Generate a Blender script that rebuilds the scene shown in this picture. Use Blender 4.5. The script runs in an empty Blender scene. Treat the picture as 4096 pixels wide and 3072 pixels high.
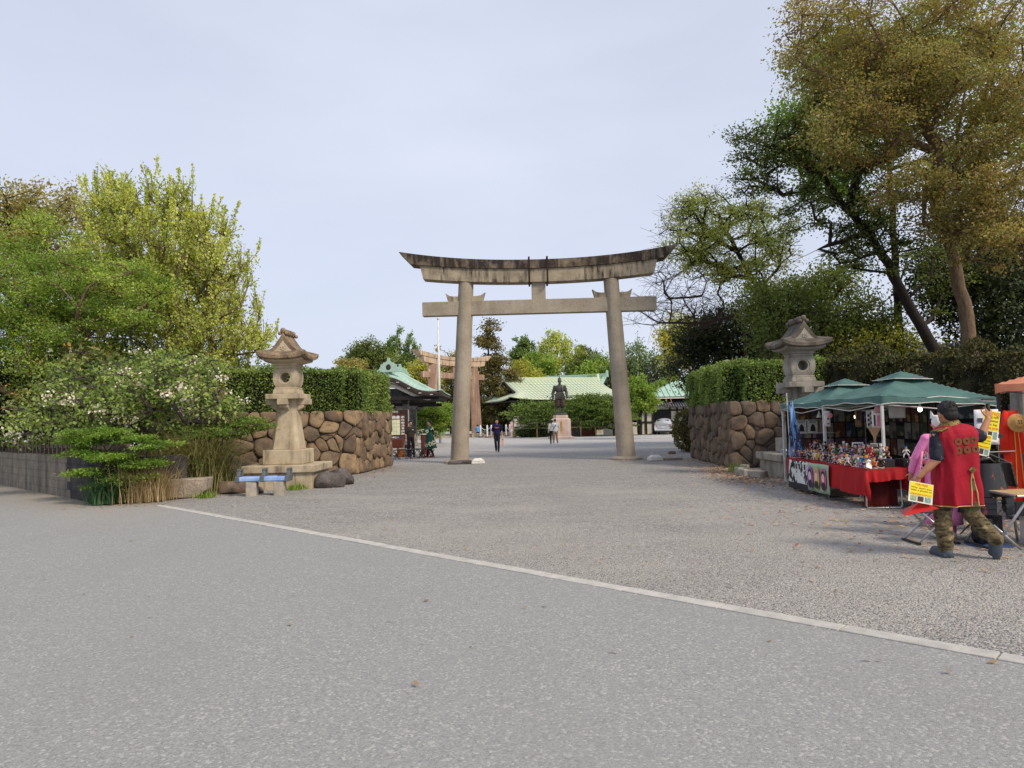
import bpy, bmesh, math, random
import numpy as np
from mathutils import Vector, Matrix, Euler

# ---------------------------------------------------------------- camera, sky, sun, exposure
S = bpy.context.scene
COL = S.collection
rad = math.radians
cam_d = bpy.data.cameras.new('camera')
cam = bpy.data.objects.new('camera', cam_d)
COL.objects.link(cam)
cam_d.sensor_width = 36.0
cam_d.lens = 2840.0 / 4096 * 36
cam_d.clip_start = 0.05
cam_d.clip_end = 3000
cam.location = (0, 0, 1.65)
cam.rotation_euler = (Matrix.Rotation(rad(92.92), 3, 'X') @ Matrix.Rotation(rad(-1.3), 3, 'Z')).to_euler()
S.camera = cam

SUN_AZ, SUN_EL = rad(134), rad(43)
W = bpy.data.worlds.new('World')
S.world = W
W.use_nodes = True
nt = W.node_tree
bg = nt.nodes['Background']
sky = nt.nodes.new('ShaderNodeTexSky')
sky.sky_type = 'NISHITA'
sky.sun_disc = False
sky.sun_elevation = SUN_EL
sky.sun_rotation = SUN_AZ
sky.air_density = 1.0
sky.dust_density = 1.6
sky.ozone_density = 3.0
# thin even veil of high haze over the blue, with faint streaks
tc = nt.nodes.new('ShaderNodeTexCoord')
mp = nt.nodes.new('ShaderNodeMapping')
mp.inputs['Scale'].default_value = (1.0, 1.0, 3.2)
mp.inputs['Rotation'].default_value = (0.25, 0.1, 0.5)
nz = nt.nodes.new('ShaderNodeTexNoise')
nz.inputs['Scale'].default_value = 1.6
nz.inputs['Detail'].default_value = 5
rp = nt.nodes.new('ShaderNodeMapRange')
rp.inputs['From Min'].default_value = 0.3
rp.inputs['From Max'].default_value = 0.7
rp.inputs['To Min'].default_value = 0.75
rp.inputs['To Max'].default_value = 0.95
mx = nt.nodes.new('ShaderNodeMix')
mx.data_type = 'RGBA'
VEIL = mx.inputs[7]
VEIL.default_value = (7.1, 7.6, 9.0, 1)
nt.links.new(tc.outputs['Generated'], mp.inputs['Vector'])
nt.links.new(mp.outputs[0], nz.inputs['Vector'])
nt.links.new(nz.outputs['Fac'], rp.inputs['Value'])
nt.links.new(rp.outputs[0], mx.inputs[0])
nt.links.new(sky.outputs[0], mx.inputs[6])
nt.links.new(mx.outputs[2], bg.inputs['Color'])
bg.inputs['Strength'].default_value = 0.1

sun_d = bpy.data.lights.new('sun', 'SUN')
sun_d.energy = 3.0
sun_d.angle = rad(13)
sun_d.color = (1.0, 0.86, 0.68)
sun = bpy.data.objects.new('sun', sun_d)
COL.objects.link(sun)
sun_dir = Vector((math.sin(SUN_AZ) * math.cos(SUN_EL), math.cos(SUN_AZ) * math.cos(SUN_EL), math.sin(SUN_EL)))
sun.rotation_euler = sun_dir.to_track_quat('Z', 'Y').to_euler()
sun.location = (20, -20, 30)

S.view_settings.view_transform = 'Standard'
S.view_settings.look = 'None'
S.view_settings.gamma = 1
S.view_settings.use_curve_mapping = False
S.view_settings.exposure = 0.12

RND = random.Random(7)
NR = np.random.default_rng(11)
PI = math.pi

# ---------------------------------------------------------------- helpers
def lin(c):
    return tuple((v / 255 / 12.92) if v / 255 <= 0.04045 else ((v / 255 + 0.055) / 1.055) ** 2.4 for v in c)

def tag(o, label=None, cat=None, group=None, kind=None):
    if label: o['label'] = label
    if cat: o['category'] = cat
    if group: o['group'] = group
    if kind: o['kind'] = kind
    return o

def thing(name, label, cat, loc=(0, 0, 0), rz=0, group=None):
    o = bpy.data.objects.new(name, None)
    o.empty_display_size = 0.2
    COL.objects.link(o)
    o.location = loc
    o.rotation_euler = (0, 0, rz)
    return tag(o, label, cat, group)

def link(name, me, mat, parent=None):
    o = bpy.data.objects.new(name, me)
    COL.objects.link(o)
    if mat is not None and len(me.materials) == 0:
        me.materials.append(mat)
    if parent is not None:
        o.parent = parent
    return o

def copy_tree(o, parent=None):
    c = o.copy()
    COL.objects.link(c)
    c.parent = parent
    for ch in list(o.children):
        copy_tree(ch, c)
    return c

def xf(loc=(0, 0, 0), rot=(0, 0, 0), sc=(1, 1, 1)):
    return Matrix.LocRotScale(Vector(loc), Euler(rot), Vector(sc))

class MB:
    """collects shapes into one mesh"""
    def __init__(self):
        self.v = []; self.f = []
    def add(self, vs, fs, M=None):
        n = len(self.v)
        self.v += [tuple(M @ Vector(p)) for p in vs] if M is not None else [tuple(p) for p in vs]
        self.f += [tuple(i + n for i in f) for f in fs]
        return self
    def box(self, c, s, rot=(0, 0, 0), top=(1, 1), M=None):
        x, y, z = s[0] / 2, s[1] / 2, s[2] / 2
        a, b = top
        vs = [(-x, -y, -z), (x, -y, -z), (x, y, -z), (-x, y, -z), (-x * a, -y * b, z), (x * a, -y * b, z), (x * a, y * b, z), (-x * a, y * b, z)]
        T = xf(c, rot)
        return self.add(vs, [(3, 2, 1, 0), (4, 5, 6, 7), (0, 1, 5, 4), (1, 2, 6, 5), (2, 3, 7, 6), (3, 0, 4, 7)], M @ T if M is not None else T)
    def b2(self, x0, x1, y0, y1, z0, z1):
        return self.box(((x0 + x1) / 2, (y0 + y1) / 2, (z0 + z1) / 2), (x1 - x0, y1 - y0, z1 - z0))
    def tube(self, pts, r, seg=8, cap=True, M=None, flat=1.0):
        pts = [Vector(p) for p in pts]
        n = len(pts)
        rs = r if hasattr(r, '__len__') else [r] * n
        t0 = (pts[1] - pts[0]).normalized()
        up = Vector((0, 0, 1)) if abs(t0.z) < 0.9 else Vector((1, 0, 0))
        u = t0.cross(up).normalized()
        vs = []
        for i, p in enumerate(pts):
            t = (pts[min(i + 1, n - 1)] - pts[max(i - 1, 0)]).normalized()
            u = (u - t * u.dot(t)).normalized()
            w = t.cross(u)
            for k in range(seg):
                a = 2 * PI * k / seg
                vs.append(p + (u * math.cos(a) + w * math.sin(a) * flat) * rs[i])
        fs = []
        for i in range(n - 1):
            for k in range(seg):
                a, b = i * seg + k, i * seg + (k + 1) % seg
                fs.append((a, b, b + seg, a + seg))
        if cap:
            fs.append(tuple(range(seg))[::-1])
            fs.append(tuple(range((n - 1) * seg, n * seg)))
        return self.add(vs, fs, M)
    def lathe(self, prof, seg=24, c=(0, 0, 0), M=None, cap=True, sq=None):
        vs = []
        for r, z in prof:
            for k in range(seg):
                a = 2 * PI * k / seg
                x, y = math.cos(a), math.sin(a)
                vs.append((c[0] + x * r, c[1] + y * r, c[2] + z))
        fs = []
        for i in range(len(prof) - 1):
            for k in range(seg):
                a, b = i * seg + k, i * seg + (k + 1) % seg
                fs.append((a, b, b + seg, a + seg))
        if cap:
            fs.append(tuple(range(seg))[::-1])
            fs.append(tuple(range((len(prof) - 1) * seg, len(prof) * seg)))
        return self.add(vs, fs, M)
    def prism(self, poly, y0, y1, M=None, taper=1.0):
        """polygon in x,z extruded along y"""
        n = len(poly)
        vs = [(p[0], y0, p[1]) for p in poly] + [(p[0], y1, p[1]) for p in poly]
        fs = [tuple(range(n)), tuple(range(2 * n - 1, n - 1, -1))]
        for i in range(n):
            j = (i + 1) % n
            fs.append((i, i + n, j + n, j))
        return self.add(vs, fs, M)
    def plate(self, poly, z0, z1, M=None):
        n = len(poly)
        vs = [(p[0], p[1], z0) for p in poly] + [(p[0], p[1], z1) for p in poly]
        fs = [tuple(range(n - 1, -1, -1)), tuple(range(n, 2 * n))]
        for i in range(n):
            j = (i + 1) % n
            fs.append((i, j, j + n, i + n))
        return self.add(vs, fs, M)
    def ell(self, c, r, rot=(0, 0, 0), nu=12, nv=8, M=None):
        r = r if hasattr(r, '__len__') else (r, r, r)
        vs = [(0, 0, -1)]
        for j in range(1, nv):
            t = -PI / 2 + PI * j / nv
            for k in range(nu):
                a = 2 * PI * k / nu
                vs.append((math.cos(t) * math.cos(a), math.cos(t) * math.sin(a), math.sin(t)))
        vs.append((0, 0, 1))
        fs = [(0, 1 + (k + 1) % nu, 1 + k) for k in range(nu)]
        for j in range(nv - 2):
            for k in range(nu):
                a, b = 1 + j * nu + k, 1 + j * nu + (k + 1) % nu
                fs.append((a, b, b + nu, a + nu))
        o = 1 + (nv - 2) * nu
        fs += [(o + k, o + (k + 1) % nu, o + nu) for k in range(nu)]
        T = xf(c, rot, r)
        return self.add(vs, fs, M @ T if M is not None else T)
    def cap(self, p0, p1, r0, r1, seg=10):
        """tapered limb with round ends"""
        p0, p1 = Vector(p0), Vector(p1)
        d = (p1 - p0)
        L = d.length
        d = d / max(L, 1e-6)
        pts = []; rs = []
        for a in (-80, -50, -20):
            pts.append(p0 + d * r0 * math.sin(rad(a))); rs.append(r0 * math.cos(rad(a)))
        pts.append((p0 + p1) / 2); rs.append((r0 + r1) / 2)
        for a in (20, 50, 80):
            pts.append(p1 + d * r1 * math.sin(rad(a))); rs.append(r1 * math.cos(rad(a)))
        return self.tube(pts, rs, seg)
    def grid(self, fn, nu, nv, closed_u=False):
        vs = [fn(i / (nu - 1 if not closed_u else nu), j / (nv - 1)) for j in range(nv) for i in range(nu)]
        fs = []
        for j in range(nv - 1):
            for i in range(nu if closed_u else nu - 1):
                a = j * nu + i; b = j * nu + (i + 1) % nu
                fs.append((a, b, b + nu, a + nu))
        return self.add(vs, fs)
    def mesh(self, name, smooth=False):
        me = bpy.data.meshes.new(name)
        me.from_pydata(self.v, [], self.f)
        if smooth:
            me.polygons.foreach_set('use_smooth', [True] * len(me.polygons))
        me.update()
        return me
    def build(self, name, mat, parent=None, smooth=False, bevel=0, seg=2, solid=0, auto=None):
        o = link(name, self.mesh(name, smooth or auto is not None), mat, parent)
        if auto is not None:
            o.data.set_sharp_from_angle(angle=rad(auto))
        if solid:
            m = o.modifiers.new('s', 'SOLIDIFY'); m.thickness = solid; m.offset = 0
        if bevel:
            m = o.modifiers.new('b', 'BEVEL'); m.width = bevel; m.segments = seg; m.limit_method = 'ANGLE'; m.angle_limit = rad(35)
        return o

def bake_blob(mb, voxel=0.012, smooth=3):
    """one continuous skin grown round the collected limbs"""
    me = mb.mesh('blob')
    o = bpy.data.objects.new('blob', me)
    COL.objects.link(o)
    m = o.modifiers.new('r', 'REMESH'); m.mode = 'VOXEL'; m.voxel_size = voxel; m.use_smooth_shade = True
    if smooth:
        s = o.modifiers.new('s', 'SMOOTH'); s.factor = 0.5; s.iterations = smooth
    dg = bpy.context.evaluated_depsgraph_get()
    r = bpy.data.meshes.new_from_object(o.evaluated_get(dg))
    bpy.data.objects.remove(o)
    bpy.data.meshes.remove(me)
    r.polygons.foreach_set('use_smooth', [True] * len(r.polygons))
    return r

# ---------------------------------------------------------------- materials
class NT:
    def __init__(self, name):
        self.m = bpy.data.materials.new(name)
        self.m.use_nodes = True
        self.t = self.m.node_tree
        self.b = self.t.nodes['Principled BSDF']
    def n(self, typ, **kw):
        nd = self.t.nodes.new('ShaderNode' + typ)
        for k, v in kw.items():
            if k in nd.inputs: nd.inputs[k].default_value = v
            else: setattr(nd, k, v)
        return nd
    def l(self, a, b):
        self.t.links.new(a, b)
    def coord(self, scale=(1, 1, 1), kind='Object'):
        t = self.n('TexCoord'); mp = self.n('Mapping')
        mp.inputs['Scale'].default_value = scale
        self.l(t.outputs[kind], mp.inputs[0])
        return mp.outputs[0]
    def noise(self, scale, detail=5, vec=None, rough=0.6):
        nd = self.n('TexNoise')
        nd.inputs['Scale'].default_value = scale; nd.inputs['Detail'].default_value = detail; nd.inputs['Roughness'].default_value = rough
        if vec is not None: self.l(vec, nd.inputs['Vector'])
        return nd.outputs['Fac']
    def rng(self, v, a, b, c=0.0, d=1.0):
        nd = self.n('MapRange')
        for k, x in zip(('From Min', 'From Max', 'To Min', 'To Max'), (a, b, c, d)): nd.inputs[k].default_value = x
        self.l(v, nd.inputs['Value'])
        return nd.outputs[0]
    def mix(self, f, a, b, blend='MIX'):
        nd = self.n('Mix'); nd.data_type = 'RGBA'; nd.blend_type = blend
        for s, x in ((0, f), (6, a), (7, b)):
            if hasattr(x, 'links') or hasattr(x, 'is_linked'): self.l(x, nd.inputs[s])
            elif s == 0: nd.inputs[0].default_value = x
            else: nd.inputs[s].default_value = (*x[:3], 1)
        return nd.outputs[2]
    def math(self, op, a, b=0.5):
        nd = self.n('Math'); nd.operation = op
        for s, x in ((0, a), (1, b)):
            if hasattr(x, 'is_linked'): self.l(x, nd.inputs[s])
            else: nd.inputs[s].default_value = x
        return nd.outputs[0]
    def bump(self, h, strength, dist=0.02):
        nd = self.n('Bump'); nd.inputs['Strength'].default_value = strength; nd.inputs['Distance'].default_value = dist
        self.l(h, nd.inputs['Height'])
        self.l(nd.outputs[0], self.b.inputs['Normal'])

def mat(name, base, var=None, vs=3.0, stretch=(1, 1, 1), rough=0.85, bump=0.0, bs=40, bd=0.01, stain=None, speck=None, rnd=0.0, rndc=None, metallic=0, spec=0.3, coord='Object', smask=None):
    """base / var: sRGB 0-255. stain = (colour, (sx,sy,sz), lo, hi, amount). speck = (colour, scale, threshold). rnd = value spread between objects. rndc = second colour picked per object"""
    N = NT(name)
    v = N.coord(stretch, coord)
    c = lin(base)
    if rndc:
        oi = N.n('ObjectInfo')
        c = N.mix(oi.outputs['Random'], c, lin(rndc))
    if var:
        f = N.rng(N.noise(vs, 6, v), 0.35, 0.65)
        c = N.mix(f, c, lin(var))
    if speck:
        vo = N.noise(speck[1], 2, N.coord((1, 1, 1), coord), 0.5)
        c = N.mix(N.rng(vo, speck[2], speck[2] + 0.06, 0, 0.8), c, lin(speck[0]))
    if stain:
        sv = N.coord(stain[1], coord)
        f = N.rng(N.noise(1.0, 7, sv, 0.65), stain[2], stain[3], 0, stain[4])
        if smask: f = N.math('MULTIPLY', f, N.rng(N.noise(smask[0], 4, N.coord((1, 1, 1), coord)), smask[1], smask[2]))
        c = N.mix(f, c, lin(stain[0]))
    if rnd:
        oi = N.n('ObjectInfo')
        h = N.n('HueSaturation')
        N.l(N.rng(oi.outputs['Random'], 0, 1, 1 - rnd, 1 + rnd), h.inputs['Value'])
        if hasattr(c, 'is_linked'): N.l(c, h.inputs['Color'])
        else: h.inputs['Color'].default_value = (*c, 1)
        c = h.outputs[0]
    if hasattr(c, 'is_linked'): N.l(c, N.b.inputs['Base Color'])
    else: N.b.inputs['Base Color'].default_value = (*c, 1)
    N.b.inputs['Roughness'].default_value = rough
    N.b.inputs['Metallic'].default_value = metallic
    N.b.inputs['Specular IOR Level'].default_value = spec
    if bump:
        N.bump(N.noise(bs, 6, N.coord((1, 1, 1), coord), 0.65), bump, bd)
    return N.m

def leaf_mat(name, cols, trans=0.35, spec=0.2, rough=0.55):
    """leaf colours spread by the per-leaf 'tint' value"""
    N = NT(name)
    at = N.n('Attribute'); at.attribute_name = 'tint'
    r = N.n('ValToRGB')
    el = r.color_ramp.elements
    while len(el) < len(cols): el.new(0.5)
    for i, cc in enumerate(cols):
        el[i].position = i / (len(cols) - 1)
        lc = [v * 1.6 for v in lin(cc)]; g = 0.3 * lc[0] + 0.6 * lc[1] + 0.1 * lc[2]
        el[i].color = (*[min(1, v * 0.86 + g * 0.14) for v in lc], 1)
    N.l(at.outputs['Fac'], r.inputs[0])
    N.l(r.outputs[0], N.b.inputs['Base Color'])
    N.b.inputs['Roughness'].default_value = rough
    N.b.inputs['Specular IOR Level'].default_value = spec
    tr = N.n('BsdfTranslucent')
    tc = N.mix(1.0, r.outputs[0], (1.15, 1.12, 0.72), 'MULTIPLY')
    N.l(tc, tr.inputs['Color'])
    ms = N.n('MixShader'); ms.inputs[0].default_value = trans
    N.l(N.b.outputs[0], ms.inputs[1]); N.l(tr.outputs[0], ms.inputs[2])
    N.l(ms.outputs[0], N.t.nodes['Material Output'].inputs['Surface'])
    return N.m

def text(body, name, mat_, parent, loc, rot, size, extrude=0.002, align='CENTER', spacing=1.0, fit=None):
    cu = bpy.data.curves.new(name, 'FONT')
    cu.body = body; cu.size = size; cu.extrude = extrude; cu.align_x = align; cu.align_y = 'CENTER'
    cu.space_line = spacing; cu.resolution_u = 3
    o = bpy.data.objects.new('t', cu); COL.objects.link(o)
    dg = bpy.context.evaluated_depsgraph_get()
    me = bpy.data.meshes.new_from_object(o.evaluated_get(dg))
    bpy.data.objects.remove(o)
    r = link(name, me, mat_, parent)
    r.location = loc; r.rotation_euler = rot
    if fit:
        xs = [v.co.x for v in me.vertices]
        if xs:
            s = fit / (max(xs) - min(xs)); r.scale = (s, 1, 1)
    return r

# plain paints shared by small things
_paint = {}
def paint(r, g, b, rough=0.6, metallic=0, spec=0.4):
    k = (r, g, b, rough, metallic)
    if k not in _paint:
        _paint[k] = mat('paint_%d_%d_%d' % (r, g, b), (r, g, b), var=tuple(int(x * 0.88) for x in (r, g, b)), vs=9, rough=rough, metallic=metallic, spec=spec)
    return _paint[k]

# ---------------------------------------------------------------- materials of the setting
def gravel_mat():
    N = NT('gravel')
    v = N.coord()
    def vor(scale):
        nd = N.n('TexVoronoi'); nd.inputs['Scale'].default_value = scale
        N.l(v, nd.inputs['Vector'])
        return nd
    a = vor(55); b = vor(26)
    sa = N.n('SeparateColor'); N.l(a.outputs['Color'], sa.inputs[0])
    sb = N.n('SeparateColor'); N.l(b.outputs['Color'], sb.inputs[0])
    c = N.mix(N.rng(sa.outputs[0], 0.05, 0.95), lin((126, 125, 124)), lin((186, 183, 178)))
    c = N.mix(N.rng(sb.outputs[1], 0.72, 0.9, 0, 0.4), c, lin((94, 94, 97)))
    c = N.mix(N.rng(sb.outputs[2], 0.93, 0.97, 0, 0.7), c, lin((205, 198, 190)))
    c = N.mix(N.rng(sa.outputs[1], 0.985, 0.99, 0, 0.8), c, lin((150, 95, 70)))
    # worn patches where pale sandy soil shows between the stones
    sx = N.n('SeparateXYZ'); N.l(v, sx.inputs[0])
    soil = N.noise(0.35, 6, v, 0.62)
    near = N.rng(sx.outputs['Y'], 9, 21, 0.14, -0.08)
    f = N.rng(N.math('ADD', soil, near), 0.46, 0.66, 0, 0.62)
    c = N.mix(f, c, N.mix(N.noise(30, 3, v), lin((164, 159, 151)), lin((190, 185, 177))))
    c = N.mix(N.rng(N.noise(1.1, 5, N.coord((0.35, 1, 1))), 0.4, 0.62, 0, 0.25), c, lin((134, 131, 127)))
    # gravel paled with distance: sunlight on the far courtyard put into the colour
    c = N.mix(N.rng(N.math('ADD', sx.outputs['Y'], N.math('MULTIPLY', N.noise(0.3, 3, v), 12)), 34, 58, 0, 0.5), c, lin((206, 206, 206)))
    N.l(c, N.b.inputs['Base Color'])
    N.b.inputs['Roughness'].default_value = 0.93
    N.b.inputs['Specular IOR Level'].default_value = 0.15
    h = N.math('ADD', N.math('MULTIPLY', a.outputs['Distance'], -1.0), N.math('MULTIPLY', b.outputs['Distance'], -0.9))
    N.bump(h, 0.8, 0.03)
    return N.m

def road_mat():
    N = NT('road')
    v = N.coord()
    def vor(scale):
        nd = N.n('TexVoronoi'); nd.inputs['Scale'].default_value = scale
        N.l(v, nd.inputs['Vector'])
        s = N.n('SeparateColor'); N.l(nd.outputs['Color'], s.inputs[0])
        return nd, s
    a, sa = vor(130)
    b, sb = vor(62)
    c = N.mix(N.rng(sa.outputs[0], 0.1, 0.9), lin((131, 132, 131)), lin((155, 155, 153)))
    c = N.mix(N.rng(sb.outputs[0], 0.7, 0.9, 0, 0.28), c, lin((100, 100, 100)))
    c = N.mix(N.rng(sb.outputs[1], 0.86, 0.93, 0, 0.55), c, lin((184, 182, 178)))
    c = N.mix(N.rng(N.noise(0.4, 6, v, 0.6), 0.42, 0.7, 0, 0.32), c, lin((144, 144, 142)))
    c = N.mix(N.rng(N.noise(0.9, 5, N.coord((1, 0.4, 1)), 0.6), 0.48, 0.72, 0, 0.3), c, lin((134, 133, 130)))
    # dust blown along the low wall on the left
    sx = N.n('SeparateXYZ'); N.l(v, sx.inputs[0])
    d = N.math('ADD', N.math('MULTIPLY', sx.outputs['X'], 0.694), N.math('MULTIPLY', sx.outputs['Y'], 0.719))
    e = N.math('ADD', N.rng(d, 4.2, 5.6, 0, 0.5), N.math('MULTIPLY', N.rng(sx.outputs['X'], -6.5, -9), 1.0))
    e = N.math('MULTIPLY', N.math('MULTIPLY', N.rng(sx.outputs['X'], -6.0, -9.5), N.rng(d, 3.2, 5.3)), N.rng(N.noise(2.5, 6, v), 0.3, 0.6))
    c = N.mix(N.math('MULTIPLY', e, 0.75), c, lin((163, 147, 126)))
    N.l(c, N.b.inputs['Base Color'])
    N.b.inputs['Roughness'].default_value = 0.9
    N.b.inputs['Specular IOR Level'].default_value = 0.2
    h = N.math('ADD', N.math('MULTIPLY', a.outputs['Distance'], -0.6), N.math('MULTIPLY', b.outputs['Distance'], -0.6))
    N.bump(h, 0.4, 0.010)
    return N.m

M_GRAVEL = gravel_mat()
M_ROAD = road_mat()
M_KERB = mat('kerb_concrete', (190, 187, 180), (168, 165, 159), vs=6, bump=0.3, bs=120, bd=0.004, speck=((110, 108, 104), 160, 0.62), rnd=0.05)
M_SOIL = mat('soil', (124, 108, 86), (92, 80, 64), vs=5, bump=0.6, bs=25, bd=0.05, rough=0.95)
M_GRANITE = mat('granite', (178, 166, 146), (150, 139, 121), vs=2.2, rough=0.85, bump=0.25, bs=90, bd=0.006,
                speck=((92, 84, 74), 48, 0.60), stain=((74, 64, 56), (2.2, 2.2, 0.5), 0.50, 0.74, 0.6))
M_GRANITE_DARK = mat('granite_weathered', (178, 166, 144), (146, 134, 114), vs=2.0, rough=0.88, bump=0.3, bs=80, bd=0.006,
                     speck=((88, 80, 70), 40, 0.62), stain=((54, 46, 42), (7.0, 7.0, 0.9), 0.42, 0.60, 0.92), smask=(0.9, 0.42, 0.60))
M_GRANITE_TOP = mat('granite_sooty', (160, 146, 124), (124, 110, 94), vs=2.0, rough=0.9, bump=0.35, bs=80, bd=0.006,
                    speck=((80, 72, 62), 40, 0.62), stain=((48, 40, 38), (5.5, 5.5, 0.8), 0.30, 0.52, 0.95), smask=(1.1, 0.30, 0.50))
M_GRANITE_PILLAR = mat('granite_pillar', (168, 157, 140), (146, 136, 120), vs=1.6, rough=0.85, bump=0.25, bs=90, bd=0.006,
                       speck=((84, 76, 66), 34, 0.62), stain=((96, 86, 76), (3, 3, 0.22), 0.52, 0.75, 0.5))
M_LANTERN = mat('lantern_stone', (192, 178, 152), (166, 151, 126), vs=3, rough=0.9, bump=0.35, bs=110, bd=0.006,
                speck=((112, 100, 84), 60, 0.62), stain=((78, 66, 58), (3.5, 3.5, 0.9), 0.52, 0.72, 0.75))
M_LANTERN_ROOF = mat('lantern_roof_stone', (160, 138, 110), (118, 102, 84), vs=4, rough=0.92, bump=0.6, bs=60, bd=0.012,
                     speck=((70, 62, 54), 40, 0.56), stain=((64, 56, 50), (3, 3, 2), 0.48, 0.68, 0.7))
M_LANTERN_GREY = mat('lantern_stone_grey', (158, 153, 142), (128, 123, 114), vs=3, rough=0.9, bump=0.35, bs=110, bd=0.006,
                     speck=((86, 82, 76), 60, 0.62), stain=((66, 60, 54), (3.5, 3.5, 0.9), 0.5, 0.72, 0.7))
M_LANTERN_ROOF_GREY = mat('lantern_roof_grey', (112, 104, 94), (80, 74, 68), vs=4, rough=0.92, bump=0.6, bs=60, bd=0.012,
                          stain=((54, 50, 46), (3, 3, 2), 0.48, 0.68, 0.7))
M_IRON = mat('rusty_iron', (62, 46, 40), (40, 32, 30), vs=20, rough=0.7, metallic=0.4)

def stone_mat(name, a, b, dark, orange):
    N = NT(name)
    oi = N.n('ObjectInfo')
    v = N.coord()
    # shift the pattern from stone to stone
    add = N.n('VectorMath'); add.operation = 'ADD'
    sc = N.n('VectorMath'); sc.operation = 'SCALE'; sc.inputs[0].default_value = (37, 91, 53)
    N.l(oi.outputs['Random'], sc.inputs['Scale'])
    N.l(v, add.inputs[0]); N.l(sc.outputs[0], add.inputs[1])
    vv = add.outputs[0]
    wn = N.n('TexWhiteNoise'); wn.noise_dimensions = '1D'; N.l(oi.outputs['Random'], wn.inputs['W'])
    c = N.mix(oi.outputs['Random'], lin(a), lin(b))
    c = N.mix(N.rng(wn.outputs['Value'], 0, 1, 0, 0.55), c, lin(dark))
    c = N.mix(N.rng(N.noise(2.6, 7, vv, 0.65), 0.42, 0.68, 0, 0.85), c, lin(dark))
    c = N.mix(N.rng(N.noise(3.5, 5, vv, 0.6), 0.56, 0.74, 0, 0.75), c, lin(orange))
    c = N.mix(N.rng(N.noise(34, 4, vv), 0.5, 0.72, 0, 0.5), c, lin(tuple(int(x * 0.62) for x in a)))
    N.l(c, N.b.inputs['Base Color'])
    N.b.inputs['Roughness'].default_value = 0.9
    N.b.inputs['Specular IOR Level'].default_value = 0.2
    N.bump(N.noise(16, 8, vv, 0.7), 0.5, 0.03)
    return N.m

M_STONE = stone_mat('wall_stone', (168, 144, 112), (122, 106, 90), (78, 68, 62), (166, 124, 82))
M_STONE_R = stone_mat('wall_stone_right', (148, 126, 102), (112, 100, 90), (70, 63, 59), (150, 118, 86))
M_MORTAR = mat('mortar', (92, 82, 70), (64, 58, 52), vs=8, bump=0.5, bs=30, bd=0.03)
M_BOULDER = mat('boulder', (108, 100, 96), (74, 69, 68), vs=3, bump=0.7, bs=14, bd=0.04, speck=((140, 136, 132), 30, 0.62), rnd=0.15)
M_PALE_ROCK = mat('pale_rock', (178, 164, 148), (140, 128, 116), vs=4, bump=0.8, bs=10, bd=0.05, speck=((96, 88, 82), 40, 0.62))
M_BLOCK = mat('concrete_block', (146, 136, 122), (116, 108, 98), vs=3, bump=0.3, bs=60, bd=0.006, rnd=0.04,
              stain=((52, 50, 48), (3.5, 3.5, 0.35), 0.48, 0.68, 0.75))
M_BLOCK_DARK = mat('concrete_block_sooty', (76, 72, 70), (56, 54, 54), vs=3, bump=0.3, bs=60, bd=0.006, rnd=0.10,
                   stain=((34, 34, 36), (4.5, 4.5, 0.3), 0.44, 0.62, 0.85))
M_FENCE_STONE = mat('fence_concrete', (150, 132, 116), (112, 98, 86), vs=6, bump=0.4, bs=50, bd=0.006, rnd=0.08)

# ---------------------------------------------------------------- ground, road, kerb
def sheet(name, poly, z, m, kind='structure', parent=None):
    me = bpy.data.meshes.new(name)
    me.from_pydata([(p[0], p[1], z) for p in poly], [], [tuple(range(len(poly)))])
    o = link(name, me, m, parent)
    if parent is None: tag(o, kind=kind)
    return o
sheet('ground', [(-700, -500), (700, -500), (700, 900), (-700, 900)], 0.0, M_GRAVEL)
KD = Vector((0.719, -0.695, 0)).normalized()      # direction of the kerb, towards the right
KN = Vector((KD.y, -KD.x, 0))                      # towards the camera
K0 = Vector((-7.44, 15.1, 0))
a, b = K0 - KD * 140, K0 + KD * 140
sheet('road', [a[:2], (a + KN * 160)[:2], (b + KN * 160)[:2], b[:2]], 0.004, M_ROAD)
kerb = bpy.data.objects.new('kerb', None); COL.objects.link(kerb); tag(kerb, kind='structure')
s = -0.2
KW = 0.16
while s < 24:
    L = 0.995
    c = K0 + KD * (s + L / 2)
    mb = MB().box((0, 0, 0.0), (L - 0.008, KW + RND.uniform(-.004, .004), 0.05), M=xf((c.x, c.y, -0.010 + RND.uniform(-.002, .003)), (0, 0, math.atan2(KD.y, KD.x) + RND.uniform(-.002, .002))))
    o = mb.build('kerb_slab', M_KERB, kerb, bevel=0.004, seg=1)
    s += 1.0

# garden bed behind the low wall on the left
LW_A, LW_B = Vector((-20.2, 26.4, 0)), Vector((-9.02, 15.82, 0))
LD = (LW_B - LW_A).normalized(); LN = Vector((LD.y, -LD.x, 0))
def bed(u, v):
    p = LW_A.lerp(LW_B + LD * 0.45, u) - LN * (0.12 + v * 9)
    near_b = min(1, max(0, (LW_B + LD * 0.2 - p).dot(LD) / 2.2))
    z = 0.02 + 0.88 * near_b * min(1, 0.9 + v) * (1 if p.x < -9 else max(0, (-6.9 - p.x) / 2.1)) - (0.3 if p.x > -7.0 else 0)
    z += 0.05 * math.sin(p.x * 2.1) * math.sin(p.y * 1.7)
    return (p.x, p.y, max(-0.15, z))
tag(MB().grid(bed, 40, 24).build('garden_soil', M_SOIL, smooth=True), kind='structure')

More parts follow.
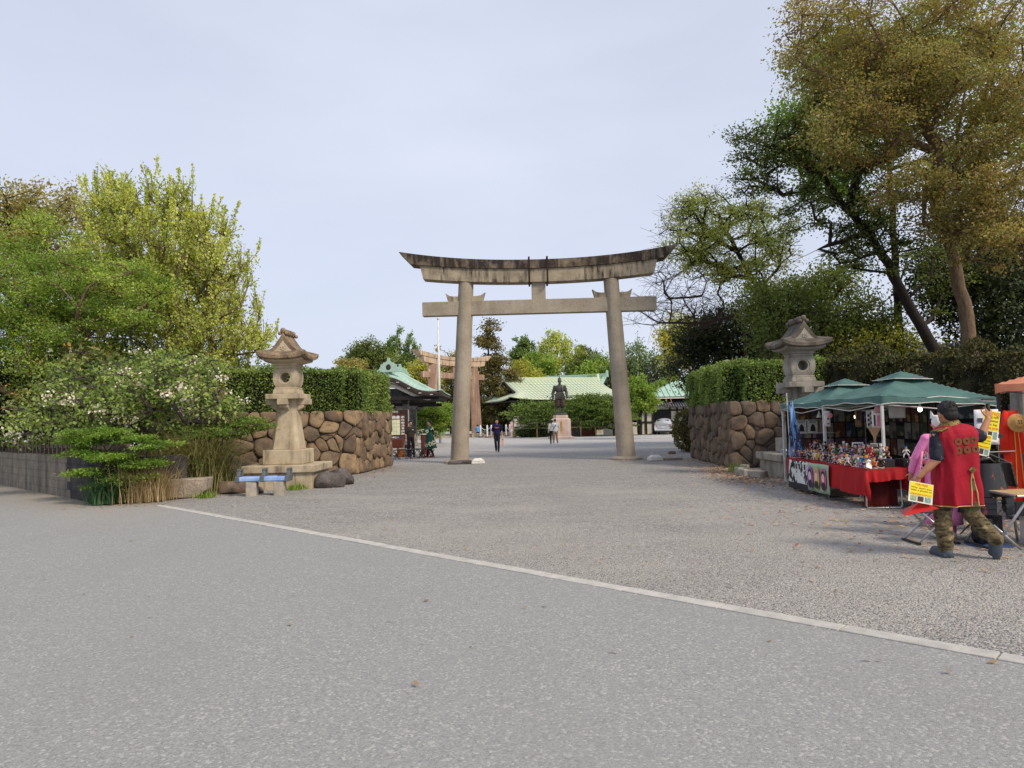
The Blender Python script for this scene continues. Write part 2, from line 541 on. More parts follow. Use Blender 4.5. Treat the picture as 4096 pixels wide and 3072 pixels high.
# ---------------------------------------------------------------- torii
def make_torii(name, label, loc, rz, w, m_pillar, m_beam, m_top, sc=1.0, square=False, bands=True):
    t = thing(name, label, 'torii', loc, rz)
    lean = 0.40
    for sx in (-1, 1):
        x0, x1 = sx * w / 2, sx * (w / 2 - lean)
        mb = MB()
        n = 10
        if square:
            mb.tube([(x0 + (x1 - x0) * i / n, 0, 0.25 + 6.95 * i / n) for i in range(n + 1)], [0.70 - 0.10 * i / n for i in range(n + 1)], 4)
        else:
            mb.tube([(x0 + (x1 - x0) * i / n, 0, 0.10 + 7.1 * i / n) for i in range(n + 1)], [0.362 - 0.06 * i / n for i in range(n + 1)], 32)
        mb.build('pillar', m_pillar, t, auto=40)
        f = MB()
        if square:
            f.box((x0, 0, 0.13), (1.5, 1.5, 0.26))
        else:
            f.lathe([(0.50, 0), (0.62, 0.0), (0.62, 0.06), (0.56, 0.12), (0.42, 0.135)], 28, (x0, 0, 0))
        f.build('footing', m_pillar, t, auto=40)
        for s2 in (-1, 1):
            xa = x1 + sx * 0.03
            p = [(xa + s2 * 0.25, 6.452), (xa + s2 * 0.70, 6.452), (xa + s2 * 0.80, 6.80), (xa + s2 * 0.64, 6.69), (xa + s2 * 0.48, 6.66), (xa + s2 * 0.25, 6.66)]
            if s2 < 0: p = p[::-1]
            MB().prism(p[::-1], -0.13, 0.13).build('wedge', m_beam, t, bevel=0.008)
    MB().b2(-4.67, 4.67, -0.19, 0.19, 5.89, 6.45).build('tie_beam', m_pillar, t, bevel=0.015)
    MB().b2(-0.28, 0.28, -0.17, 0.17, 6.45, 7.2).build('centre_strut', m_pillar, t, bevel=0.012)
    def sweep(nm, half_t, half_b, z_t, z_b, rise_t, rise_b, hw, m, rz_out=0.0, roof=0.0, n=32):
        # a curved lintel: top and bottom edges rise towards the ends
        mb = MB(); vs = []; fs = []
        for i in range(n + 1):
            q = -1 + 2 * i / n
            e = abs(q) ** 2.2
            xt, xb = q * half_t, q * half_b
            zt, zb = z_t + rise_t * e, z_b + rise_b * e
            vs += [(xb, -hw * 0.92, zb), (xt, -hw, zt - roof), (xt, 0, zt), (xt, hw, zt - roof), (xb, hw * 0.92, zb)]
        for i in range(n):
            for k in range(5):
                a_, b_ = i * 5 + k, i * 5 + (k + 1) % 5
                fs.append((a_, a_ + 5, b_ + 5, b_)[::-1])
        fs.append((0, 1, 2, 3, 4)); fs.append(tuple(n * 5 + k for k in (4, 3, 2, 1, 0)))
        mb.add(vs, fs)
        return mb.build(nm, m, t, auto=30)
    sweep('lower_lintel', 4.72, 4.60, 7.655, 7.13, 0.26, 0.24, 0.34, m_beam)
    sweep('top_lintel', 5.55, 5.08, 8.06, 7.665, 0.46, 0.30, 0.44, m_top, roof=0.06)
    if bands:
        for x in (-0.36, 0.36):
            b_ = MB()
            for y in (-0.463, 0.463):
                b_.box((x, y, 7.60), (0.075, 0.03, 1.02))
            b_.box((x, 0, 8.085), (0.075, 0.95, 0.03)); b_.box((x, 0, 7.10), (0.075, 0.95, 0.03))
            b_.build('iron_band', M_IRON, t)
    t.scale = (sc, sc, sc)
    return t
make_torii('stone_torii', 'large grey stone torii gate with dark streaked curved lintel over the gravel approach', (1.15, 28.3, 0), rad(-1.5), 6.62,
           M_GRANITE_PILLAR, M_GRANITE_DARK, M_GRANITE_TOP)
M_COPPER_BROWN = mat('brown_torii', (134, 106, 92), (156, 128, 110), vs=1.2, rough=0.8, bump=0.15, bs=40, stain=((188, 164, 136), (3.5, 3.5, 0.25), 0.5, 0.64, 0.85))
M_COPPER_PALE = mat('brown_torii_pale', (202, 178, 150), (180, 156, 130), vs=1.5, rough=0.8, bump=0.15, bs=40, stain=((96, 66, 54), (5, 5, 0.6), 0.52, 0.66, 0.9))
make_torii('brown_torii', 'brown weathered torii gate standing farther back among the trees by the flagpole', (-5.75, 70.5, 0), rad(54), 6.9,
           M_COPPER_BROWN, M_COPPER_PALE, M_COPPER_PALE, sc=1.0, square=True, bands=False)

# ---------------------------------------------------------------- stone lanterns
def make_lantern(name, label, loc, rz, m, mr):
    t = thing(name, label, 'lantern', loc, rz, 'stone lanterns flanking the approach')
    # plinth: upright blocks below a wide slab
    pw = 0.86
    edges = [-pw, -0.38, 0.0, 0.42, pw]
    for side in range(4):
        R = xf(rot=(0, 0, side * PI / 2))
        for i in range(4):
            x0, x1 = edges[i], edges[i + 1]
            mb = MB()
            mb.box(((x0 + x1) / 2, -pw + 0.15, 0.21), (x1 - x0 - 0.012 - (0.3 if i == 0 else 0), 0.30, 0.43), M=R @ xf((0.15 if i == 0 else 0, 0, 0)))
            mb.build('plinth_block', m, t, bevel=0.008)
    MB().box((0, 0, 0.21), (1.3, 1.3, 0.40)).build('plinth_core', M_MORTAR, t)
    MB().box((0, 0, 0.525), (1.88, 1.88, 0.19)).build('slab', m, t, bevel=0.02)
    MB().box((0, 0, 0.815), (1.06, 1.06, 0.39)).build('base_block', m, t, bevel=0.025)
    # tapered shaft with chamfered corners
    mb = MB(); vs = []; n = 8; fs = []
    for z, hw, ch in ((1.01, 0.385, 0.09), (1.2, 0.36, 0.09), (1.7, 0.295, 0.075), (2.1, 0.26, 0.065), (2.42, 0.245, 0.06)):
        a_ = hw - ch
        vs += [(-a_, -hw, z), (a_, -hw, z), (hw, -a_, z), (hw, a_, z), (a_, hw, z), (-a_, hw, z), (-hw, a_, z), (-hw, -a_, z)]
    for i in range(4):
        for k in range(8):
            p, q = i * 8 + k, i * 8 + (k + 1) % 8
            fs.append((p, q, q + 8, p + 8))
    fs += [tuple(range(8))[::-1], tuple(range(32, 40))]
    mb.add(vs, fs).build('shaft', m, t, bevel=0.01, seg=1)
    for k, (L, z0, z1, w_) in enumerate(((0.44, 2.06, 2.20, 0.11), (0.60, 2.20, 2.35, 0.12))):
        for side in range(4):
            R = xf(rot=(0, 0, side * PI / 2))
            prof = [(0.2, z0), (L - 0.14, z0), (L, z0 + 0.07), (L, z1), (0.2, z1)] if k == 0 else [(0.2, z0), (L, z0), (L, z1), (0.2, z1)]
            MB().prism(prof, -w_, w_, M=R).build('bracket_arm', m, t, bevel=0.01)
    MB().box((0, 0, 2.42), (0.94, 0.94, 0.14)).build('platform', m, t, bevel=0.018)
    MB().box((0, 0, 2.555), (0.66, 0.66, 0.12), top=(0.94, 0.94)).build('seat_stone', m, t, bevel=0.02)
    MB().box((0, 0, 2.64), (0.58, 0.58, 0.05)).build('seat_stone', m, t, bevel=0.01)
    # barrel sided fire box, pierced by a round opening front to back
    N_ = 40; zc, hh = 2.93, 0.265; r_in = 0.135
    def half(z):
        q = (z - zc) / hh
        return 0.215 + 0.105 * math.sqrt(max(0, 1 - 0.86 * q * q))
    # box-shaped shell: rings of (outer outline -> hole) on both faces
    outline = []
    for k in range(N_):
        a_ = 2 * PI * k / N_
        dx, dz = math.cos(a_), math.sin(a_)
        rr = 0.0
        lo, hi = 0.05, 0.8
        for _ in range(30):
            mid = (lo + hi) / 2
            x, z = dx * mid, zc + dz * mid
            if abs(dz * mid) < hh and abs(x) < half(z): lo = mid
            else: hi = mid
        outline.append((dx * lo, zc + dz * lo))
    mb = MB()
    def yface(z): return half(z) - 0.015
    vs = []; fs = []
    hole = [(math.cos(2 * PI * k / N_) * r_in, zc + math.sin(2 * PI * k / N_) * r_in) for k in range(N_)]
    rim = [(math.cos(2 * PI * k / N_) * (r_in + 0.045), zc + math.sin(2 * PI * k / N_) * (r_in + 0.045)) for k in range(N_)]
    for sgn in (-1, 1):
        vs += [(x, sgn * yface(z), z) for x, z in outline]
        vs += [(x, sgn * yface(z), z) for x, z in rim]
        vs += [(x * 0.99, sgn * (yface(z) - 0.02), zc + (z - zc) * 0.99) for x, z in rim]
        vs += [(x, sgn * (yface(z) - 0.02), z) for x, z in hole]
    for k in range(N_):
        j = (k + 1) % N_
        for s_ in range(2):
            o_ = s_ * 4 * N_
            for r_ in range(3):
                q = (o_ + r_ * N_ + k, o_ + r_ * N_ + j, o_ + (r_ + 1) * N_ + j, o_ + (r_ + 1) * N_ + k)
                fs.append(q if s_ == 0 else q[::-1])
        fs.append((k, 4 * N_ + k, 4 * N_ + j, j))
        fs.append((3 * N_ + k, 3 * N_ + j, 7 * N_ + j, 7 * N_ + k))
    mb.add(vs, fs).build('fire_box', m, t, auto=35)
    MB().box((0, 0, 3.215), (0.56, 0.56, 0.06)).build('neck_stone', m, t, bevel=0.012)
    MB().box((0, 0, 3.28), (0.62, 0.62, 0.07)).build('neck_stone', m, t, bevel=0.012)
    # carved under-eaves, hip-and-gable roof with flared corners
    def eave(h, z, lift, d):
        h *= 0.745
        pts = []
        K = 10
        for side in range(4):
            a_ = side * PI / 2
            for i in range(K):
                q = -1 + 2 * i / K
                x, y = q * h, -h
                pts.append((x * math.cos(a_) - y * math.sin(a_), x * math.sin(a_) + y * math.cos(a_), z + lift * abs(q) ** 3))
        return pts
    def stack(rings, nm, m_):
        K = len(rings[0]); vs = []; fs = []
        for r_ in rings: vs += r_
        for i in range(len(rings) - 1):
            for k in range(K):
                j = (k + 1) % K
                fs.append((i * K + k, i * K + j, (i + 1) * K + j, (i + 1) * K + k))
        fs.append(tuple(range(K))[::-1]); fs.append(tuple(range((len(rings) - 1) * K, len(rings) * K)))
        return MB().add(vs, fs).build(nm, m_, t, auto=35)
    stack([eave(0.40, 3.30, 0.0, 0), eave(0.62, 3.33, 0.03, 0), eave(0.70, 3.345, 0.05, 0), eave(0.70, 3.40, 0.05, 0), eave(0.6, 3.43, 0.04, 0)], 'under_eave', m)
    top = []
    rings = [eave(0.74, 3.395, 0.075, 0), eave(0.865, 3.42, 0.11, 0), eave(0.875, 3.50, 0.12, 0), eave(0.80, 3.555, 0.085, 0), eave(0.66, 3.61, 0.05, 0), eave(0.50, 3.67, 0.02, 0), eave(0.4, 3.70, 0.0, 0)]
    roof = stack(rings, 'roof', mr)
    # gable ridge running front to back
    def gab(off, s_):
        prof = []
        for i in range(13):
            q = -1 + i / 6
            x = q * 0.44 * s_
            z = 3.60 + off + 0.50 * s_ * (1 - abs(q)) ** 1.55 + 0.02
            prof.append((x, z))
        return [(-0.44 * s_, 3.56)] + prof + [(0.44 * s_, 3.56)]
    g = gab(0, 1.0)
    MB().prism(g, -0.46, 0.46).build('gable_roof', mr, t, bevel=0.01)
    for sy in (-1, 1):
        inner = [(x * 0.64, 3.60 + (z - 3.60) * 0.60) for x, z in g]
        MB().prism(inner, sy * 0.46 - 0.012, sy * 0.46 + 0.012).build('gable_panel', m, t, bevel=0.006)
        fl = MB()
        for k in range(5):
            a_ = k * 2 * PI / 5
            fl.ell((0.045 * math.cos(a_), sy * 0.475, 3.70 + 0.045 * math.sin(a_)), (0.03, 0.014, 0.03), nu=8, nv=6)
        fl.ell((0, sy * 0.478, 3.70), (0.02, 0.014, 0.02), nu=8, nv=6)
        fl.build('gable_flower', m, t, smooth=True)
        kn = MB().ell((0, sy * 0.43, 4.175), (0.075, 0.06, 0.075)).ell((-0.09, sy * 0.43, 4.10), (0.05, 0.05, 0.05)).ell((0.09, sy * 0.43, 4.10), (0.05, 0.05, 0.05))
        kn.build('ridge_ornament', mr, t, smooth=True)
    rd = MB().box((0, 0, 4.12), (0.13, 0.86, 0.10))
    rr = random.Random(3)
    for i in range(16):
        rd.ell((rr.uniform(-.03, .03), -0.4 + 0.8 * i / 15, 4.15 + rr.uniform(-.01, .03)), rr.uniform(.05, .075), nu=7, nv=5)
    rd.build('carved_ridge', mr, t, smooth=True)
    return t
make_lantern('stone_lantern', 'tall pale stone lantern on a block plinth beside the blue topped bench', (-6.06, 19.22, 0), 0, M_LANTERN, M_LANTERN_ROOF)
make_lantern('stone_lantern', 'tall grey stone lantern rising behind the green stall canopies', (7.72, 19.05, 0), 0, M_LANTERN_GREY, M_LANTERN_ROOF_GREY)

# ---------------------------------------------------------------- rubble stone walls
def clip(poly, px, py, nx, ny):
    out = []
    n = len(poly)
    for i in range(n):
        a_, b_ = poly[i], poly[(i + 1) % n]
        da = (a_[0] - px) * nx + (a_[1] - py) * ny
        db = (b_[0] - px) * nx + (b_[1] - py) * ny
        if da <= 0: out.append(a_)
        if (da < 0 < db) or (db < 0 < da):
            q = da / (da - db)
            out.append((a_[0] + (b_[0] - a_[0]) * q, a_[1] + (b_[1] - a_[1]) * q))
    return out

def rubble(parent, o, u, nrm, L, H, sp, m, rnd):
    """irregular boulders fitted together over a face that starts at o and runs along u"""
    seeds = []
    rows = max(2, round(H / (sp * 0.86)))
    for j in range(rows):
        n = max(2, round(L / sp))
        for i in range(n):
            if rnd.random() < 0.08: continue
            seeds.append(((i + 0.5 + 0.5 * (j % 2) - 0.25 + rnd.uniform(-.33, .33)) * L / n, (j + 0.5 + rnd.uniform(-.3, .3)) * H / rows, rnd.uniform(-0.06, 0.075)))
    for k in range(int(len(seeds) * 0.28)):   # small filler stones
        seeds.append((rnd.uniform(0, L), rnd.uniform(0.05, H - 0.05), -0.075))
    for i, (x, y, w_) in enumerate(seeds):
        if not (0 < x < L): continue
        poly = [(0, 0), (L, 0), (L, H), (0, H)]
        for k, (x2, y2, w2) in enumerate(seeds):
            if k == i: continue
            dx, dy = x2 - x, y2 - y
            d = math.hypot(dx, dy)
            if d > sp * 3 or d < 1e-4: continue
            q = 0.5 + (w_ - w2) / (2 * d) * 1.2
            poly = clip(poly, x + dx * q, y + dy * q, dx / d, dy / d)
            if len(poly) < 3: break
        if len(poly) < 3: continue
        for f1 in (0.2, 0.24):
            poly = [((p[0] * (1 - f) + q_[0] * f), (p[1] * (1 - f) + q_[1] * f)) for p, q_ in zip(poly, poly[1:] + poly[:1]) for f in (f1, 1 - f1)]
        ar = 0.5 * abs(sum(p[0] * q_[1] - q_[0] * p[1] for p, q_ in zip(poly, poly[1:] + poly[:1])))
        if ar < 0.006: continue
        cx = sum(p[0] for p in poly) / len(poly); cy = sum(p[1] for p in poly) / len(poly)
        size = math.sqrt(ar)
        step = max(1, len(poly) // 20)
        poly = poly[::step]
        if sum(p[0] * q_[1] - q_[0] * p[1] for p, q_ in zip(poly, poly[1:] + poly[:1])) < 0: poly = poly[::-1]
        gap = 0.010 / size
        bulge = min(0.19, size * rnd.uniform(0.15, 0.27))
        vs = []; fs = []
        n = len(poly)
        tx, ty = rnd.uniform(-.1, .1), rnd.uniform(-.16, .06)
        prof = ((1 - gap, -0.10), (1.0 - gap, 0.30 * bulge), (0.95 - gap, 0.68 * bulge), (0.82, 0.93 * bulge), (0.45, 1.03 * bulge))
        for sc_, dp in prof:
            for p in poly:
                dx, dy = (p[0] - cx) * sc_, (p[1] - cy) * sc_
                e = dp + (dx * tx + dy * ty if dp > 0.3 * bulge else 0) + (rnd.uniform(-.016, .016) if dp > 0 else 0)
                vs.append(Vector(o) + Vector(u) * (cx + dx) + Vector((0, 0, 1)) * (cy + dy) + Vector(nrm) * e)
        for r_ in range(len(prof) - 1):
            for k in range(n):
                j = (k + 1) % n
                fs.append((r_ * n + k, r_ * n + j, (r_ + 1) * n + j, (r_ + 1) * n + k))
        fs.append(tuple(range((len(prof) - 1) * n, len(prof) * n)))
        if Vector(u).cross(Vector((0, 0, 1))).dot(Vector(nrm)) < 0:
            fs = [f[::-1] for f in fs]
        MB().add(vs, fs).build('stone', m, parent, smooth=True)

def make_wall(label, corner, end, far, H, m, seed):
    """corner = where front face and passage face meet; end = far end of the passage face; far = outer end of the front face"""
    rnd = random.Random(seed)
    t = thing('stone_wall', label, 'wall', (0, 0, 0))
    c, e, f = (Vector((*p, 0)) for p in (corner, end, far))
    u1 = (f - c).normalized(); L1 = (f - c).length
    u2 = (e - c).normalized(); L2 = (e - c).length
    inside = (u1 + u2)
    n1 = Vector((u1.y, -u1.x, 0)); n1 = -n1 if n1.dot(u2) > 0 else n1
    n2 = Vector((u2.y, -u2.x, 0)); n2 = -n2 if n2.dot(u1) > 0 else n2
    rubble(t, c - n1 * 0.06, u1, n1, L1, H, 0.52, m, rnd)
    rubble(t, c - n2 * 0.06, u2, n2, L2, H, 0.52, m, rnd)
    th = 1.5
    q = [c - n1 * .05 - n2 * .05, e - n2 * .05 , e - n2 * th, c + u1 * th * 1.2 - n1 * th, f - n1 * th, f - n1 * .05]
    pl = [(p.x, p.y) for p in q]
    if sum(p[0] * r[1] - r[0] * p[1] for p, r in zip(pl, pl[1:] + pl[:1])) < 0: pl = pl[::-1]
    MB().plate(pl, -0.05, H - 0.06).build('core', M_MORTAR, t)
    return t
make_wall('brown boulder stone wall under a clipped hedge behind the pale stone lantern', (-5.12, 23.25), (-4.66, 27.5), (-11.0, 21.4), 2.10, M_STONE, 5)
make_wall('grey brown boulder stone wall under the hedge beside the market stall', (6.76, 22.2), (7.0, 28.2), (13.5, 22.6), 2.10, M_STONE_R, 9)

# ---------------------------------------------------------------- low block wall and stone fence on the left
lw = thing('block_wall', 'low dark concrete block retaining wall along the road edge', 'wall')
ang = math.atan2(LD.y, LD.x)
LL = (LW_B - LW_A).length
rows = [(-0.05, 0.20), (0.20, 0.40), (0.40, 0.60), (0.60, 0.84), (0.84, 1.01)]
for j, (z0, z1) in enumerate(rows):
    s = -RND.uniform(0, 0.6)
    while s < LL:
        L = RND.choice((0.72, 0.95, 1.2, 0.85)) if j < 4 else RND.choice((0.6, 0.8, 1.0))
        e = min(s + L, LL)
        x0 = max(s, 0)
        if e - x0 > 0.08:
            c = LW_A + LD * ((x0 + e) / 2)
            prud = (0.022 if j == 4 else 0) + RND.uniform(0, 0.008)
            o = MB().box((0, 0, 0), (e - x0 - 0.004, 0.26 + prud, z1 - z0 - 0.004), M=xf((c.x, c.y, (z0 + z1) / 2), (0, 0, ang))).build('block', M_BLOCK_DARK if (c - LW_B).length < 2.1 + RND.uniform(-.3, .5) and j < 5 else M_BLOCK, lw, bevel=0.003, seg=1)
        s = e if e < LL else LL + 1
c = LW_A + LD * LL / 2
o = MB().box((0, 0, 0.46), (LL - 0.05, 0.2, 0.98)).build('mortar_core', M_MORTAR, lw); o.location = (c.x, c.y, 0); o.rotation_euler.z = ang
o = MB().box((0, 0, 0), (0.26, 1.6, 1.0)).build('return_wall', M_BLOCK_DARK, lw, bevel=0.006)
p = LW_B - LN * 0.94 - LD * 0.13; o.location = (p.x, p.y, 0.5); o.rotation_euler.z = ang
fn = thing('stone_fence', 'low grey stone post and rail fence on top of the block wall', 'fence')
off = -LN * 0.55
pm = MB().box((0, 0, 0.33), (0.13, 0.15, 0.80)).box((0, 0, 0.735), (0.13, 0.15, 0.03), top=(.6, .6)).mesh('post')
s = 0.3
while s < LL - 0.4:
    c = LW_A + LD * s + off
    o = link('post', pm, M_FENCE_STONE, fn); o.location = (c.x, c.y, 0.86); o.rotation_euler.z = ang + RND.uniform(-.03, .03)
    s += 0.44
for z in (1.20, 1.47):
    c = LW_A + LD * (LL / 2 - 0.2) + off
    o = MB().box((0, 0, 0), (LL - 0.4, 0.10, 0.10)).build('rail', M_FENCE_STONE, fn, bevel=0.008); o.location = (c.x, c.y, z); o.rotation_euler.z = ang

# ---------------------------------------------------------------- boulders and loose stones
def rock(name, label, loc, size, m, seed, rz=0, flat=0, group=None, cuts=6, sub=3, parent=None):
    rnd = random.Random(seed)
    bm = bmesh.new()
    bmesh.ops.create_icosphere(bm, subdivisions=sub, radius=1)
    planes = [(Vector((rnd.gauss(0, 1), rnd.gauss(0, 1), rnd.gauss(0, .8))).normalized(), rnd.uniform(0.62, 0.86)) for _ in range(cuts)]
    if flat: planes.append((Vector((rnd.uniform(-.1, .1), rnd.uniform(-.1, .1), 1)).normalized(), flat))
    from mathutils import noise as mn
    for v in bm.verts:
        p = v.co.copy()
        for n, d in planes:
            q = p.dot(n)
            if q > d: p -= n * (q - d) * 0.88
        p += v.co * mn.noise(p * 1.7 + Vector((seed, 0, 0))) * 0.12
        v.co = Vector((p.x * size[0], p.y * size[1], max(p.z, -0.55) * size[2]))
    zmin = min(v.co.z for v in bm.verts)
    for v in bm.verts: v.co.z -= zmin + 0.02
    me = bpy.data.meshes.new(name); bm.to_mesh(me); bm.free()
    me.polygons.foreach_set('use_smooth', [True] * len(me.polygons))
    me.set_sharp_from_angle(angle=rad(32))
    o = link(name, me, m); o.location = loc; o.rotation_euler.z = rz
    return tag(o, label, 'rock', group)
rock('boulder', 'dark grey boulder with a pale chipped edge at the lantern plinth corner', (-4.83, 18.72, 0), (0.40, 0.32, 0.32), M_BOULDER, 4, 0.3, 0.62)
rock('boulder', 'dark rounded boulder between the chipped boulder and the stone wall', (-4.72, 19.5, 0), (0.40, 0.36, 0.36), M_BOULDER, 12, 1.1, 0.7)
o = MB().prism([(-.46, .44), (-.42, .05), (-.30, -.02), (.16, -.02), (.42, .17), (.46, .46)], -.24, .24).build('cut_stone', M_PALE_ROCK, bevel=.03, seg=3)
o.location = (-7.68, 16.95, 0); o.rotation_euler.z = .1; tag(o, 'pale wedge shaped cut stone block lying at the foot of the grasses', 'rock')
rock('boulder', 'low brown rock half hidden behind the bench', (-6.95, 17.75, 0), (0.42, 0.34, 0.26), M_STONE, 33, 0.6, 0.6)
rock('boulder', 'small grey rock on the gravel by the bench leg', (-6.3, 17.5, 0), (0.16, 0.13, 0.12), M_BOULDER, 34, 0.2)
rock('loose_stone', 'brown loose stone on the gravel beyond the right torii pillar', (7.0, 31.5, 0), (0.2, 0.14, 0.12), M_STONE_R, 41, 0.5, 0.6)
for i, (x, y, w_) in enumerate(((6.35, 19.9, .34), (6.2, 19.2, .3), (6.35, 18.6, .36), (6.75, 20.9, .22))):
    o = MB().box((0, 0, 0.09), (w_, w_ * 1.25, 0.22), top=(.9, .9)).build('edging_stone', M_LANTERN_GREY, bevel=0.03)
    o.location = (x, y, 0); o.rotation_euler.z = 0.3 * i
    tag(o, ['squared grey edging stone between its two neighbours and the boulder wall', 'squared grey edging stone in the middle of the short row by the lantern', 'largest squared edging stone touching the grey lantern plinth', 'smallest edging stone tucked against the boulder wall foot'][i], 'stone')

# white plastic floodlight covers and bits at the torii feet
M_WHITE_PLASTIC = mat('white_plastic', (218, 216, 208), (196, 194, 186), vs=5, rough=0.5)
def lamp_cover(loc, rz, label):
    t = thing('floodlight_cover', label, 'floodlight', loc, rz)
    t.scale = (0.64, 0.7, 0.66)
    MB().box((0, 0, 0.09), (0.84, 0.5, 0.16), top=(0.93, 0.9)).build('case', M_WHITE_PLASTIC, t, bevel=0.03, seg=3)
    MB().box((0, 0, 0.25), (0.80, 0.46, 0.15), top=(0.52, 0.5)).build('lid', M_WHITE_PLASTIC, t, bevel=0.03, seg=3)
    MB().box((0, -0.2, 0.175), (0.1, 0.12, 0.03)).build('latch', M_WHITE_PLASTIC, t)
lamp_cover((-1.38, 27.55, 0), 0.1, 'white plastic floodlight case beside the left torii pillar foot')
lamp_cover((5.35, 27.0, 0), 0.25, 'white plastic floodlight case lying beside the right torii pillar foot')
rock('slab_stone', 'flat grey stone slab at the foot of the left torii pillar', (-2.0, 27.6, 0), (0.55, 0.24, 0.16), M_BOULDER, 51, 0.05, 0.5)
MBp = MB().box((0, 0, 0.05), (0.9, 0.18, 0.07))
o = MBp.build('timber_offcut', mat('weathered_board', (150, 136, 118), (110, 98, 86), vs=8), bevel=0.01); o.location = (5.95, 27.05, 0); o.rotation_euler.z = -0.1
tag(o, 'weathered board lying beside the right floodlight case', 'board')

# ---------------------------------------------------------------- bench with blue seat panels
bt = thing('bench', 'low bench with two blue printed seat panels and grey handles on concrete feet', 'bench', (-5.92, 17.0, 0), rad(4)); bt.scale = (1.12, 1.12, 1.22)
M_BLUE = mat('blue_print', (128, 158, 214), (164, 186, 228), vs=3.5, rough=0.5, stain=((70, 96, 158), (6, 6, 6), 0.58, 0.68, 0.8))
M_HANDLE = mat('grey_plastic', (98, 104, 106), (84, 90, 92), vs=9, rough=0.55)
M_CONC = mat('bench_concrete', (176, 168, 152), (146, 138, 124), vs=6, bump=0.3, bs=60, bd=0.005)
for x in (-0.28, 0.30):
    MB().box((x, 0, 0.13), (0.22, 0.30, 0.30), rot=(0, 0, 0.1)).build('foot', M_CONC, bt, bevel=0.02)
for x in (-0.285, 0.225):
    MB().box((x, 0, 0.325), (0.465, 0.34, 0.09)).build('seat_panel', M_BLUE, bt, bevel=0.025, seg=3)
for x in (-0.545, -0.03, 0.485):
    hd = MB()
    hd.box((x, 0, 0.325), (0.075, 0.39, 0.115))
    hd.box((x, 0.15, 0.42), (0.075, 0.05, 0.16)); hd.box((x, -0.03, 0.42), (0.075, 0.06, 0.12), rot=(-0.35, 0, 0)); hd.box((x, 0.065, 0.50), (0.075, 0.22, 0.045))
    hd.build('handle', M_HANDLE, bt, bevel=0.012)
MB().box((0.36, -0.04, 0.375), (0.20, 0.06, 0.004), rot=(0, 0, 0.2)).build('torn_patch', paint(40, 44, 60), bt)

# ---------------------------------------------------------------- vegetation
def leaf_mesh(name, P, size, tint, rng, up=0.4, aspect=0.62, dirs=None, droop=0.0):
    """P: N x 3 leaf bases. Each leaf is one folded rhombus"""
    n = len(P)
    a = rng.normal(size=(n, 3))
    if dirs is not None: a = a * 0.6 + dirs
    a[:, 2] -= droop
    a /= np.linalg.norm(a, axis=1, keepdims=True) + 1e-9
    nrm = rng.normal(size=(n, 3)); nrm[:, 2] += up * 3
    b = np.cross(nrm, a); b /= np.linalg.norm(b, axis=1, keepdims=True) + 1e-9
    c = np.cross(a, b)
    L = (size * rng.uniform(0.7, 1.25, n))[:, None]
    Wd = L * aspect * 0.5
    V = np.empty((n, 4, 3))
    V[:, 0] = P
    V[:, 1] = P + a * L * 0.5 + b * Wd + c * L * 0.10
    V[:, 2] = P + a * L
    V[:, 3] = P + a * L * 0.5 - b * Wd + c * L * 0.10
    me = bpy.data.meshes.new(name)
    me.vertices.add(n * 4); me.loops.add(n * 4); me.polygons.add(n)
    me.vertices.foreach_set('co', V.reshape(-1).astype(np.float32))
    me.loops.foreach_set('vertex_index', np.arange(n * 4, dtype=np.int32))
    me.polygons.foreach_set('loop_start', np.arange(0, n * 4, 4, dtype=np.int32))
    me.update(calc_edges=True)
    at = me.attributes.new('tint', 'FLOAT', 'FACE')
    at.data.foreach_set('value', np.clip(tint, 0, 1).astype(np.float32))
    return me

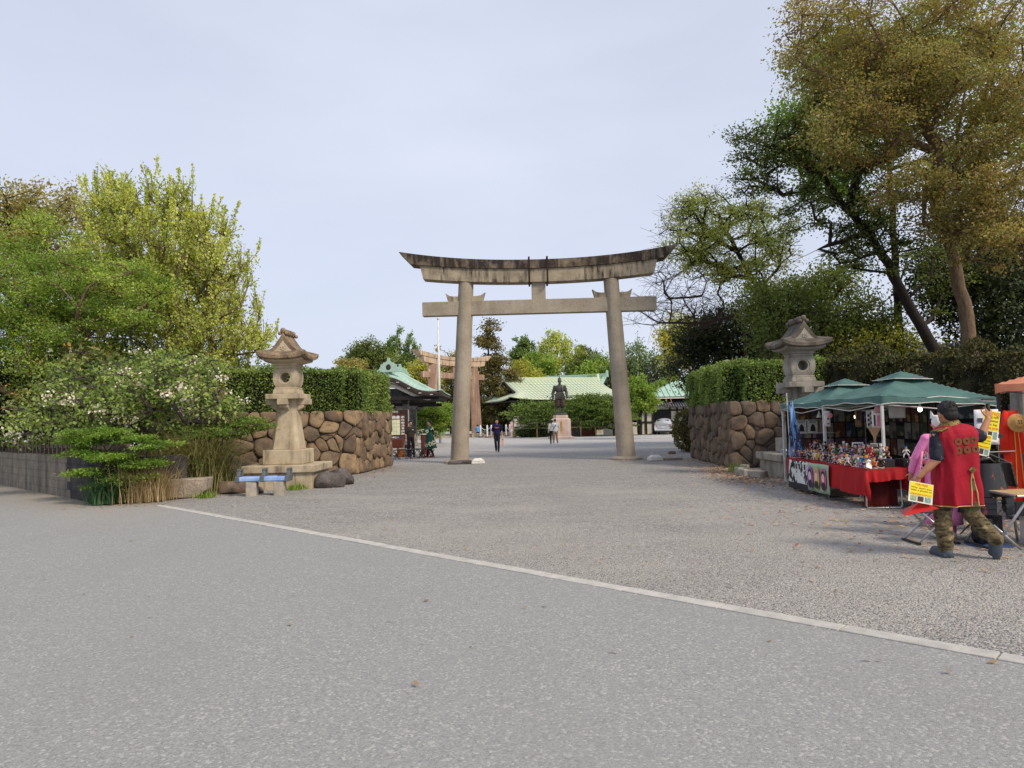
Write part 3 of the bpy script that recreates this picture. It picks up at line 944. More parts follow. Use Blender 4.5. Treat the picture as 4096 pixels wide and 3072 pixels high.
class Skeleton:
    def __init__(self):
        self.p = []; self.par = []; self.fix = {}
    def add(self, p, par):
        self.p.append(np.array(p, float)); self.par.append(par)
        return len(self.p) - 1
    def line(self, pts, r0=None, r1=None):
        """a hand placed trunk or limb; joins the nearest existing node"""
        pts = [np.array(p, float) for p in pts]
        par = -1
        if self.p:
            d = np.linalg.norm(np.array(self.p) - pts[0], axis=1); par = int(d.argmin())
        L = sum(np.linalg.norm(b - a) for a, b in zip(pts, pts[1:])); acc = 0
        first = True
        for a, b in zip(pts, pts[1:]):
            k = max(1, int(np.linalg.norm(b - a) / 0.45))
            for i in range(k if not first else k + 1):
                q = (i if first else i + 1) / k
                par = self.add(a + (b - a) * q + (NR.normal(size=3) * 0.025 if 0 < q < 1 else 0), par)
                if r0 is not None:
                    f = (acc + np.linalg.norm(b - a) * q) / L
                    self.fix[par] = r0 + (r1 - r0) * f
            acc += np.linalg.norm(b - a); first = False
        return par
    def reach(self, c, rng, seglen=0.5, sag=0.1):
        A = np.array(self.p)
        d = np.linalg.norm(A - c, axis=1) + 0.9 * np.maximum(0, A[:, 2] - c[2] + 0.2)
        i = int(d.argmin()); s = A[i]
        L = np.linalg.norm(c - s); k = max(1, int(L / seglen)); par = i
        mid = (s + c) / 2 + rng.normal(size=3) * 0.12 * L + np.array([0, 0, sag * L])
        for j in range(1, k + 1):
            q = j / k
            par = self.add((1 - q) ** 2 * s + 2 * q * (1 - q) * mid + q * q * c + rng.normal(size=3) * 0.02, par)
        return par
    def mesh(self, r_tip=0.012, r_base=0.25, ex=2.2, min_seg=3):
        n = len(self.p); P = np.array(self.p)
        acc = np.zeros(n); kids = [[] for _ in range(n)]
        rr = np.zeros(n)
        for i in range(n - 1, -1, -1):
            rr[i] = max(r_tip ** ex, acc[i])
            if self.par[i] >= 0:
                acc[self.par[i]] += rr[i]; kids[self.par[i]].append(i)
        r = rr ** (1 / ex)
        root = r[0]
        g = math.log(r_base / r_tip) / max(1e-6, math.log(root / r_tip)) if root > r_tip * 1.01 else 1
        r = r_tip * (r / r_tip) ** g
        for i, v in self.fix.items(): r[i] = max(r[i] * 0.5, v)
        mb = MB()
        stack = [(0, -1)]
        while stack:
            s, pa = stack.pop()
            ch = [s]; cur = s
            while kids[cur]:
                ks = sorted(kids[cur], key=lambda q: -r[q])
                for k in ks[1:]: stack.append((k, cur))
                cur = ks[0]; ch.append(cur)
            pts = [P[i] for i in ch]; rs = [r[i] for i in ch]
            if pa >= 0:
                pts = [P[pa]] + pts; rs = [min(r[pa], rs[0] * 1.15)] + rs
            if len(pts) < 2: continue
            rm = max(rs)
            mb.tube(pts, rs, 10 if rm > 0.12 else 6 if rm > 0.04 else min_seg, cap=False)
        return mb

def tree(name, label, trunk, blobs, m_leaf, m_bark, leaves=20000, leaf=0.11, clumps=140, csize=0.7, flat=0.7, seed=1, r_base=0.22,
         up=0.4, twigs=6, shoot=0.0, jitter=0.28, limbs=(), group=None, inner=0.3, r_tip=0.010, mind=0.6, cat='tree', aspect=0.62, extra=None, droop=0.0, tintvar=0.25, crown_name='crown', bare=0.0, spires=None):
    """trunk / limbs: hand placed lines in world space (first point = foot). blobs: (cx, cy, cz, rx, ry, rz, weight) crown volumes"""
    rng = np.random.default_rng(seed)
    base = np.array(trunk[0], float)
    t = thing(name, label, cat, tuple(base), 0, group)
    sk = Skeleton()
    sk.line([np.array(p) - base for p in trunk], r_base, r_base * 0.45)
    for l in limbs: sk.line([np.array(p) - base for p in l])
    B = np.array([b[:6] for b in blobs], float); wts = np.array([b[6] for b in blobs], float); wts /= wts.sum()
    C = []
    tries = 0
    while len(C) < clumps and tries < clumps * 30:
        tries += 1
        b = B[rng.choice(len(B), p=wts)]
        d = rng.normal(size=3); d /= np.linalg.norm(d)
        rr = rng.uniform(inner ** 3, 1) ** (1 / 3)
        rr *= 1 + 0.18 * math.sin(5 * d[0] + seed) * math.cos(4 * d[2] + 2 * d[1])
        c = b[:3] - base + d * rr * b[3:6]
        if any(np.linalg.norm((c - o) / np.array([1, 1, flat])) < mind * csize for o in C): continue
        C.append(c)
    root = sk.p[0]
    C.sort(key=lambda c: min(np.linalg.norm(c - np.array(sk.p), axis=1)))
    ends = [sk.reach(c, rng) for c in C]
    P = []; T = []; Dr = []
    per = max(1, leaves // max(1, len(C)))
    for c, e in zip(C, ends):
        cs = csize * rng.uniform(0.65, 1.3)
        tw = []
        for k in range(twigs):
            d = rng.normal(size=3); d[2] = d[2] * 0.8 + 0.15 + shoot; d /= np.linalg.norm(d)
            q = c + d * np.array([1, 1, flat]) * cs * rng.uniform(0.6, 1.15)
            sk.add(q, e); tw.append(q)
        if rng.random() < bare: continue
        nn = int(per * rng.uniform(0.6, 1.4) * cs ** 2 / csize ** 2)
        tw = np.array(tw)
        k = rng.integers(0, len(tw), nn); f = rng.uniform(0.12, 1.08, nn)[:, None]
        pos = c + (tw[k] - c) * f + rng.normal(size=(nn, 3)) * cs * jitter * np.array([1, 1, flat])
        P.append(pos); Dr.append((tw[k] - c) / (np.linalg.norm(tw[k] - c, axis=1, keepdims=True) + 1e-9))
        cb = rng.normal() * tintvar * 0.7
        T.append(0.5 + cb + rng.normal(size=nn) * tintvar * 0.55)
    if spires:      # long upright shoots standing out of the crown
        ns, sl, per_s = spires
        hi = np.array(C); mid = hi.mean(0)
        wgt = np.linalg.norm((hi - mid)[:, :2], axis=1) + np.maximum(0, hi[:, 2] - mid[2]) * 1.2 + .3
        for k in rng.choice(len(C), ns, p=wgt / wgt.sum()):
            c = C[k] + rng.normal(size=3) * csize * .45
            out = (C[k] - mid) * np.array([1, 1, 0]); out /= np.linalg.norm(out) + 1e-6
            L = sl * rng.uniform(.55, 1.25)
            tip = c + np.array([0, 0, L]) + out * L * rng.uniform(.0, .35) + rng.normal(size=3) * .05
            e2 = sk.add((c + tip) / 2 + rng.normal(size=3) * .02, ends[k]); sk.add(tip, e2)
            f = rng.uniform(0, 1.02, per_s)[:, None]
            P.append(c + (tip - c) * f + rng.normal(size=(per_s, 3)) * .055 * (1.25 - f)); Dr.append(np.repeat(((tip - c) / L)[None], per_s, 0) * .4)
            T.append(.6 + rng.normal() * .12 + rng.normal(size=per_s) * .15)
    sk.mesh(r_tip=r_tip, r_base=r_base).build('trunk', m_bark, t, smooth=True)
    if P:
        P = np.concatenate(P); T = np.concatenate(T); Dr = np.concatenate(Dr)
        link(crown_name, leaf_mesh('crown', P, leaf, T, rng, up, aspect, Dr * 0.8, droop), m_leaf, t)
        if extra:   # (name, material, fraction, size) e.g. blossom
            nm, m2, fr, sz = extra
            # gather in bunches
            w_ = np.maximum(0, np.sin(P[:, 0] * 2.3 + 1) * np.sin(P[:, 2] * 5 + P[:, 1] * 2) - .25) + 1e-5
            ids = rng.choice(len(P), max(1, int(len(P) * fr / 14)), replace=False, p=w_ / w_.sum())
            Q = np.repeat(P[ids], 14, axis=0) + rng.normal(size=(len(ids) * 14, 3)) * np.array([.09, .09, .05])
            link(nm, leaf_mesh(nm, Q, sz, rng.uniform(0, 1, len(Q)), rng, 0.1, 0.95), m2, t)
    return t

M_BARK = mat('bark_grey', (92, 78, 66), (60, 52, 46), vs=6, stretch=(3, 3, 0.6), rough=0.95, bump=0.8, bs=20, bd=0.02)
M_BARK_DARK = mat('bark_dark', (56, 48, 44), (38, 34, 32), vs=6, stretch=(3, 3, 0.6), rough=0.95, bump=0.8, bs=20, bd=0.02)
M_BARK_PALE = mat('bark_pale', (128, 108, 88), (92, 76, 62), vs=6, stretch=(3, 3, 0.6), rough=0.95, bump=0.8, bs=20, bd=0.02)
M_BARK_CHERRY = mat('bark_cherry', (96, 86, 84), (66, 60, 60), vs=8, rough=0.9, bump=0.5, bs=20, bd=0.02)
L_GINKGO = leaf_mat('leaf_ginkgo', [(120, 132, 44), (154, 164, 60), (188, 190, 88)], 0.45)
L_MAPLE = leaf_mat('leaf_maple', [(82, 112, 30), (114, 142, 40), (150, 166, 58)], 0.45)
L_MAPLE_DEEP = leaf_mat('leaf_maple_deep', [(60, 92, 24), (98, 130, 32), (138, 156, 46)], 0.45)
L_BROWN = leaf_mat('leaf_bronze', [(118, 110, 52), (144, 132, 64), (130, 136, 62)], 0.35)
L_ORANGE = leaf_mat('leaf_orange', [(110, 98, 46), (138, 118, 58), (108, 114, 52), (162, 140, 78)], 0.5)
L_GREEN = leaf_mat('leaf_green', [(60, 74, 26), (86, 102, 36), (118, 128, 52)], 0.4)
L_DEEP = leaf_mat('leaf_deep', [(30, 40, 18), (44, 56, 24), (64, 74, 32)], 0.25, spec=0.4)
L_MID = leaf_mat('leaf_mid', [(58, 80, 26), (84, 108, 36), (116, 134, 52)], 0.4)
L_YELLOW = leaf_mat('leaf_yellow_green', [(112, 120, 28), (146, 148, 40), (176, 164, 52)], 0.4)
L_CHERRY = leaf_mat('leaf_cherry', [(80, 104, 40), (112, 136, 54), (148, 160, 78)], 0.4)
L_BLOSSOM = leaf_mat('blossom', [(206, 170, 158), (226, 204, 190), (236, 226, 214)], 0.3)
L_CONIFER = leaf_mat('leaf_conifer', [(64, 60, 28), (92, 86, 38), (118, 104, 48)], 0.2)
L_CONIFER_G = leaf_mat('leaf_conifer_green', [(66, 92, 40), (96, 120, 54), (126, 142, 70)], 0.25)
L_HEDGE = leaf_mat('leaf_hedge', [(56, 78, 24), (88, 112, 36), (128, 146, 54)], 0.3, spec=0.4)
L_HEDGE_BROWN = leaf_mat('leaf_hedge_brown', [(58, 62, 26), (84, 84, 36), (112, 100, 50)], 0.3)
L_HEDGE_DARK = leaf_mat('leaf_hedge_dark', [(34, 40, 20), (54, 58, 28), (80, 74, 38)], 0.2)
L_GRASS = leaf_mat('grass_blades', [(66, 82, 38), (108, 110, 58), (156, 142, 92)], 0.3)
L_LILY = leaf_mat('strap_leaves', [(30, 62, 34), (44, 80, 44), (60, 96, 56)], 0.25, spec=0.4)

def G_(x, y, z=0.0):
    return (x, y, z)

# left: ginkgo, maples, bronze camphor
tree('ginkgo_tree', 'tall fresh yellow green ginkgo with spiky upright shoots behind the hedge', [(-11.6, 25.5, 0.5), (-11.7, 25.5, 3.4), (-12.0, 25.6, 6.0), (-12.8, 25.4, 8.4)],
     [(-12.9, 25.6, 7.7, 2.2, 2.0, 2.3, 1.2), (-11.4, 25.4, 5.9, 2.1, 2.0, 3.0, 1.4), (-10.5, 25.2, 4.2, 1.7, 1.7, 1.5, .7), (-13.9, 25.2, 5.9, 2.0, 1.9, 2.4, .9), (-14.2, 25.5, 9.2, 1.0, 1.0, 1.3, .4), (-12.2, 25.6, 8.9, 1.1, 1.0, 1.4, .5), (-10.9, 25.4, 7.2, 1.0, 1.0, 1.6, .4), (-12.3, 24.6, 3.6, 2.4, 1.2, 1.0, .7)],
     L_GINKGO, M_BARK_PALE, leaves=50000, leaf=0.085, spires=(290, 0.95, 70), clumps=280, csize=0.72, flat=1.3, seed=3, r_base=0.26, shoot=1.5, jitter=0.085, up=0.1, aspect=0.95, mind=0.58, twigs=9,
     limbs=[[(-11.7, 25.5, 3.4), (-12.3, 25.3, 5.5), (-12.9, 25.3, 8.0)], [(-11.7, 25.5, 3.6), (-11.0, 25.4, 5.6), (-10.6, 25.4, 8.2)], [(-11.7, 25.5, 3.2), (-10.5, 25.2, 4.3), (-9.2, 25.2, 5.0)]])
tree('maple_tree', 'spreading light green maple with layered boughs beside the ginkgo', [(-15.0, 22.6, 0.8), (-14.8, 22.6, 2.6), (-14.9, 22.5, 4.0)],
     [(-15.8, 22.4, 6.6, 3.0, 2.4, 1.7, 1.3), (-13.2, 22.2, 5.5, 2.4, 2.2, 1.5, 1.0), (-16.2, 22.0, 4.8, 2.4, 2.0, 1.1, .8), (-13.6, 21.8, 3.6, 2.2, 1.8, .9, .5), (-18.5, 22.8, 6.0, 2.4, 2.2, 2.4, .8)],
     L_MAPLE, M_BARK_PALE, leaves=72000, leaf=0.082, clumps=230, csize=0.75, flat=0.34, seed=8, r_base=0.2, up=0.7, jitter=0.3, mind=0.6,
     limbs=[[(-14.8, 22.6, 2.6), (-15.5, 22.5, 3.9), (-16.6, 22.4, 5.6)], [(-14.8, 22.6, 2.8), (-14.2, 22.5, 4.2), (-13.4, 22.4, 5.4)], [(-14.8, 22.6, 2.4), (-16.6, 22.2, 3.3), (-18.0, 22.2, 4.0)]])
tree('camphor_tree', 'bronze and olive leaved camphor tree rising behind the light green maple', [(-22.5, 33, 0.5), (-22.2, 33, 5), (-21.5, 33, 10)],
     [(-21.4, 33, 11.4, 3.0, 2.5, 1.9, 1.2), (-23.6, 33, 9.6, 2.8, 2.4, 2.0, .7), (-18.4, 32.5, 8.4, 2.0, 2, 1.6, .5), (-20, 32, 7, 2.6, 2, 1.6, .5)],
     L_BROWN, M_BARK, leaves=30000, leaf=0.15, clumps=130, csize=0.9, flat=0.75, seed=5, r_base=0.3)
tree('dark_tree', 'dark shaded evergreen tree behind the stone post fence', [(-19.2, 25.5, 0.6), (-19.0, 25.5, 3), (-18.8, 25.4, 5)],
     [(-18.6, 25.0, 3.1, 2.4, 1.8, 2.0, 1), (-15.8, 23.6, 2.3, 2.0, 1.2, 1.4, 1), (-20.5, 26.2, 3.5, 2.2, 1.8, 2.4, 1), (-12.9, 22.4, 2.1, 1.8, .9, 1.3, .9), (-14.5, 24.2, 3.3, 3, 1.3, 1.2, .8)],
     L_DEEP, M_BARK_DARK, leaves=26000, leaf=0.14, clumps=150, csize=0.8, flat=0.8, seed=6, r_base=0.2)
tree('evergreen_shrub', 'dark leaved evergreen shrub with orange tipped shoots behind the cherry', [(-12.1, 20.2, 0.8), (-12.0, 20.2, 2.2), (-11.8, 20.1, 3.3)],
     [(-12.0, 20.0, 2.9, 1.1, .9, 1.1, 1), (-13.0, 20.4, 2.1, 1.3, .9, .9, 1), (-10.6, 20.2, 2.5, 1.2, .9, .9, .8)],
     leaf_mat('leaf_shrub', [(40, 64, 26), (66, 92, 36), (104, 112, 50), (176, 122, 48)], 0.3, spec=0.5), M_BARK_DARK, leaves=9000, leaf=0.13, clumps=60, csize=0.55, flat=0.9, seed=9, r_base=0.08, cat='shrub', tintvar=0.22)
tree('cherry_tree', 'low spreading cherry tree with fading white and pink blossom over the garden', [(-8.6, 18.9, 0.3), (-8.7, 18.8, 1.3), (-9.0, 18.6, 1.9)],
     [(-9.6, 18.2, 2.35, 2.3, 1.2, .85, 1.2), (-11.3, 18.0, 1.95, 1.6, 1.0, .62, .8), (-8.0, 18.3, 2.25, .95, .9, .75, .7), (-9.0, 18.4, 3.0, 1.6, 1.0, .6, .6), (-10.9, 18.4, 2.8, 1.1, 1.0, .5, .4)],
     L_CHERRY, M_BARK_CHERRY, leaves=11000, leaf=0.10, clumps=120, csize=0.55, flat=0.45, seed=14, r_base=0.13, up=0.3, twigs=8, r_tip=0.008, mind=0.55,
     limbs=[[(-8.9, 18.7, 1.6), (-10.2, 18.3, 1.75), (-12.2, 18.0, 1.6)], [(-8.8, 18.8, 1.5), (-8.0, 18.5, 2.2), (-7.2, 18.3, 3.0)], [(-8.9, 18.6, 1.7), (-8.2, 18.3, 1.8), (-7.6, 18.2, 1.75)], [(-9.0, 18.6, 1.9), (-9.8, 18.5, 2.6), (-10.6, 18.4, 3.1)]],
     extra=('blossom', L_BLOSSOM, 0.13, 0.07), bare=0.12, droop=0.3)
for lab, tr, bl, sd, nl in (
    ('low layered japanese maple spilling over the end of the block wall', [(-9.35, 16.4, 0.05), (-9.3, 16.4, .7), (-9.4, 16.4, 1.2)], [(-10.0, 16.45, 1.40, .6, .4, .09, 1), (-9.4, 16.15, 1.58, .7, .4, .1, 1.1), (-8.7, 16.1, 1.42, .65, .4, .1, 1), (-8.1, 16.1, 1.25, .5, .35, .09, .8), (-9.7, 16.1, 1.12, .65, .4, .09, 1), (-9.0, 15.95, 1.0, .6, .4, .1, 1), (-8.35, 15.95, .85, .55, .35, .09, .8), (-9.3, 15.85, .70, .5, .3, .09, .6), (-8.6, 15.85, .56, .5, .3, .09, .7), (-8.95, 15.8, .34, .36, .26, .08, .4)], 31, 24000),
    ('low layered japanese maple in front of the boulder wall and grasses', [(-7.7, 18.6, 0.05), (-7.6, 18.5, .8), (-7.5, 18.4, 1.4)], [(-7.7, 18.2, 1.50, .9, .6, .22, 1), (-6.9, 18.6, 1.68, .6, .5, .2, .6), (-8.2, 17.6, .75, .6, .5, .2, .5)], 32, 8000)):
    tree('japanese_maple', lab, tr, bl, L_MAPLE_DEEP, M_BARK_CHERRY, leaves=nl, leaf=0.058, clumps=125, csize=0.27, flat=0.2, seed=sd, r_base=0.04, up=0.9, r_tip=0.004, mind=0.5, cat='shrub', tintvar=0.2)

# clumps of grass: blades arching out of one point
def grass_clump(name, label, loc, n, h, spread, m, seed, width=0.012, upright=0.5, cat='grass'):
    rng = np.random.default_rng(seed)
    vs = []; fs = []; tint = []
    for i in range(n):
        a = rng.uniform(0, 2 * PI); d = np.array([math.cos(a), math.sin(a), 0]); sd = np.array([-d[1], d[0], 0])
        p = np.array([rng.normal() * spread * .25, rng.normal() * spread * .25, 0]); L = h * rng.uniform(.55, 1.15)
        lean = rng.uniform(.08, 1.0) ** upright; t_ = rng.random()
        k0 = len(vs)
        for j in range(6):
            q = j / 5
            th = lean * 1.9 * q ** 1.3
            if j: p = p + (d * math.sin(th) + np.array([0, 0, math.cos(th)])) * L / 5
            w = width * (1 - q * .9)
            vs += [tuple(p - sd * w), tuple(p + sd * w)]
            if j:
                o_ = k0 + (j - 1) * 2
                fs.append((o_, o_ + 1, o_ + 3, o_ + 2)); tint.append(t_)
    vs = [(x, y, max(z, 0.01)) for x, y, z in vs]
    me = bpy.data.meshes.new(name); me.from_pydata(vs, [], fs)
    at = me.attributes.new('tint', 'FLOAT', 'FACE'); at.data.foreach_set('value', np.array(tint, dtype=np.float32))
    o = link(name, me, m); o.location = loc
    return tag(o, label, cat)
pg = thing('pampas_grass', 'large clump of arching straw and green pampas grass with pale plumes', 'grass', (-8.05, 18.15, 0.05))
o = grass_clump('blades', None, (0, 0, 0), 2600, 1.95, 1.3, L_GRASS, 2, 0.014, 0.36, None); o.parent = pg
for i, (x, y, h) in enumerate(((-.55, .3, 2.62), (-.15, .35, 2.66), (.45, .3, 2.52))):
    pl = MB()
    pl.tube([(x * .3, y, 0.2), (x * .8, y, 1.4), (x, y, h - .1)], 0.008, 5)
    rr = random.Random(i)
    for k in range(260):
        q = rr.random(); a_ = rr.uniform(0, 2 * PI); w = 0.02 + 0.10 * math.sin(PI * min(1, q * 1.02)) ** .7
        z = h - .32 + q * .62
        pl.add([(x, y, z), (x + math.cos(a_) * w, y + math.sin(a_) * w, z + .07), (x + math.cos(a_ + .15) * w, y + math.sin(a_ + .15) * w, z + .06)], [(0, 1, 2)])
    pl.build('plume', mat('plume', (206, 184, 150), (182, 160, 126), vs=10), pg)
grass_clump('straw_grass', 'clump of dry straw coloured grass hanging beside the block wall end', (-8.35, 16.15, 0.02), 1100, 1.1, 1.0, leaf_mat('straw', [(116, 98, 62), (142, 122, 82), (166, 148, 106)], .25), 5, 0.007, 0.5)
grass_clump('lily_clump', 'dark green strap leaved plant at the foot of the block wall', (-8.95, 15.78, 0.02), 700, .85, .6, L_LILY, 6, 0.014, 0.42, cat='plant')
for i, (x, y, lab) in enumerate(((-7.2, 16.65, 'low green weeds in front of the pale cut stone'), (-5.55, 18.2, 'tuft of green weeds at the lantern plinth foot'), (6.4, 20.6, 'tuft of green weeds at the foot of the right boulder wall'), (8.0, 29.6, 'low green weeds beside the clipped bush by the wall end'))):
    grass_clump('weed_tuft', lab, (x, y, 0), 90, .22 + .1 * (i > 1), .5, L_MAPLE_DEEP, 40 + i, 0.012, 0.7, cat='weeds')

# clipped hedges on top of the stone walls
def hedge(name, label, path, width, z0, z1, m, dens, seed, leaf=0.075, side=1, wob=0.06):
    """path: centre line points; a clipped box of leaves round a twiggy core"""
    rng = np.random.default_rng(seed)
    t = thing(name, label, 'hedge', (path[0][0], path[0][1], z0))
    P = []; T = []; Dr = []
    o3 = np.array([path[0][0], path[0][1], z0])
    core = MB()
    for (a, b) in zip(path, path[1:]):
        a_, b_ = np.array([*a, 0.]), np.array([*b, 0.])
        L = np.linalg.norm(b_ - a_); u = (b_ - a_) / L; n = np.array([u[1], -u[0], 0])
        H = z1 - z0
        for (fa, area) in (('s+', L * H), ('s-', L * H), ('t', L * width), ('e0', width * H), ('e1', width * H)):
            k = int(area * dens)
            x = rng.uniform(-.05, L + .05, k); y = rng.uniform(-width / 2, width / 2, k); z = rng.uniform(0, H, k)
            dr = np.zeros((k, 3))
            if fa == 's+': y[:] = width / 2; dr += n
            elif fa == 's-': y[:] = -width / 2; dr -= n
            elif fa == 't': z[:] = H; dr[:, 2] = 1
            elif fa == 'e0': x[:] = 0; dr -= u
            else: x[:] = L; dr += u
            w = wob * (np.sin(x * 2.3 + z * 1.7) + np.sin(x * 5.1 - z * 3.9 + y * 4)) + rng.normal(size=k) * 0.045
            pos = a_ + np.outer(x, u) + np.outer(y, n); pos[:, 2] = z0 + z
            pos += dr * w[:, None]
            # rounded shoulders and ragged lower fringe
            P.append(pos - o3); Dr.append(dr)
            T.append(0.45 + 0.16 * np.sin(x * 1.3 + 2 * z) * np.cos(z * 2.1 + x * .7) + rng.normal(size=k) * 0.22 + 0.10 * (z / H))
        c = (a_ + b_) / 2
        core.box((c[0] - o3[0], c[1] - o3[1], H / 2), (L - .1, width - .18, H - .14), rot=(0, 0, math.atan2(u[1], u[0])))
    link('foliage', leaf_mesh('foliage', np.concatenate(P), leaf, np.concatenate(T), rng, 0.15, 0.6, np.concatenate(Dr) * 0.5), m, t)
    core.build('twigs', M_TWIG, t)
    return t
M_TWIG = mat('hedge_twigs', (34, 38, 22), (24, 24, 16), vs=14, rough=1, bump=1.0, bs=22, bd=0.06)
hedge('clipped_hedge', 'clipped green hedge on the brown boulder wall behind the pale lantern', [(-12.5, 21.65), (-5.75, 23.85), (-5.42, 27.4)], 1.3, 2.0, 3.42, L_HEDGE, 900, 1)
hedge('clipped_hedge', 'clipped green hedge on the grey brown boulder wall by the stall', [(7.62, 28.1), (7.42, 22.95), (13.6, 23.3)], 1.25, 2.02, 3.28, L_HEDGE, 900, 2)
hedge('clipped_hedge', 'dark brownish hedge running behind the market stall canopies', [(9.2, 20.6), (17.5, 18.4), (21, 16.5)], 1.4, 0.0, 3.15, L_HEDGE_DARK, 520, 3, leaf=0.1, wob=0.2)
hedge('clipped_hedge', 'clipped evergreen hedge farther back behind the grey lantern', [(9.6, 26.5), (20, 25.0)], 1.6, 0.0, 3.5, L_HEDGE_BROWN, 300, 4, leaf=0.12, wob=0.1)

# ---------------------------------------------------------------- trees on the right and beyond the gate
def at(px, py, Y):
    """world point seen at photograph position px, py when it stands Y metres away"""
    return ((px - 2048) / 2840 * Y, Y, 1.65 + (1681 - (px - 2048) * 0.0227 - py) * Y / 2840)
def bl(px, py, Y, hx, hy, w=1.0, dy=None):
    k = Y / 2840
    return (*at(px, py, Y), hx * k, (dy if dy else hx * k * 0.8), hy * k, w)
def foot(px, Y): return ((px - 2048) / 2840 * Y, Y, 0.0)

tree('orange_leaved_tree', 'huge tree with orange bronze spring leaves and a pale straight trunk', [foot(3905, 25), at(3892, 1429, 25), at(3883, 1266, 25), at(3847, 1040, 25), at(3793, 859, 24.6), at(3757, 678, 24.3)],
     [bl(3520, 130, 23.5, 330, 210, 1.3), bl(3880, 250, 23, 360, 330, 1.9), bl(3480, 470, 23, 215, 170, 1.0), bl(3800, 720, 23, 240, 200, 1.1), bl(4060, 900, 22.5, 190, 190, .8), bl(4100, 500, 22, 300, 380, 1.2), bl(3620, 300, 24.5, 330, 220, 1.0), bl(3330, 60, 23.5, 170, 140, .35)],
     L_ORANGE, M_BARK_PALE, leaves=88000, leaf=0.10, clumps=225, csize=1.0, flat=0.6, seed=21, r_base=0.32, mind=0.6, droop=0.35, up=0.2, jitter=0.21,
     limbs=[[at(3847, 1040, 25), at(3875, 860, 24.6), at(3865, 633, 24.2), at(3930, 320, 24)], [at(3793, 859, 24.6), at(3800, 560, 24), at(3710, 400, 23.8), at(3560, 260, 23.6)],
            [at(3800, 600, 24.2), at(3640, 510, 23.6), at(3500, 500, 23.3)], [at(3865, 650, 24.2), at(3990, 420, 23.6), at(4060, 150, 23.2)]])
tree('leaning_tree', 'dark trunked tree leaning over the approach with sparse green leaves', [foot(3800, 26.5), at(3766, 1438, 26.5), at(3666, 1248, 26.5), at(3594, 1103, 26.3), at(3513, 922, 26), at(3422, 823, 25.8)],
     [bl(3150, 560, 25.6, 190, 100, 1), bl(3340, 450, 25.8, 130, 160, 1), bl(3080, 690, 25.4, 130, 70, .6), bl(3350, 800, 25.5, 220, 120, 1.0), bl(3560, 780, 26.5, 120, 220, .9), bl(3470, 980, 25.8, 170, 120, .8), bl(3720, 1060, 27, 150, 200, .9), bl(3330, 640, 25.8, 150, 110, .8), bl(3560, 560, 26.5, 150, 150, .7)],
     L_GREEN, M_BARK_DARK, leaves=26000, leaf=0.11, clumps=230, csize=0.62, flat=0.5, seed=22, r_base=0.27, mind=0.55, twigs=7, jitter=0.26, r_tip=0.011,
     limbs=[[at(3422, 823, 25.8), at(3250, 787, 25.6), at(3097, 687, 25.4)], [at(3400, 800, 25.8), at(3330, 690, 25.8), at(3180, 560, 25.6)], [at(3500, 930, 26), at(3300, 990, 25.6), at(3130, 1080, 25.4)], [at(3430, 830, 25.8), at(3480, 650, 26), at(3400, 480, 26)], [at(3700, 1310, 26.5), at(3560, 1290, 26), at(3480, 1310, 25.6)]], bare=0.12)
tree('light_green_tree', 'slender tree with fresh light green leaves above the dark evergreen bush', [foot(3060, 36), at(3062, 1330, 36), at(3050, 1150, 36), at(2970, 1000, 36), at(2900, 850, 36)],
     [bl(2890, 830, 35.5, 170, 110, 1), bl(2950, 1000, 35.5, 230, 130, 1.4), bl(2780, 960, 35, 130, 90, .6), bl(3080, 1110, 36, 150, 170, 1), bl(3060, 900, 36.5, 150, 130, .8)],
     leaf_mat('leaf_light', [(112, 124, 44), (144, 152, 60), (172, 172, 88)], 0.5), M_BARK_DARK, leaves=21000, leaf=0.13, clumps=170, csize=0.75, flat=0.6, seed=23, r_base=0.2, twigs=9, r_tip=0.012, bare=0.1)
tree('bare_tree', 'leafless tree with fine spreading branches reaching toward the torii', [foot(2990, 38), at(2985, 1330, 38), at(2950, 1240, 38)],
     [bl(2720, 1150, 37.5, 150, 110, 1), bl(2850, 1060, 37.5, 130, 100, .6), bl(2640, 1250, 37.5, 120, 70, .8), bl(2820, 1250, 37.5, 160, 90, .8), bl(2760, 900, 37.5, 110, 120, .5)],
     L_GREEN, M_BARK, leaves=10, leaf=0.1, clumps=150, csize=1.0, flat=0.8, seed=24, r_base=0.13, twigs=9, r_tip=0.007, bare=1.0, shoot=0.2,
     limbs=[[at(2950, 1240, 38), at(2820, 1180, 37.5), at(2690, 1190, 37.5)], [at(2960, 1260, 38), at(2830, 1290, 37.5), at(2650, 1290, 37.5)]])
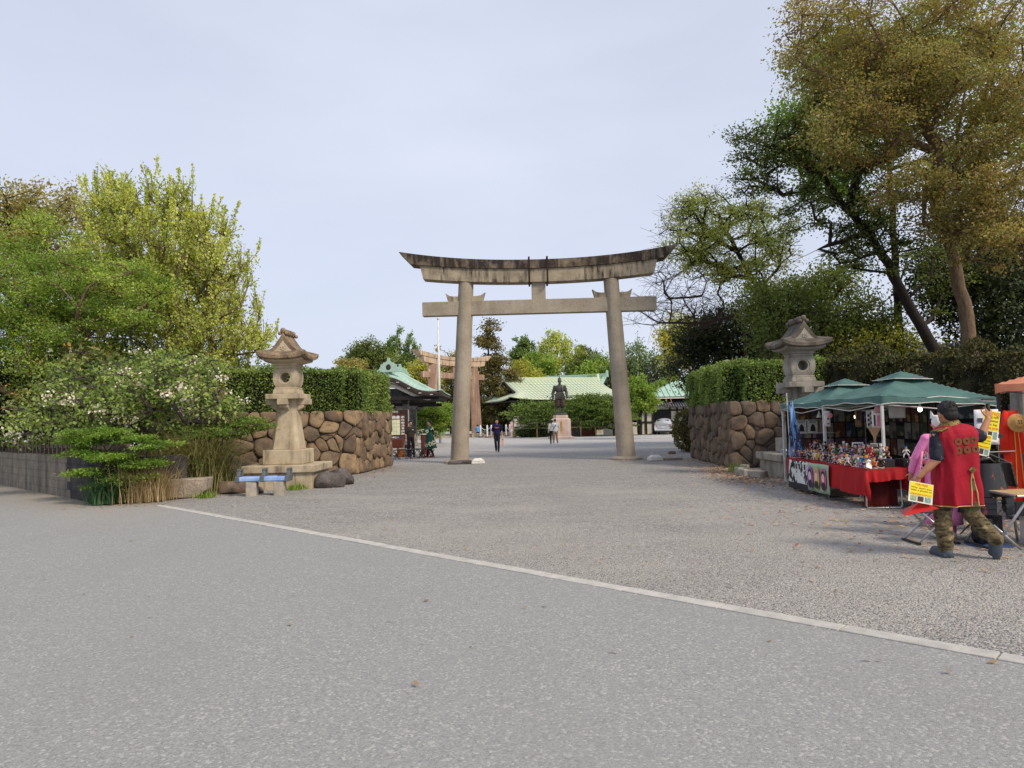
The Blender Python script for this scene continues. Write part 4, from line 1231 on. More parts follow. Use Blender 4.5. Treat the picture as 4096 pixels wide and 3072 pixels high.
for nm, lab, px, Y, bls, lm, nl, sz, sd, ck in (
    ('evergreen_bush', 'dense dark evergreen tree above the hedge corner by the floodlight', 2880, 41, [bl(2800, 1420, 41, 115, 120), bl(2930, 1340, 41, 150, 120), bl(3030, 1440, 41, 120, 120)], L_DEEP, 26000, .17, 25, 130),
    ('yellow_tree', 'sunlit yellow green tree top rising behind the dark evergreen', 2760, 52, [bl(2750, 1370, 52, 90, 90), bl(2720, 1440, 52, 45, 60, .5)], L_YELLOW, 10000, .2, 26, 60),
    ('broadleaf_tree', 'green broadleaf tree filling the gap behind the grey lantern roof', 3300, 30, [bl(3230, 1300, 30, 200, 150), bl(3430, 1330, 30, 170, 130), bl(3120, 1230, 31, 150, 110), bl(3350, 1150, 31, 130, 90, .5)], L_GREEN, 26000, .14, 27, 150),
    ('yellow_shrub', 'yellow green shrub glimpsed between the leaning trunk and the hedge', 3560, 29, [bl(3540, 1390, 29, 130, 60), bl(3420, 1440, 29, 110, 50, .6)], L_YELLOW, 7000, .12, 28, 45),
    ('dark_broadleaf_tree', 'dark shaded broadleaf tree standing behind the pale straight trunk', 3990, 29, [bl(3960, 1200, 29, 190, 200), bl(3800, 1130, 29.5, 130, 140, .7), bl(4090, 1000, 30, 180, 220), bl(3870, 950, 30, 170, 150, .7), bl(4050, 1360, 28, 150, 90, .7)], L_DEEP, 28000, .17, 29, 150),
    ('green_canopy_tree', 'bright green tree showing through the orange leaved crown', 3600, 31, [bl(3380, 620, 31, 130, 200, .8), bl(3560, 300, 32, 300, 250, 1), bl(3900, 150, 32, 260, 200, .8), bl(3980, 560, 31, 200, 200, .8), bl(3420, 260, 31, 150, 160, .5), bl(3230, 480, 31, 90, 110, .3)], L_MAPLE_DEEP, 30000, .17, 30, 170)):
    h = max(b[2] for b in bls)
    x, y, _ = foot(px, Y)
    tree(nm, lab, [(x, y, 0), (x + .1, y, h * .4), (x, y + .1, h * .8)], bls, lm, M_BARK_DARK, leaves=nl, leaf=sz, clumps=ck, csize=1.0, flat=0.75, seed=sd, r_base=0.22, mind=0.5)

def bush(name, label, c, r, m, n, seed, leaf=0.07, cat='shrub', squash=2.5):
    """clipped rounded shrub"""
    rng = np.random.default_rng(seed)
    t = thing(name, label, cat, (c[0], c[1], 0))
    d = rng.normal(size=(n, 3)); d /= np.linalg.norm(d, axis=1, keepdims=True)
    s_ = (np.abs(d) ** squash).sum(1, keepdims=True) ** (-1 / squash)
    rr = (1 + 0.07 * np.sin(d[:, 0] * 7 + seed) * np.cos(d[:, 2] * 6) + rng.normal(size=n) * 0.05)[:, None]
    P = d * s_ * rr * np.array(r); P[:, 2] += c[2]
    ok = P[:, 2] > 0.03
    P, d = P[ok], d[ok]
    T = 0.45 + rng.normal(size=len(P)) * 0.22 + 0.15 * np.sin(P[:, 0] * 3) * np.cos(P[:, 2] * 4)
    link('foliage', leaf_mesh('foliage', P, leaf, T, rng, 0.1, 0.6, d * .5), m, t)
    k = MB().ell((0, 0, c[2]), tuple(x * .9 for x in r))
    k.v = [(x, y, max(z, 0.02)) for x, y, z in k.v]
    k.build('twigs', M_TWIG, t, smooth=True)
    return t
bush('clipped_bush', 'clipped brownish green bush at the far end of the right boulder wall', (8.6, 33.2, 0.98), (1.0, 1.2, 0.98), L_HEDGE_BROWN, 9000, 3, 0.09)
bush('clipped_bush', 'low dome shaped shrub behind the bamboo stakes near the statue', (1.95, 68.0, 0.42), (1.9, 1.0, 0.75), L_HEDGE, 4500, 4, 0.09, squash=2.2)

# beyond the gate
for nm, lab, px, ytop, ybot, hw, Y, lm, nl, style, sd in (
    ('round_tree', 'dark green rounded tree behind the left hedge end', 1470, 1360, 1520, 90, 74, L_GREEN, 9000, 0, 61),
    ('bronze_tree', 'bronze leaved tree low behind the left hedge end', 1410, 1425, 1530, 60, 70, L_BROWN, 5000, 0, 62),
    ('spiky_ginkgo', 'pale green spiky young ginkgo above the water pavilion roof', 1600, 1320, 1540, 72, 95, L_CONIFER_G, 8000, 1, 63),
    ('yellow_green_tree', 'yellow green tree above the water pavilion roof beside the brown torii', 1690, 1425, 1620, 85, 88, L_YELLOW, 9000, 0, 64),
    ('bronze_tree', 'bronze brown tree rising behind the flagpole', 1800, 1385, 1600, 75, 96, L_BROWN, 7000, 0, 65),
    ('dark_tree', 'dark tree standing behind the brown torii pillars', 1820, 1500, 1720, 110, 90, L_CONIFER, 9000, 0, 66),
    ('cypress_tree', 'tall brownish conical cypress behind the left torii pillar', 1955, 1285, 1700, 125, 84, L_CONIFER, 26000, 2, 67),
    ('cypress_tree', 'shorter brown green cypress merging with the tall conical one', 2040, 1470, 1720, 110, 80, L_CONIFER, 14000, 2, 68),
    ('yellow_green_tree', 'rounded yellow green tree left of the shrine hall gable', 2095, 1445, 1640, 80, 88, L_YELLOW, 9000, 0, 69),
    ('spiky_ginkgo', 'narrow pale green ginkgo spire behind the shrine hall', 2090, 1335, 1500, 50, 112, L_CONIFER_G, 6000, 1, 70),
    ('round_tree', 'fresh green rounded tree behind the shrine hall ridge', 2150, 1415, 1540, 75, 108, L_MAPLE, 8000, 0, 71),
    ('pale_ginkgo', 'tall sparse pale yellow ginkgo behind the shrine hall', 2230, 1305, 1520, 85, 112, L_GINKGO, 6000, 1, 72),
    ('spiky_ginkgo', 'thin pale ginkgo beside the tall sparse pale one', 2320, 1370, 1520, 40, 116, L_GINKGO, 3000, 1, 73),
    ('round_tree', 'deep green rounded tree behind the back shrine roof', 2345, 1395, 1540, 75, 104, L_GREEN, 8000, 0, 74),
    ('pine_tree', 'broad light green pine crown left of the right torii pillar', 2420, 1435, 1560, 115, 98, L_MAPLE, 10000, 0, 75),
    ('sparse_tree', 'sparse half bare tree right of the right torii pillar', 2560, 1375, 1560, 105, 96, L_CONIFER_G, 4500, 1, 76),
    ('round_tree', 'light green leafy tree between the torii pillar and the tiled house', 2555, 1505, 1660, 62, 67, L_MAPLE, 9000, 0, 77),
    ('round_tree', 'green tree peeping over the tiled house roof', 2680, 1510, 1640, 60, 86, L_MAPLE, 6000, 0, 78),
    ('dark_tree', 'shaded dark tree behind the tiled house', 2650, 1440, 1640, 130, 92, L_DEEP, 8000, 0, 79),
    ('maple_shrub', 'bright yellow green maple bush behind the flagpole', 1722, 1590, 1752, 100, 54, L_MAPLE, 15000, 3, 80),
    ('cherry_tree', 'green layered tree standing left behind the bronze statue', 2150, 1600, 1720, 105, 66, L_MID, 9000, 3, 81),
    ('cherry_tree', 'green layered tree standing right behind the bronze statue', 2375, 1572, 1720, 110, 66, L_MID, 13000, 3, 82),
    ('cherry_tree', 'low green tree in front of the shrine hall beside the torii pillar', 2450, 1630, 1745, 80, 65, L_MID, 7000, 3, 83),
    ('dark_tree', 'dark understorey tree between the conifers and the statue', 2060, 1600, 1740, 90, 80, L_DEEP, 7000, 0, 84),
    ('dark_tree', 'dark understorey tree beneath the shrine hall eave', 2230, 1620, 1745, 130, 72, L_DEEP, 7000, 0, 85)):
    k = Y / 2840
    x, y, zt = at(px, ytop, Y); _, _, zb = at(px, ybot, Y)
    hx = hw * k
    zb = max(zb, 0.5)
    h = zt - zb
    if style == 2:
        bls = [(x, y, zb + h * q, hx * (1.05 - q) + .15, hx * (1.05 - q) + .15, h * .10, (1.08 - q)) for q in (.06, .2, .34, .48, .62, .76, .88, .97)]
    elif style == 1:
        bls = [(x, y, zb + h * .5, hx * .62, hx * .62, h * .5, 1), (x - hx * .55, y, zb + h * .36, hx * .4, hx * .4, h * .34, .6), (x + hx * .55, y, zb + h * .4, hx * .4, hx * .4, h * .36, .6)]
    elif style == 3:
        bls = [(x, y, zb + h * .5, hx, hx * .8, h * .45, 1), (x - hx * .4, y, zb + h * .72, hx * .5, hx * .5, h * .28, .5), (x + hx * .4, y, zb + h * .62, hx * .55, hx * .5, h * .3, .5)]
    else:
        bls = [(x, y, zb + h * .55, hx * .85, hx * .7, h * .45, 1), (x - hx * .5, y - .4, zb + h * .38, hx * .55, hx * .5, h * .36, .6), (x + hx * .5, y - .4, zb + h * .42, hx * .55, hx * .5, h * .38, .6)]
    tree(nm, lab, [(x, y, 0), (x + .1, y, zb + h * .3), (x, y, zb + h * .8)], bls, lm, M_BARK_DARK if style != 2 else M_BARK, leaves=nl, leaf=0.0030 * Y if style != 3 else 0.0026 * Y, clumps=70 if nl < 9000 else 110,
         csize=hx * .34 if style != 2 else hx * .28, flat=(1.3 if style == 1 else 0.3 if style == 3 else 0.45 if style == 2 else 0.75), seed=sd, r_base=0.2 if zt > 5 else 0.12, shoot=0.9 if style == 1 else -0.3 if style == 2 else 0,
         mind=0.55, jitter=0.16 if style == 1 else 0.3, r_tip=0.014, cat='tree' if zt > 4.5 else 'shrub', twigs=5)

# far woodland closing the view
rng = np.random.default_rng(99)
n = 60000
X = rng.uniform(-70, 75, n); Y = rng.uniform(118, 126, n)
top = 5.2 + 1.6 * np.sin(X * .35) + 1.1 * np.sin(X * .9 + 1) + .6 * np.sin(X * 2.1)
P = np.stack([X, Y, top * rng.uniform(0, 1, n) ** .7], 1)
o = link('far_woodland', leaf_mesh('far_woodland', P, 0.6, rng.uniform(0, 1, n), rng, 0.2, 0.8), leaf_mat('leaf_far', [(48, 66, 34), (78, 94, 44), (104, 110, 52)], .3))
tag(o, 'far belt of woodland closing the view behind the shrine', 'woodland', kind='stuff')

# ---------------------------------------------------------------- shrine buildings
def copper(name, a, b, c3):
    return mat(name, a, b, vs=0.7, rough=0.6, spec=0.3, bump=0.1, bs=20, stain=(c3, (1.2, 1.2, 1.2), 0.5, 0.72, 0.6))
M_COPPER = copper('copper_green', (150, 180, 168), (168, 194, 180), (128, 158, 148))
M_COPPER_Y = copper('copper_green_yellowish', (180, 194, 170), (192, 202, 172), (204, 202, 164))  # paler, yellower copper green for the whole hall roof
M_TIMBER = mat('dark_timber', (44, 38, 36), (30, 27, 27), vs=5, rough=0.7)
M_EAVE = mat('eave_bark', (70, 58, 54), (48, 42, 42), vs=8, stretch=(1, 1, 6), rough=0.9)
M_PLASTER = mat('white_plaster', (214, 210, 200), (190, 186, 176), vs=3, rough=0.9, stain=((96, 94, 92), (2, 2, 1.2), 0.56, 0.72, 0.7))
M_WHITE_WALL = mat('white_wall', (216, 212, 202), (200, 196, 186), vs=2, rough=0.9)
M_GREYPOST = mat('grey_post', (150, 148, 146), (104, 102, 102), vs=5, rough=0.9, stain=((60, 58, 60), (4, 4, 1), 0.5, 0.7, 0.7))
M_TILE = mat('grey_roof_tile', (84, 86, 96), (60, 62, 72), vs=6, rough=0.45, spec=0.5, rnd=0.12)
M_TAN = mat('tan_wood', (168, 124, 84), (146, 104, 70), vs=4, rough=0.7)

# water pavilion with an undulating gable
wp = thing('water_pavilion', 'open water pavilion with curved green copper roof and white undulating gable', 'pavilion', (-8.05, 45.6, 0))
HW, LEN = 3.55, 6.4
def prof_front(q):      # eave line of the front gable
    xs = [0, .5, 1.2, 1.9, 2.6, 3.55]; zs = [4.64, 4.56, 4.18, 3.78, 3.62, 3.60]
    return float(np.interp(q, xs, zs))
def smooth_front(q):
    return sum(prof_front(abs(q + d)) for d in (-.3, -.2, -.1, 0, .1, .2, .3)) / 7
def prof_main(q):
    return 3.52 + 1.78 * (1 - min(1, q / HW)) ** 1.35 + 0.04
def roof_z(x, y):
    f = min(1, max(0, y / 2.6)); f = f * f * (3 - 2 * f)
    return smooth_front(abs(x)) * (1 - f) + prof_main(abs(x)) * f
mb = MB()
mb.grid(lambda u, v: ((u * 2 - 1) * HW, v * LEN, roof_z((u * 2 - 1) * HW, v * LEN) + (0.12 * abs(u * 2 - 1) ** 6 * (1 - v) ** 3)), 41, 19)
mb.build('roof', M_COPPER, wp, smooth=True, solid=0.06)
for i in range(27):
    x = -3.4 + i * 6.8 / 26
    MB().tube([(x, y_, roof_z(x, y_) + 0.04) for y_ in (0.02, .5, 1.0, 1.6)], 0.025, 5).build('roof_batten', M_COPPER, wp)
for i in range(14):
    y_ = 1.7 + i * .33
    for sx in (-1, 1):
        MB().tube([(sx * q, y_, roof_z(sx * q, y_) + 0.035) for q in (.25, .9, 1.7, 2.5, 3.3, 3.52)], 0.025, 4).build('roof_batten', M_COPPER, wp)
mb = MB()   # thick layered eave edge under the front
mb.grid(lambda u, v: ((u * 2 - 1) * (HW - .02), 0.03 + (0.25 if 0 < v < 1 else 0) * 0, smooth_front((u * 2 - 1) * HW) - 0.03 - v * 0.30), 41, 4)
mb.build('eave_edge', M_EAVE, wp, smooth=True, solid=0.22)
for k in range(9):
    x = -2.9 + k * .72
    MB().box((x, -0.1, smooth_front(x) - 0.2), (0.18, 0.02, 0.05), rot=(0, 0, 0)).build('eave_stud', M_PLASTER, wp)
mb = MB()
mb.grid(lambda u, v: ((u * 2 - 1) * 2.75, 0.30, smooth_front((u * 2 - 1) * 2.75) - 0.34 - v * (0.34 - .12 * abs(u * 2 - 1))), 31, 3)
mb.build('gable_board', M_PLASTER, wp, smooth=True, solid=0.08)
MB().b2(-3.3, 3.3, 0.2, LEN - .2, 3.12, 3.34).build('wall_plate', M_TIMBER, wp)
MB().b2(HW - .3, HW - .04, 0.05, LEN, 3.34, 3.56).build('side_eave', M_EAVE, wp)
MB().b2(-HW + .04, -HW + .3, 0.05, LEN, 3.34, 3.56).build('side_eave', M_EAVE, wp)
for sx in (-1, 1):
    for y_ in (1.5, 5.0):
        MB().box((sx * 1.0, y_, 1.6), (0.42, 0.42, 3.2)).build('post', M_GREYPOST, wp, bevel=0.03)
        MB().box((sx * 1.0, y_, 0.1), (0.62, 0.62, 0.2)).build('post_base', M_GRANITE, wp, bevel=0.03)
        MB().prism([(sx * 1.0 - .75, 2.75), (sx * 1.0 + .75, 2.75), (sx * 1.0 + .55, 2.52), (sx * 1.0 - .55, 2.52)][::-1], y_ - .14, y_ + .14).build('bracket', M_GREYPOST, wp, bevel=0.02)
    MB().b2(sx * 1.0 - .14, sx * 1.0 + .14, 0.5, 5.9, 2.85, 3.12).build('beam', M_TIMBER, wp)
for y_ in (1.5, 5.0):
    MB().b2(-3.0, 3.0, y_ - .13, y_ + .13, 2.75, 2.98).build('beam', M_TIMBER, wp)
MB().b2(-1.6, 1.6, 1.2, 1.35, 3.15, 3.9).build('gable_wall', M_GREYPOST, wp)
MB().b2(-.17, .17, 0.9, LEN - 1.0, 5.22, 5.52).build('ridge', M_COPPER, wp, bevel=0.04)
MB().b2(-.24, .24, 0.8, LEN - .9, 5.16, 5.24).build('ridge_base', M_EAVE, wp)
def onigawara(y_, s_=1.0, z_=5.0):
    pf = [(-.95, 0), (-.9, .08), (-.7, .16), (-.55, .38), (-.56, .52), (-.40, .54), (-.38, .64), (-.22, .66), (-.1, .78), (-.09, .98), (.09, .98), (.1, .78), (.22, .66), (.38, .64), (.40, .54), (.56, .52), (.55, .38), (.7, .16), (.9, .08), (.95, 0)]
    MB().prism([(x * s_, z_ + z * s_) for x, z in pf][::-1], y_ - .1, y_ + .1).build('ridge_end_ornament', M_COPPER, wp, bevel=0.015)
    MB().ell((0, y_ - .12, z_ + .34 * s_), (.17 * s_, .04, .2 * s_), nu=10, nv=6).build('crest', M_EAVE, wp, smooth=True)
onigawara(0.78, 0.95, 4.98)
onigawara(LEN - .9, 0.9, 5.0)
MB().b2(-1.3, 1.3, 2.2, 4.4, 0, 0.75).build('water_basin', M_GRANITE, wp, bevel=0.05)

def hip_gable(t, Le, We, Lg, z0, rise, lift, m, vg=0.42, wall_m=None, n=21, k=8):
    """irimoya roof: ridge along x, eaves Le x We (half sizes), gable at Lg"""
    def zz(v): return z0 + rise * (0.72 * v + 0.28 * v * v)
    def half(v): return Le - (Le - Lg) * min(1, v / vg)
    for sy in (-1, 1):
        def f(u, v):
            q = u * 2 - 1
            h = half(v)
            return (q * h, sy * We * (1 - v), zz(v) + lift * abs(q) ** 5 * (1 - v) ** 3)
        MB().grid(f, n, k * 2).build('roof_slope', m, t, smooth=True, solid=0.12)
    for sx in (-1, 1):
        def f2(u, v):
            q = u * 2 - 1; w_ = v * vg
            return (sx * (Le - (Le - Lg + .25) * v), q * We * (1 - w_), zz(w_) + lift * abs(q) ** 5 * (1 - w_) ** 3 - .01)
        MB().grid(f2, n, k).build('hip_slope', m, t, smooth=True, solid=0.12)
        wz = We * (1 - vg)
        MB().add([(sx * (Lg - .55), -wz * .9, zz(vg) - .1), (sx * (Lg - .55), wz * .9, zz(vg) - .1), (sx * (Lg - .55), 0, zz(.9))], [(0, 1, 2)]).build('gable_wall', M_TIMBER, t, solid=0.05)
        for sy in (-1, 1):
            MB().tube([(sx * (Lg - .05), sy * We * (1 - v), zz(v) - .18) for v in (vg, .55, .7, .85, 1.0)], 0.16, 4).build('bargeboard', M_EAVE, t)
        MB().box((sx * Lg * 1.0, 0, zz(1) + .28), (0.35, .7, .95), top=(.8, .35)).build('ridge_end_ornament', m, t, bevel=0.06)
        MB().ell((sx * (Lg - .5), 0, zz(.62)), (.08, .3, .3)).build('gable_crest', M_TAN, t, smooth=True)
    MB().box((0, 0, zz(1) + .1), (Lg * 2, .5, .42)).build('ridge', m, t, bevel=0.06)
    MB().box((0, 0, z0 - .12), (Le * 2 - .5, We * 2 - .5, .16)).build('eave_soffit', M_TIMBER, t)

hall = thing('shrine_hall', 'wide shrine hall with pale green copper hip and gable roof behind the statue', 'shrine hall', (4.6, 82.0, 0), rad(20))
hip_gable(hall, 7.7, 7.0, 5.9, 3.72, 2.45, 0.35, M_COPPER_Y)
M_SEAM = mat('copper_seam', (170, 186, 164), rough=.6)
for i in range(36):
    x = -7.4 + i * 14.8 / 35
    v1 = 1.0 if abs(x) < 5.9 else .42 * (7.7 - abs(x)) / 1.8
    MB().tube([(x, -7.0 * (1 - v), 3.72 + .08 + 2.45 * (.72 * v + .28 * v * v) + .35 * abs(x / 7.7) ** 5 * (1 - v) ** 3) for v in [v1 * k / 6 for k in range(7)]], .035, 4).build('roof_seam', M_SEAM, hall)
for k in range(1, 9):
    v = k / 9; hh_ = 7.7 - 1.8 * min(1, v / .42)
    MB().box((0, -7.0 * (1 - v), 3.72 + .085 + 2.45 * (.72 * v + .28 * v * v)), (hh_ * 2 * .96, .05, .03)).build('roof_course', M_SEAM, hall)
MB().b2(-6.3, 6.3, -5.2, 5.2, 0.4, 3.55).build('wall', M_TIMBER, hall)
MB().b2(-7.2, 7.2, -6.2, 6.2, 0.0, 0.4).build('platform', M_GRANITE, hall)
for i in range(9):
    x = -6.2 + i * 1.55
    MB().box((x, -5.32, 2.0), (.26, .26, 3.2)).build('post', M_TIMBER, hall)
    if i in (1, 3, 4, 6):
        MB().box((x + .77, -5.23, 1.9 if i != 1 else 1.5), (1.1, .06, 1.1)).build('plaster_panel' if i != 1 else 'tan_screen', M_WHITE_WALL if i != 1 else M_TAN, hall)
MB().box((-3.9, -5.3, 1.7), (1.4, .1, 1.9)).build('tan_screen', M_TAN, hall)
back = thing('shrine_back_roof', 'taller green copper roofed shrine building behind the wide hall', 'shrine hall', (8.0, 97.0, 0), rad(-24))
hip_gable(back, 6.6, 5.2, 5.2, 4.6, 2.7, 0.3, M_COPPER)
MB().b2(-5.2, 5.2, -3.8, 3.8, 0, 4.5).build('wall', M_TIMBER, back)

# tiled house on the right
hs = thing('tiled_house', 'white plastered house with grey tile skirt roof and green metal hip roof', 'house', (11.9, 70.0, 0))
MB().b2(0.4, 11, 0.1, 6, 0, 2.75).build('wall', M_WHITE_WALL, hs)
MB().b2(1.6, 11, 0.6, 5.5, 2.75, 3.6).build('upper_wall', M_TIMBER, hs)
for x, w_ in ((.42, .16), (1.22, .18), (1.92, .14), (3.62, .16), (4.3, .12), (4.95, .12), (6.4, .14), (8, .14)):
    MB().box((x, 0.06, 1.35), (w_, .14, 2.7)).build('timber_post', M_TIMBER, hs)
for z in (1.17, 2.28):
    MB().b2(0.35, 11, -0.012, 0.1, z - .07, z + .07).build('timber_rail', M_TIMBER, hs)
MB().b2(-1.6, 0.34, 0.3, .42, 0.0, 2.6).build('dark_porch_wall', M_TIMBER, hs)
MB().b2(-3.0, -.55, 0.0, .1, 0.0, 1.2).build('garden_wall', M_WHITE_WALL, hs)
MB().b2(-.50, .30, 0.0, .1, 0.0, 1.15).build('garden_wall', M_WHITE_WALL, hs)
wn = MB().b2(2.0, 3.55, 0.0, .08, 1.25, 2.2).build('window', paint(22, 24, 30, 0.25), hs)
for i in range(14):
    MB().box((2.05 + i * .112, -0.02, 1.72), (.025, .03, .92)).build('lattice_bar', M_TIMBER, wn)
for i in range(3):
    MB().box((2.78, -0.022, 1.45 + i * .28), (1.5, .024, .025)).build('lattice_rail', M_TIMBER, wn)
M_GREEN_METAL = mat('green_metal_roof', (150, 182, 166), (170, 198, 180), vs=1.5, rough=0.5)
mb = MB()   # green hip roof
vs = [(1.3, -.5, 3.62), (12, -.5, 3.62), (12, 6.5, 3.62), (1.3, 6.5, 3.62), (4.8, 3, 5.3), (11, 3, 5.3)]
mb.add(vs, [(0, 1, 5, 4), (1, 2, 5), (2, 3, 4, 5), (3, 0, 4), (3, 2, 1, 0)]).build('metal_roof', M_GREEN_METAL, hs)
for i in range(17):
    x = 1.9 + i * .55
    q = min(1.0, (x - 1.3) / 3.5)
    MB().tube([(x, -.5, 3.65), (x, -.5 + 3.5 * q * .98, 3.65 + 1.68 * q * .98)], 0.03, 4).build('roof_seam', mat('roof_seam', (106, 140, 128)) if i == 0 else bpy.data.materials['roof_seam'], hs)
MB().b2(1.45, 12, -.42, -.34, 3.42, 3.58).build('gutter', M_WHITE_WALL, hs)
def tile_slope(x0, x1, y_e, z_e, y_r, z_r, skew, nm='tile_row'):
    n_ = int((x1 - x0) / .25)
    MB().add([(x0, y_e, z_e), (x1, y_e, z_e), (x1, y_r, z_r), (x0 + skew, y_r, z_r)], [(0, 1, 2, 3)]).build('tile_bed', M_TILE, hs, solid=0.05)
    for i in range(n_ + 1):
        x = x0 + .1 + i * .25
        q = 1.0 if x >= x0 + skew or skew <= 0 else (x - x0) / skew
        MB().tube([(x, y_e - .03, z_e + .05), (x, y_e + (y_r - y_e) * q, z_e + .05 + (z_r - z_e) * q)], 0.075, 6).build(nm, M_TILE, hs, smooth=True)
tile_slope(-0.6, 3.4, -.7, 2.72, .9, 3.5, 1.6)
tile_slope(2.9, 11, -.95, 2.55, .5, 3.3, .6)
MB().tube([(-.6, -.7, 2.82), (1.0, .9, 3.62)], .12, 8).build('hip_ridge', M_TILE, hs)
MB().tube([(-1.2, -.2, 2.9), (1.3, .9, 3.7)], .10, 8).build('hip_ridge', M_TILE, hs)
MB().tube([(3.4, -.75, 2.75), (3.35, -.7, 2.95), (3.65, -.6, 3.05), (3.6, -.4, 3.4)], .05, 6).build('downpipe', paint(150, 112, 98), hs)
lg = sheet('lawn_strip', [(8, 66.5), (26, 66.5), (26, 69.8), (8, 69.8)], 0.006, mat('moss', (96, 100, 62), (128, 122, 92), vs=2))

# roof glimpsed among the trees on the far right
tr_ = thing('tiled_roof_house', 'grey tiled roof glimpsed between the trunks behind the hedge', 'house', (21.5, 36.0, 0), 0.5)
MB().prism([(-2.2, 3.2), (2.2, 3.2), (0, 5.0)], -2.5, 2.5).build('roof', M_TILE, tr_)
MB().b2(-1.8, 1.8, -2.2, 2.2, 0, 3.2).build('wall', M_WHITE_WALL, tr_)
for i in range(12):
    y_ = -2.4 + i * .43
    for sx in (-1, 1):
        MB().tube([(sx * 2.25, y_, 3.22), (0, y_, 5.05)], .08, 6).build('tile_row', M_TILE, tr_, smooth=True)

# flagpole, floodlight pole
fp = thing('flagpole', 'tall white flagpole with ball top near the maple bush', 'flagpole', (-5.75, 56.0, 0))
MB().tube([(0, 0, 0), (0, 0, 5), (0, 0, 9.75)], [.10, .09, .06], 12).build('pole', paint(226, 226, 226, .4), fp, smooth=True)
MB().ell((0, 0, 9.82), .11).build('ball', paint(214, 210, 190, .3), fp, smooth=True)
MB().tube([(0.1, 0, 1.2), (0.12, 0, 5), (0.08, 0, 9.6)], .008, 4).build('halyard', paint(200, 200, 200), fp)
fl = thing('floodlight_pole', 'grey pole with white globe floodlight and junction box behind the hedge', 'floodlight', (9.55, 30.0, 0))
MB().tube([(0, 0, 0), (0, 0, 4.15)], .05, 10).build('pole', paint(128, 134, 140, .4, .6), fp and fl, smooth=True)
MB().tube([(0, 0, 3.98), (-.3, 0, 3.93)], .05, 8).build('arm', paint(168, 62, 52), fl)
MB().ell((-.42, -.02, 3.84), (.15, .15, .17)).build('lamp_head', paint(232, 232, 230, .3), fl, smooth=True)
MB().lathe([(.05, 0), (.16, -.1), (.17, -.14)], 14, (-.44, -.05, 3.82)).build('reflector', paint(40, 40, 42), fl)
MB().box((.2, .02, 3.2), (.24, .16, .4)).build('junction_box', paint(196, 190, 168), fl, bevel=.01)

# ---------------------------------------------------------------- statue
M_BRONZE = mat('bronze', (66, 64, 60), (88, 92, 88), vs=2.5, rough=0.5, metallic=0.35, bump=0.2, bs=14, stain=((44, 38, 36), (3, 3, 1), 0.5, 0.7, 0.8))
M_BRONZE_BROWN = mat('bronze_brown', (78, 66, 58), (58, 50, 46), vs=2.5, rough=0.5, metallic=0.35)
M_PED = mat('pink_granite', (196, 176, 164), (178, 158, 146), vs=2, rough=0.7, bump=0.1, bs=60, speck=((150, 128, 118), 40, 0.62))
st = thing('bronze_statue', 'bronze statue of a standing robed man on a pink granite pedestal', 'statue', (4.0, 59.6, 0))
def octo(h, c): return [(-h + c, -h), (h - c, -h), (h, -h + c), (h, h - c), (h - c, h), (-h + c, h), (-h, h - c), (-h, -h + c)]
MB().plate(octo(1.05, .3), 0, .18).build('pedestal_step', M_PED, st, bevel=.02)
def frustum(h0, h1, z0, z1, c0=.28, c1=.26):
    a_, b_ = octo(h0, c0), octo(h1, c1)
    vs = [(x, y, z0) for x, y in a_] + [(x, y, z1) for x, y in b_]
    return MB().add(vs, [tuple(range(8))[::-1], tuple(range(8, 16))] + [(i, (i + 1) % 8, 8 + (i + 1) % 8, 8 + i) for i in range(8)])
frustum(.95, .84, .18, .27).build('pedestal_base', M_PED, st, bevel=.02)
frustum(.82, .80, .27, 1.62).build('pedestal_body', M_PED, st, bevel=.02)
frustum(.80, .60, 1.62, 1.76).build('pedestal_shoulder', M_PED, st)
frustum(.60, .60, 1.76, 1.98, .2, .2).build('pedestal_top', M_PED, st, bevel=.02)
frustum(.52, .50, 1.98, 2.18, .15, .15).build('bronze_base', M_BRONZE, st, bevel=.02)
M_GOLD = mat('gold_letters', (206, 160, 58), (226, 186, 90), vs=8, rough=0.4, metallic=0.3)
text('豊\n臣\n秀\n吉\n公', 'gold_inscription', M_GOLD, st, (0, -.825, .95), (rad(90), 0, 0), .235, .01, spacing=.88)
z = 2.18
b = MB()
b.ell((0, 0, z + 1.98), (.40, .27, .42)); b.ell((0, 0, z + 1.55), (.36, .27, .35)); b.box((0, .02, z + 2.2), (.92, .30, .12))
b.cap((-.42, 0, z + 2.18), (-.58, .02, z + 1.62), .15, .13); b.cap((-.58, .02, z + 1.62), (-.60, -.12, z + 1.28), .14, .09)
b.cap((.42, 0, z + 2.18), (.56, .02, z + 1.66), .15, .13); b.cap((.56, .02, z + 1.66), (.56, -.12, z + 1.3), .14, .09)
b.ell((-.60, -.14, z + 1.2), (.08, .09, .1)); b.ell((.56, -.14, z + 1.24), (.08, .09, .1))
b.cap((0, 0, z + 2.3), (0, -.02, z + 2.5), .11, .10)
b.ell((0, -.02, z + 2.66), (.155, .18, .215)); b.ell((0, -.19, z + 2.63), (.03, .04, .06)); b.ell((0, -.12, z + 2.5), (.09, .07, .08))
b.ell((-.15, 0, z + 2.64), (.03, .05, .07)); b.ell((.15, 0, z + 2.64), (.03, .05, .07))
b.ell((0, 0, z + 1.28), (.40, .30, .20))
for sx in (-1, 1):
    b.cap((sx * .19, 0, z + 1.2), (sx * .21, 0, z + .72), .23, .24); b.cap((sx * .21, 0, z + .72), (sx * .20, 0, z + .6), .24, .2)
    b.cap((sx * .19, 0, z + .6), (sx * .19, .01, z + .12), .115, .09)
    b.ell((sx * .20, -.12, z + .07), (.095, .24, .075))
link('body', bake_blob(b, .028, 3), M_BRONZE, st)
rb = MB()
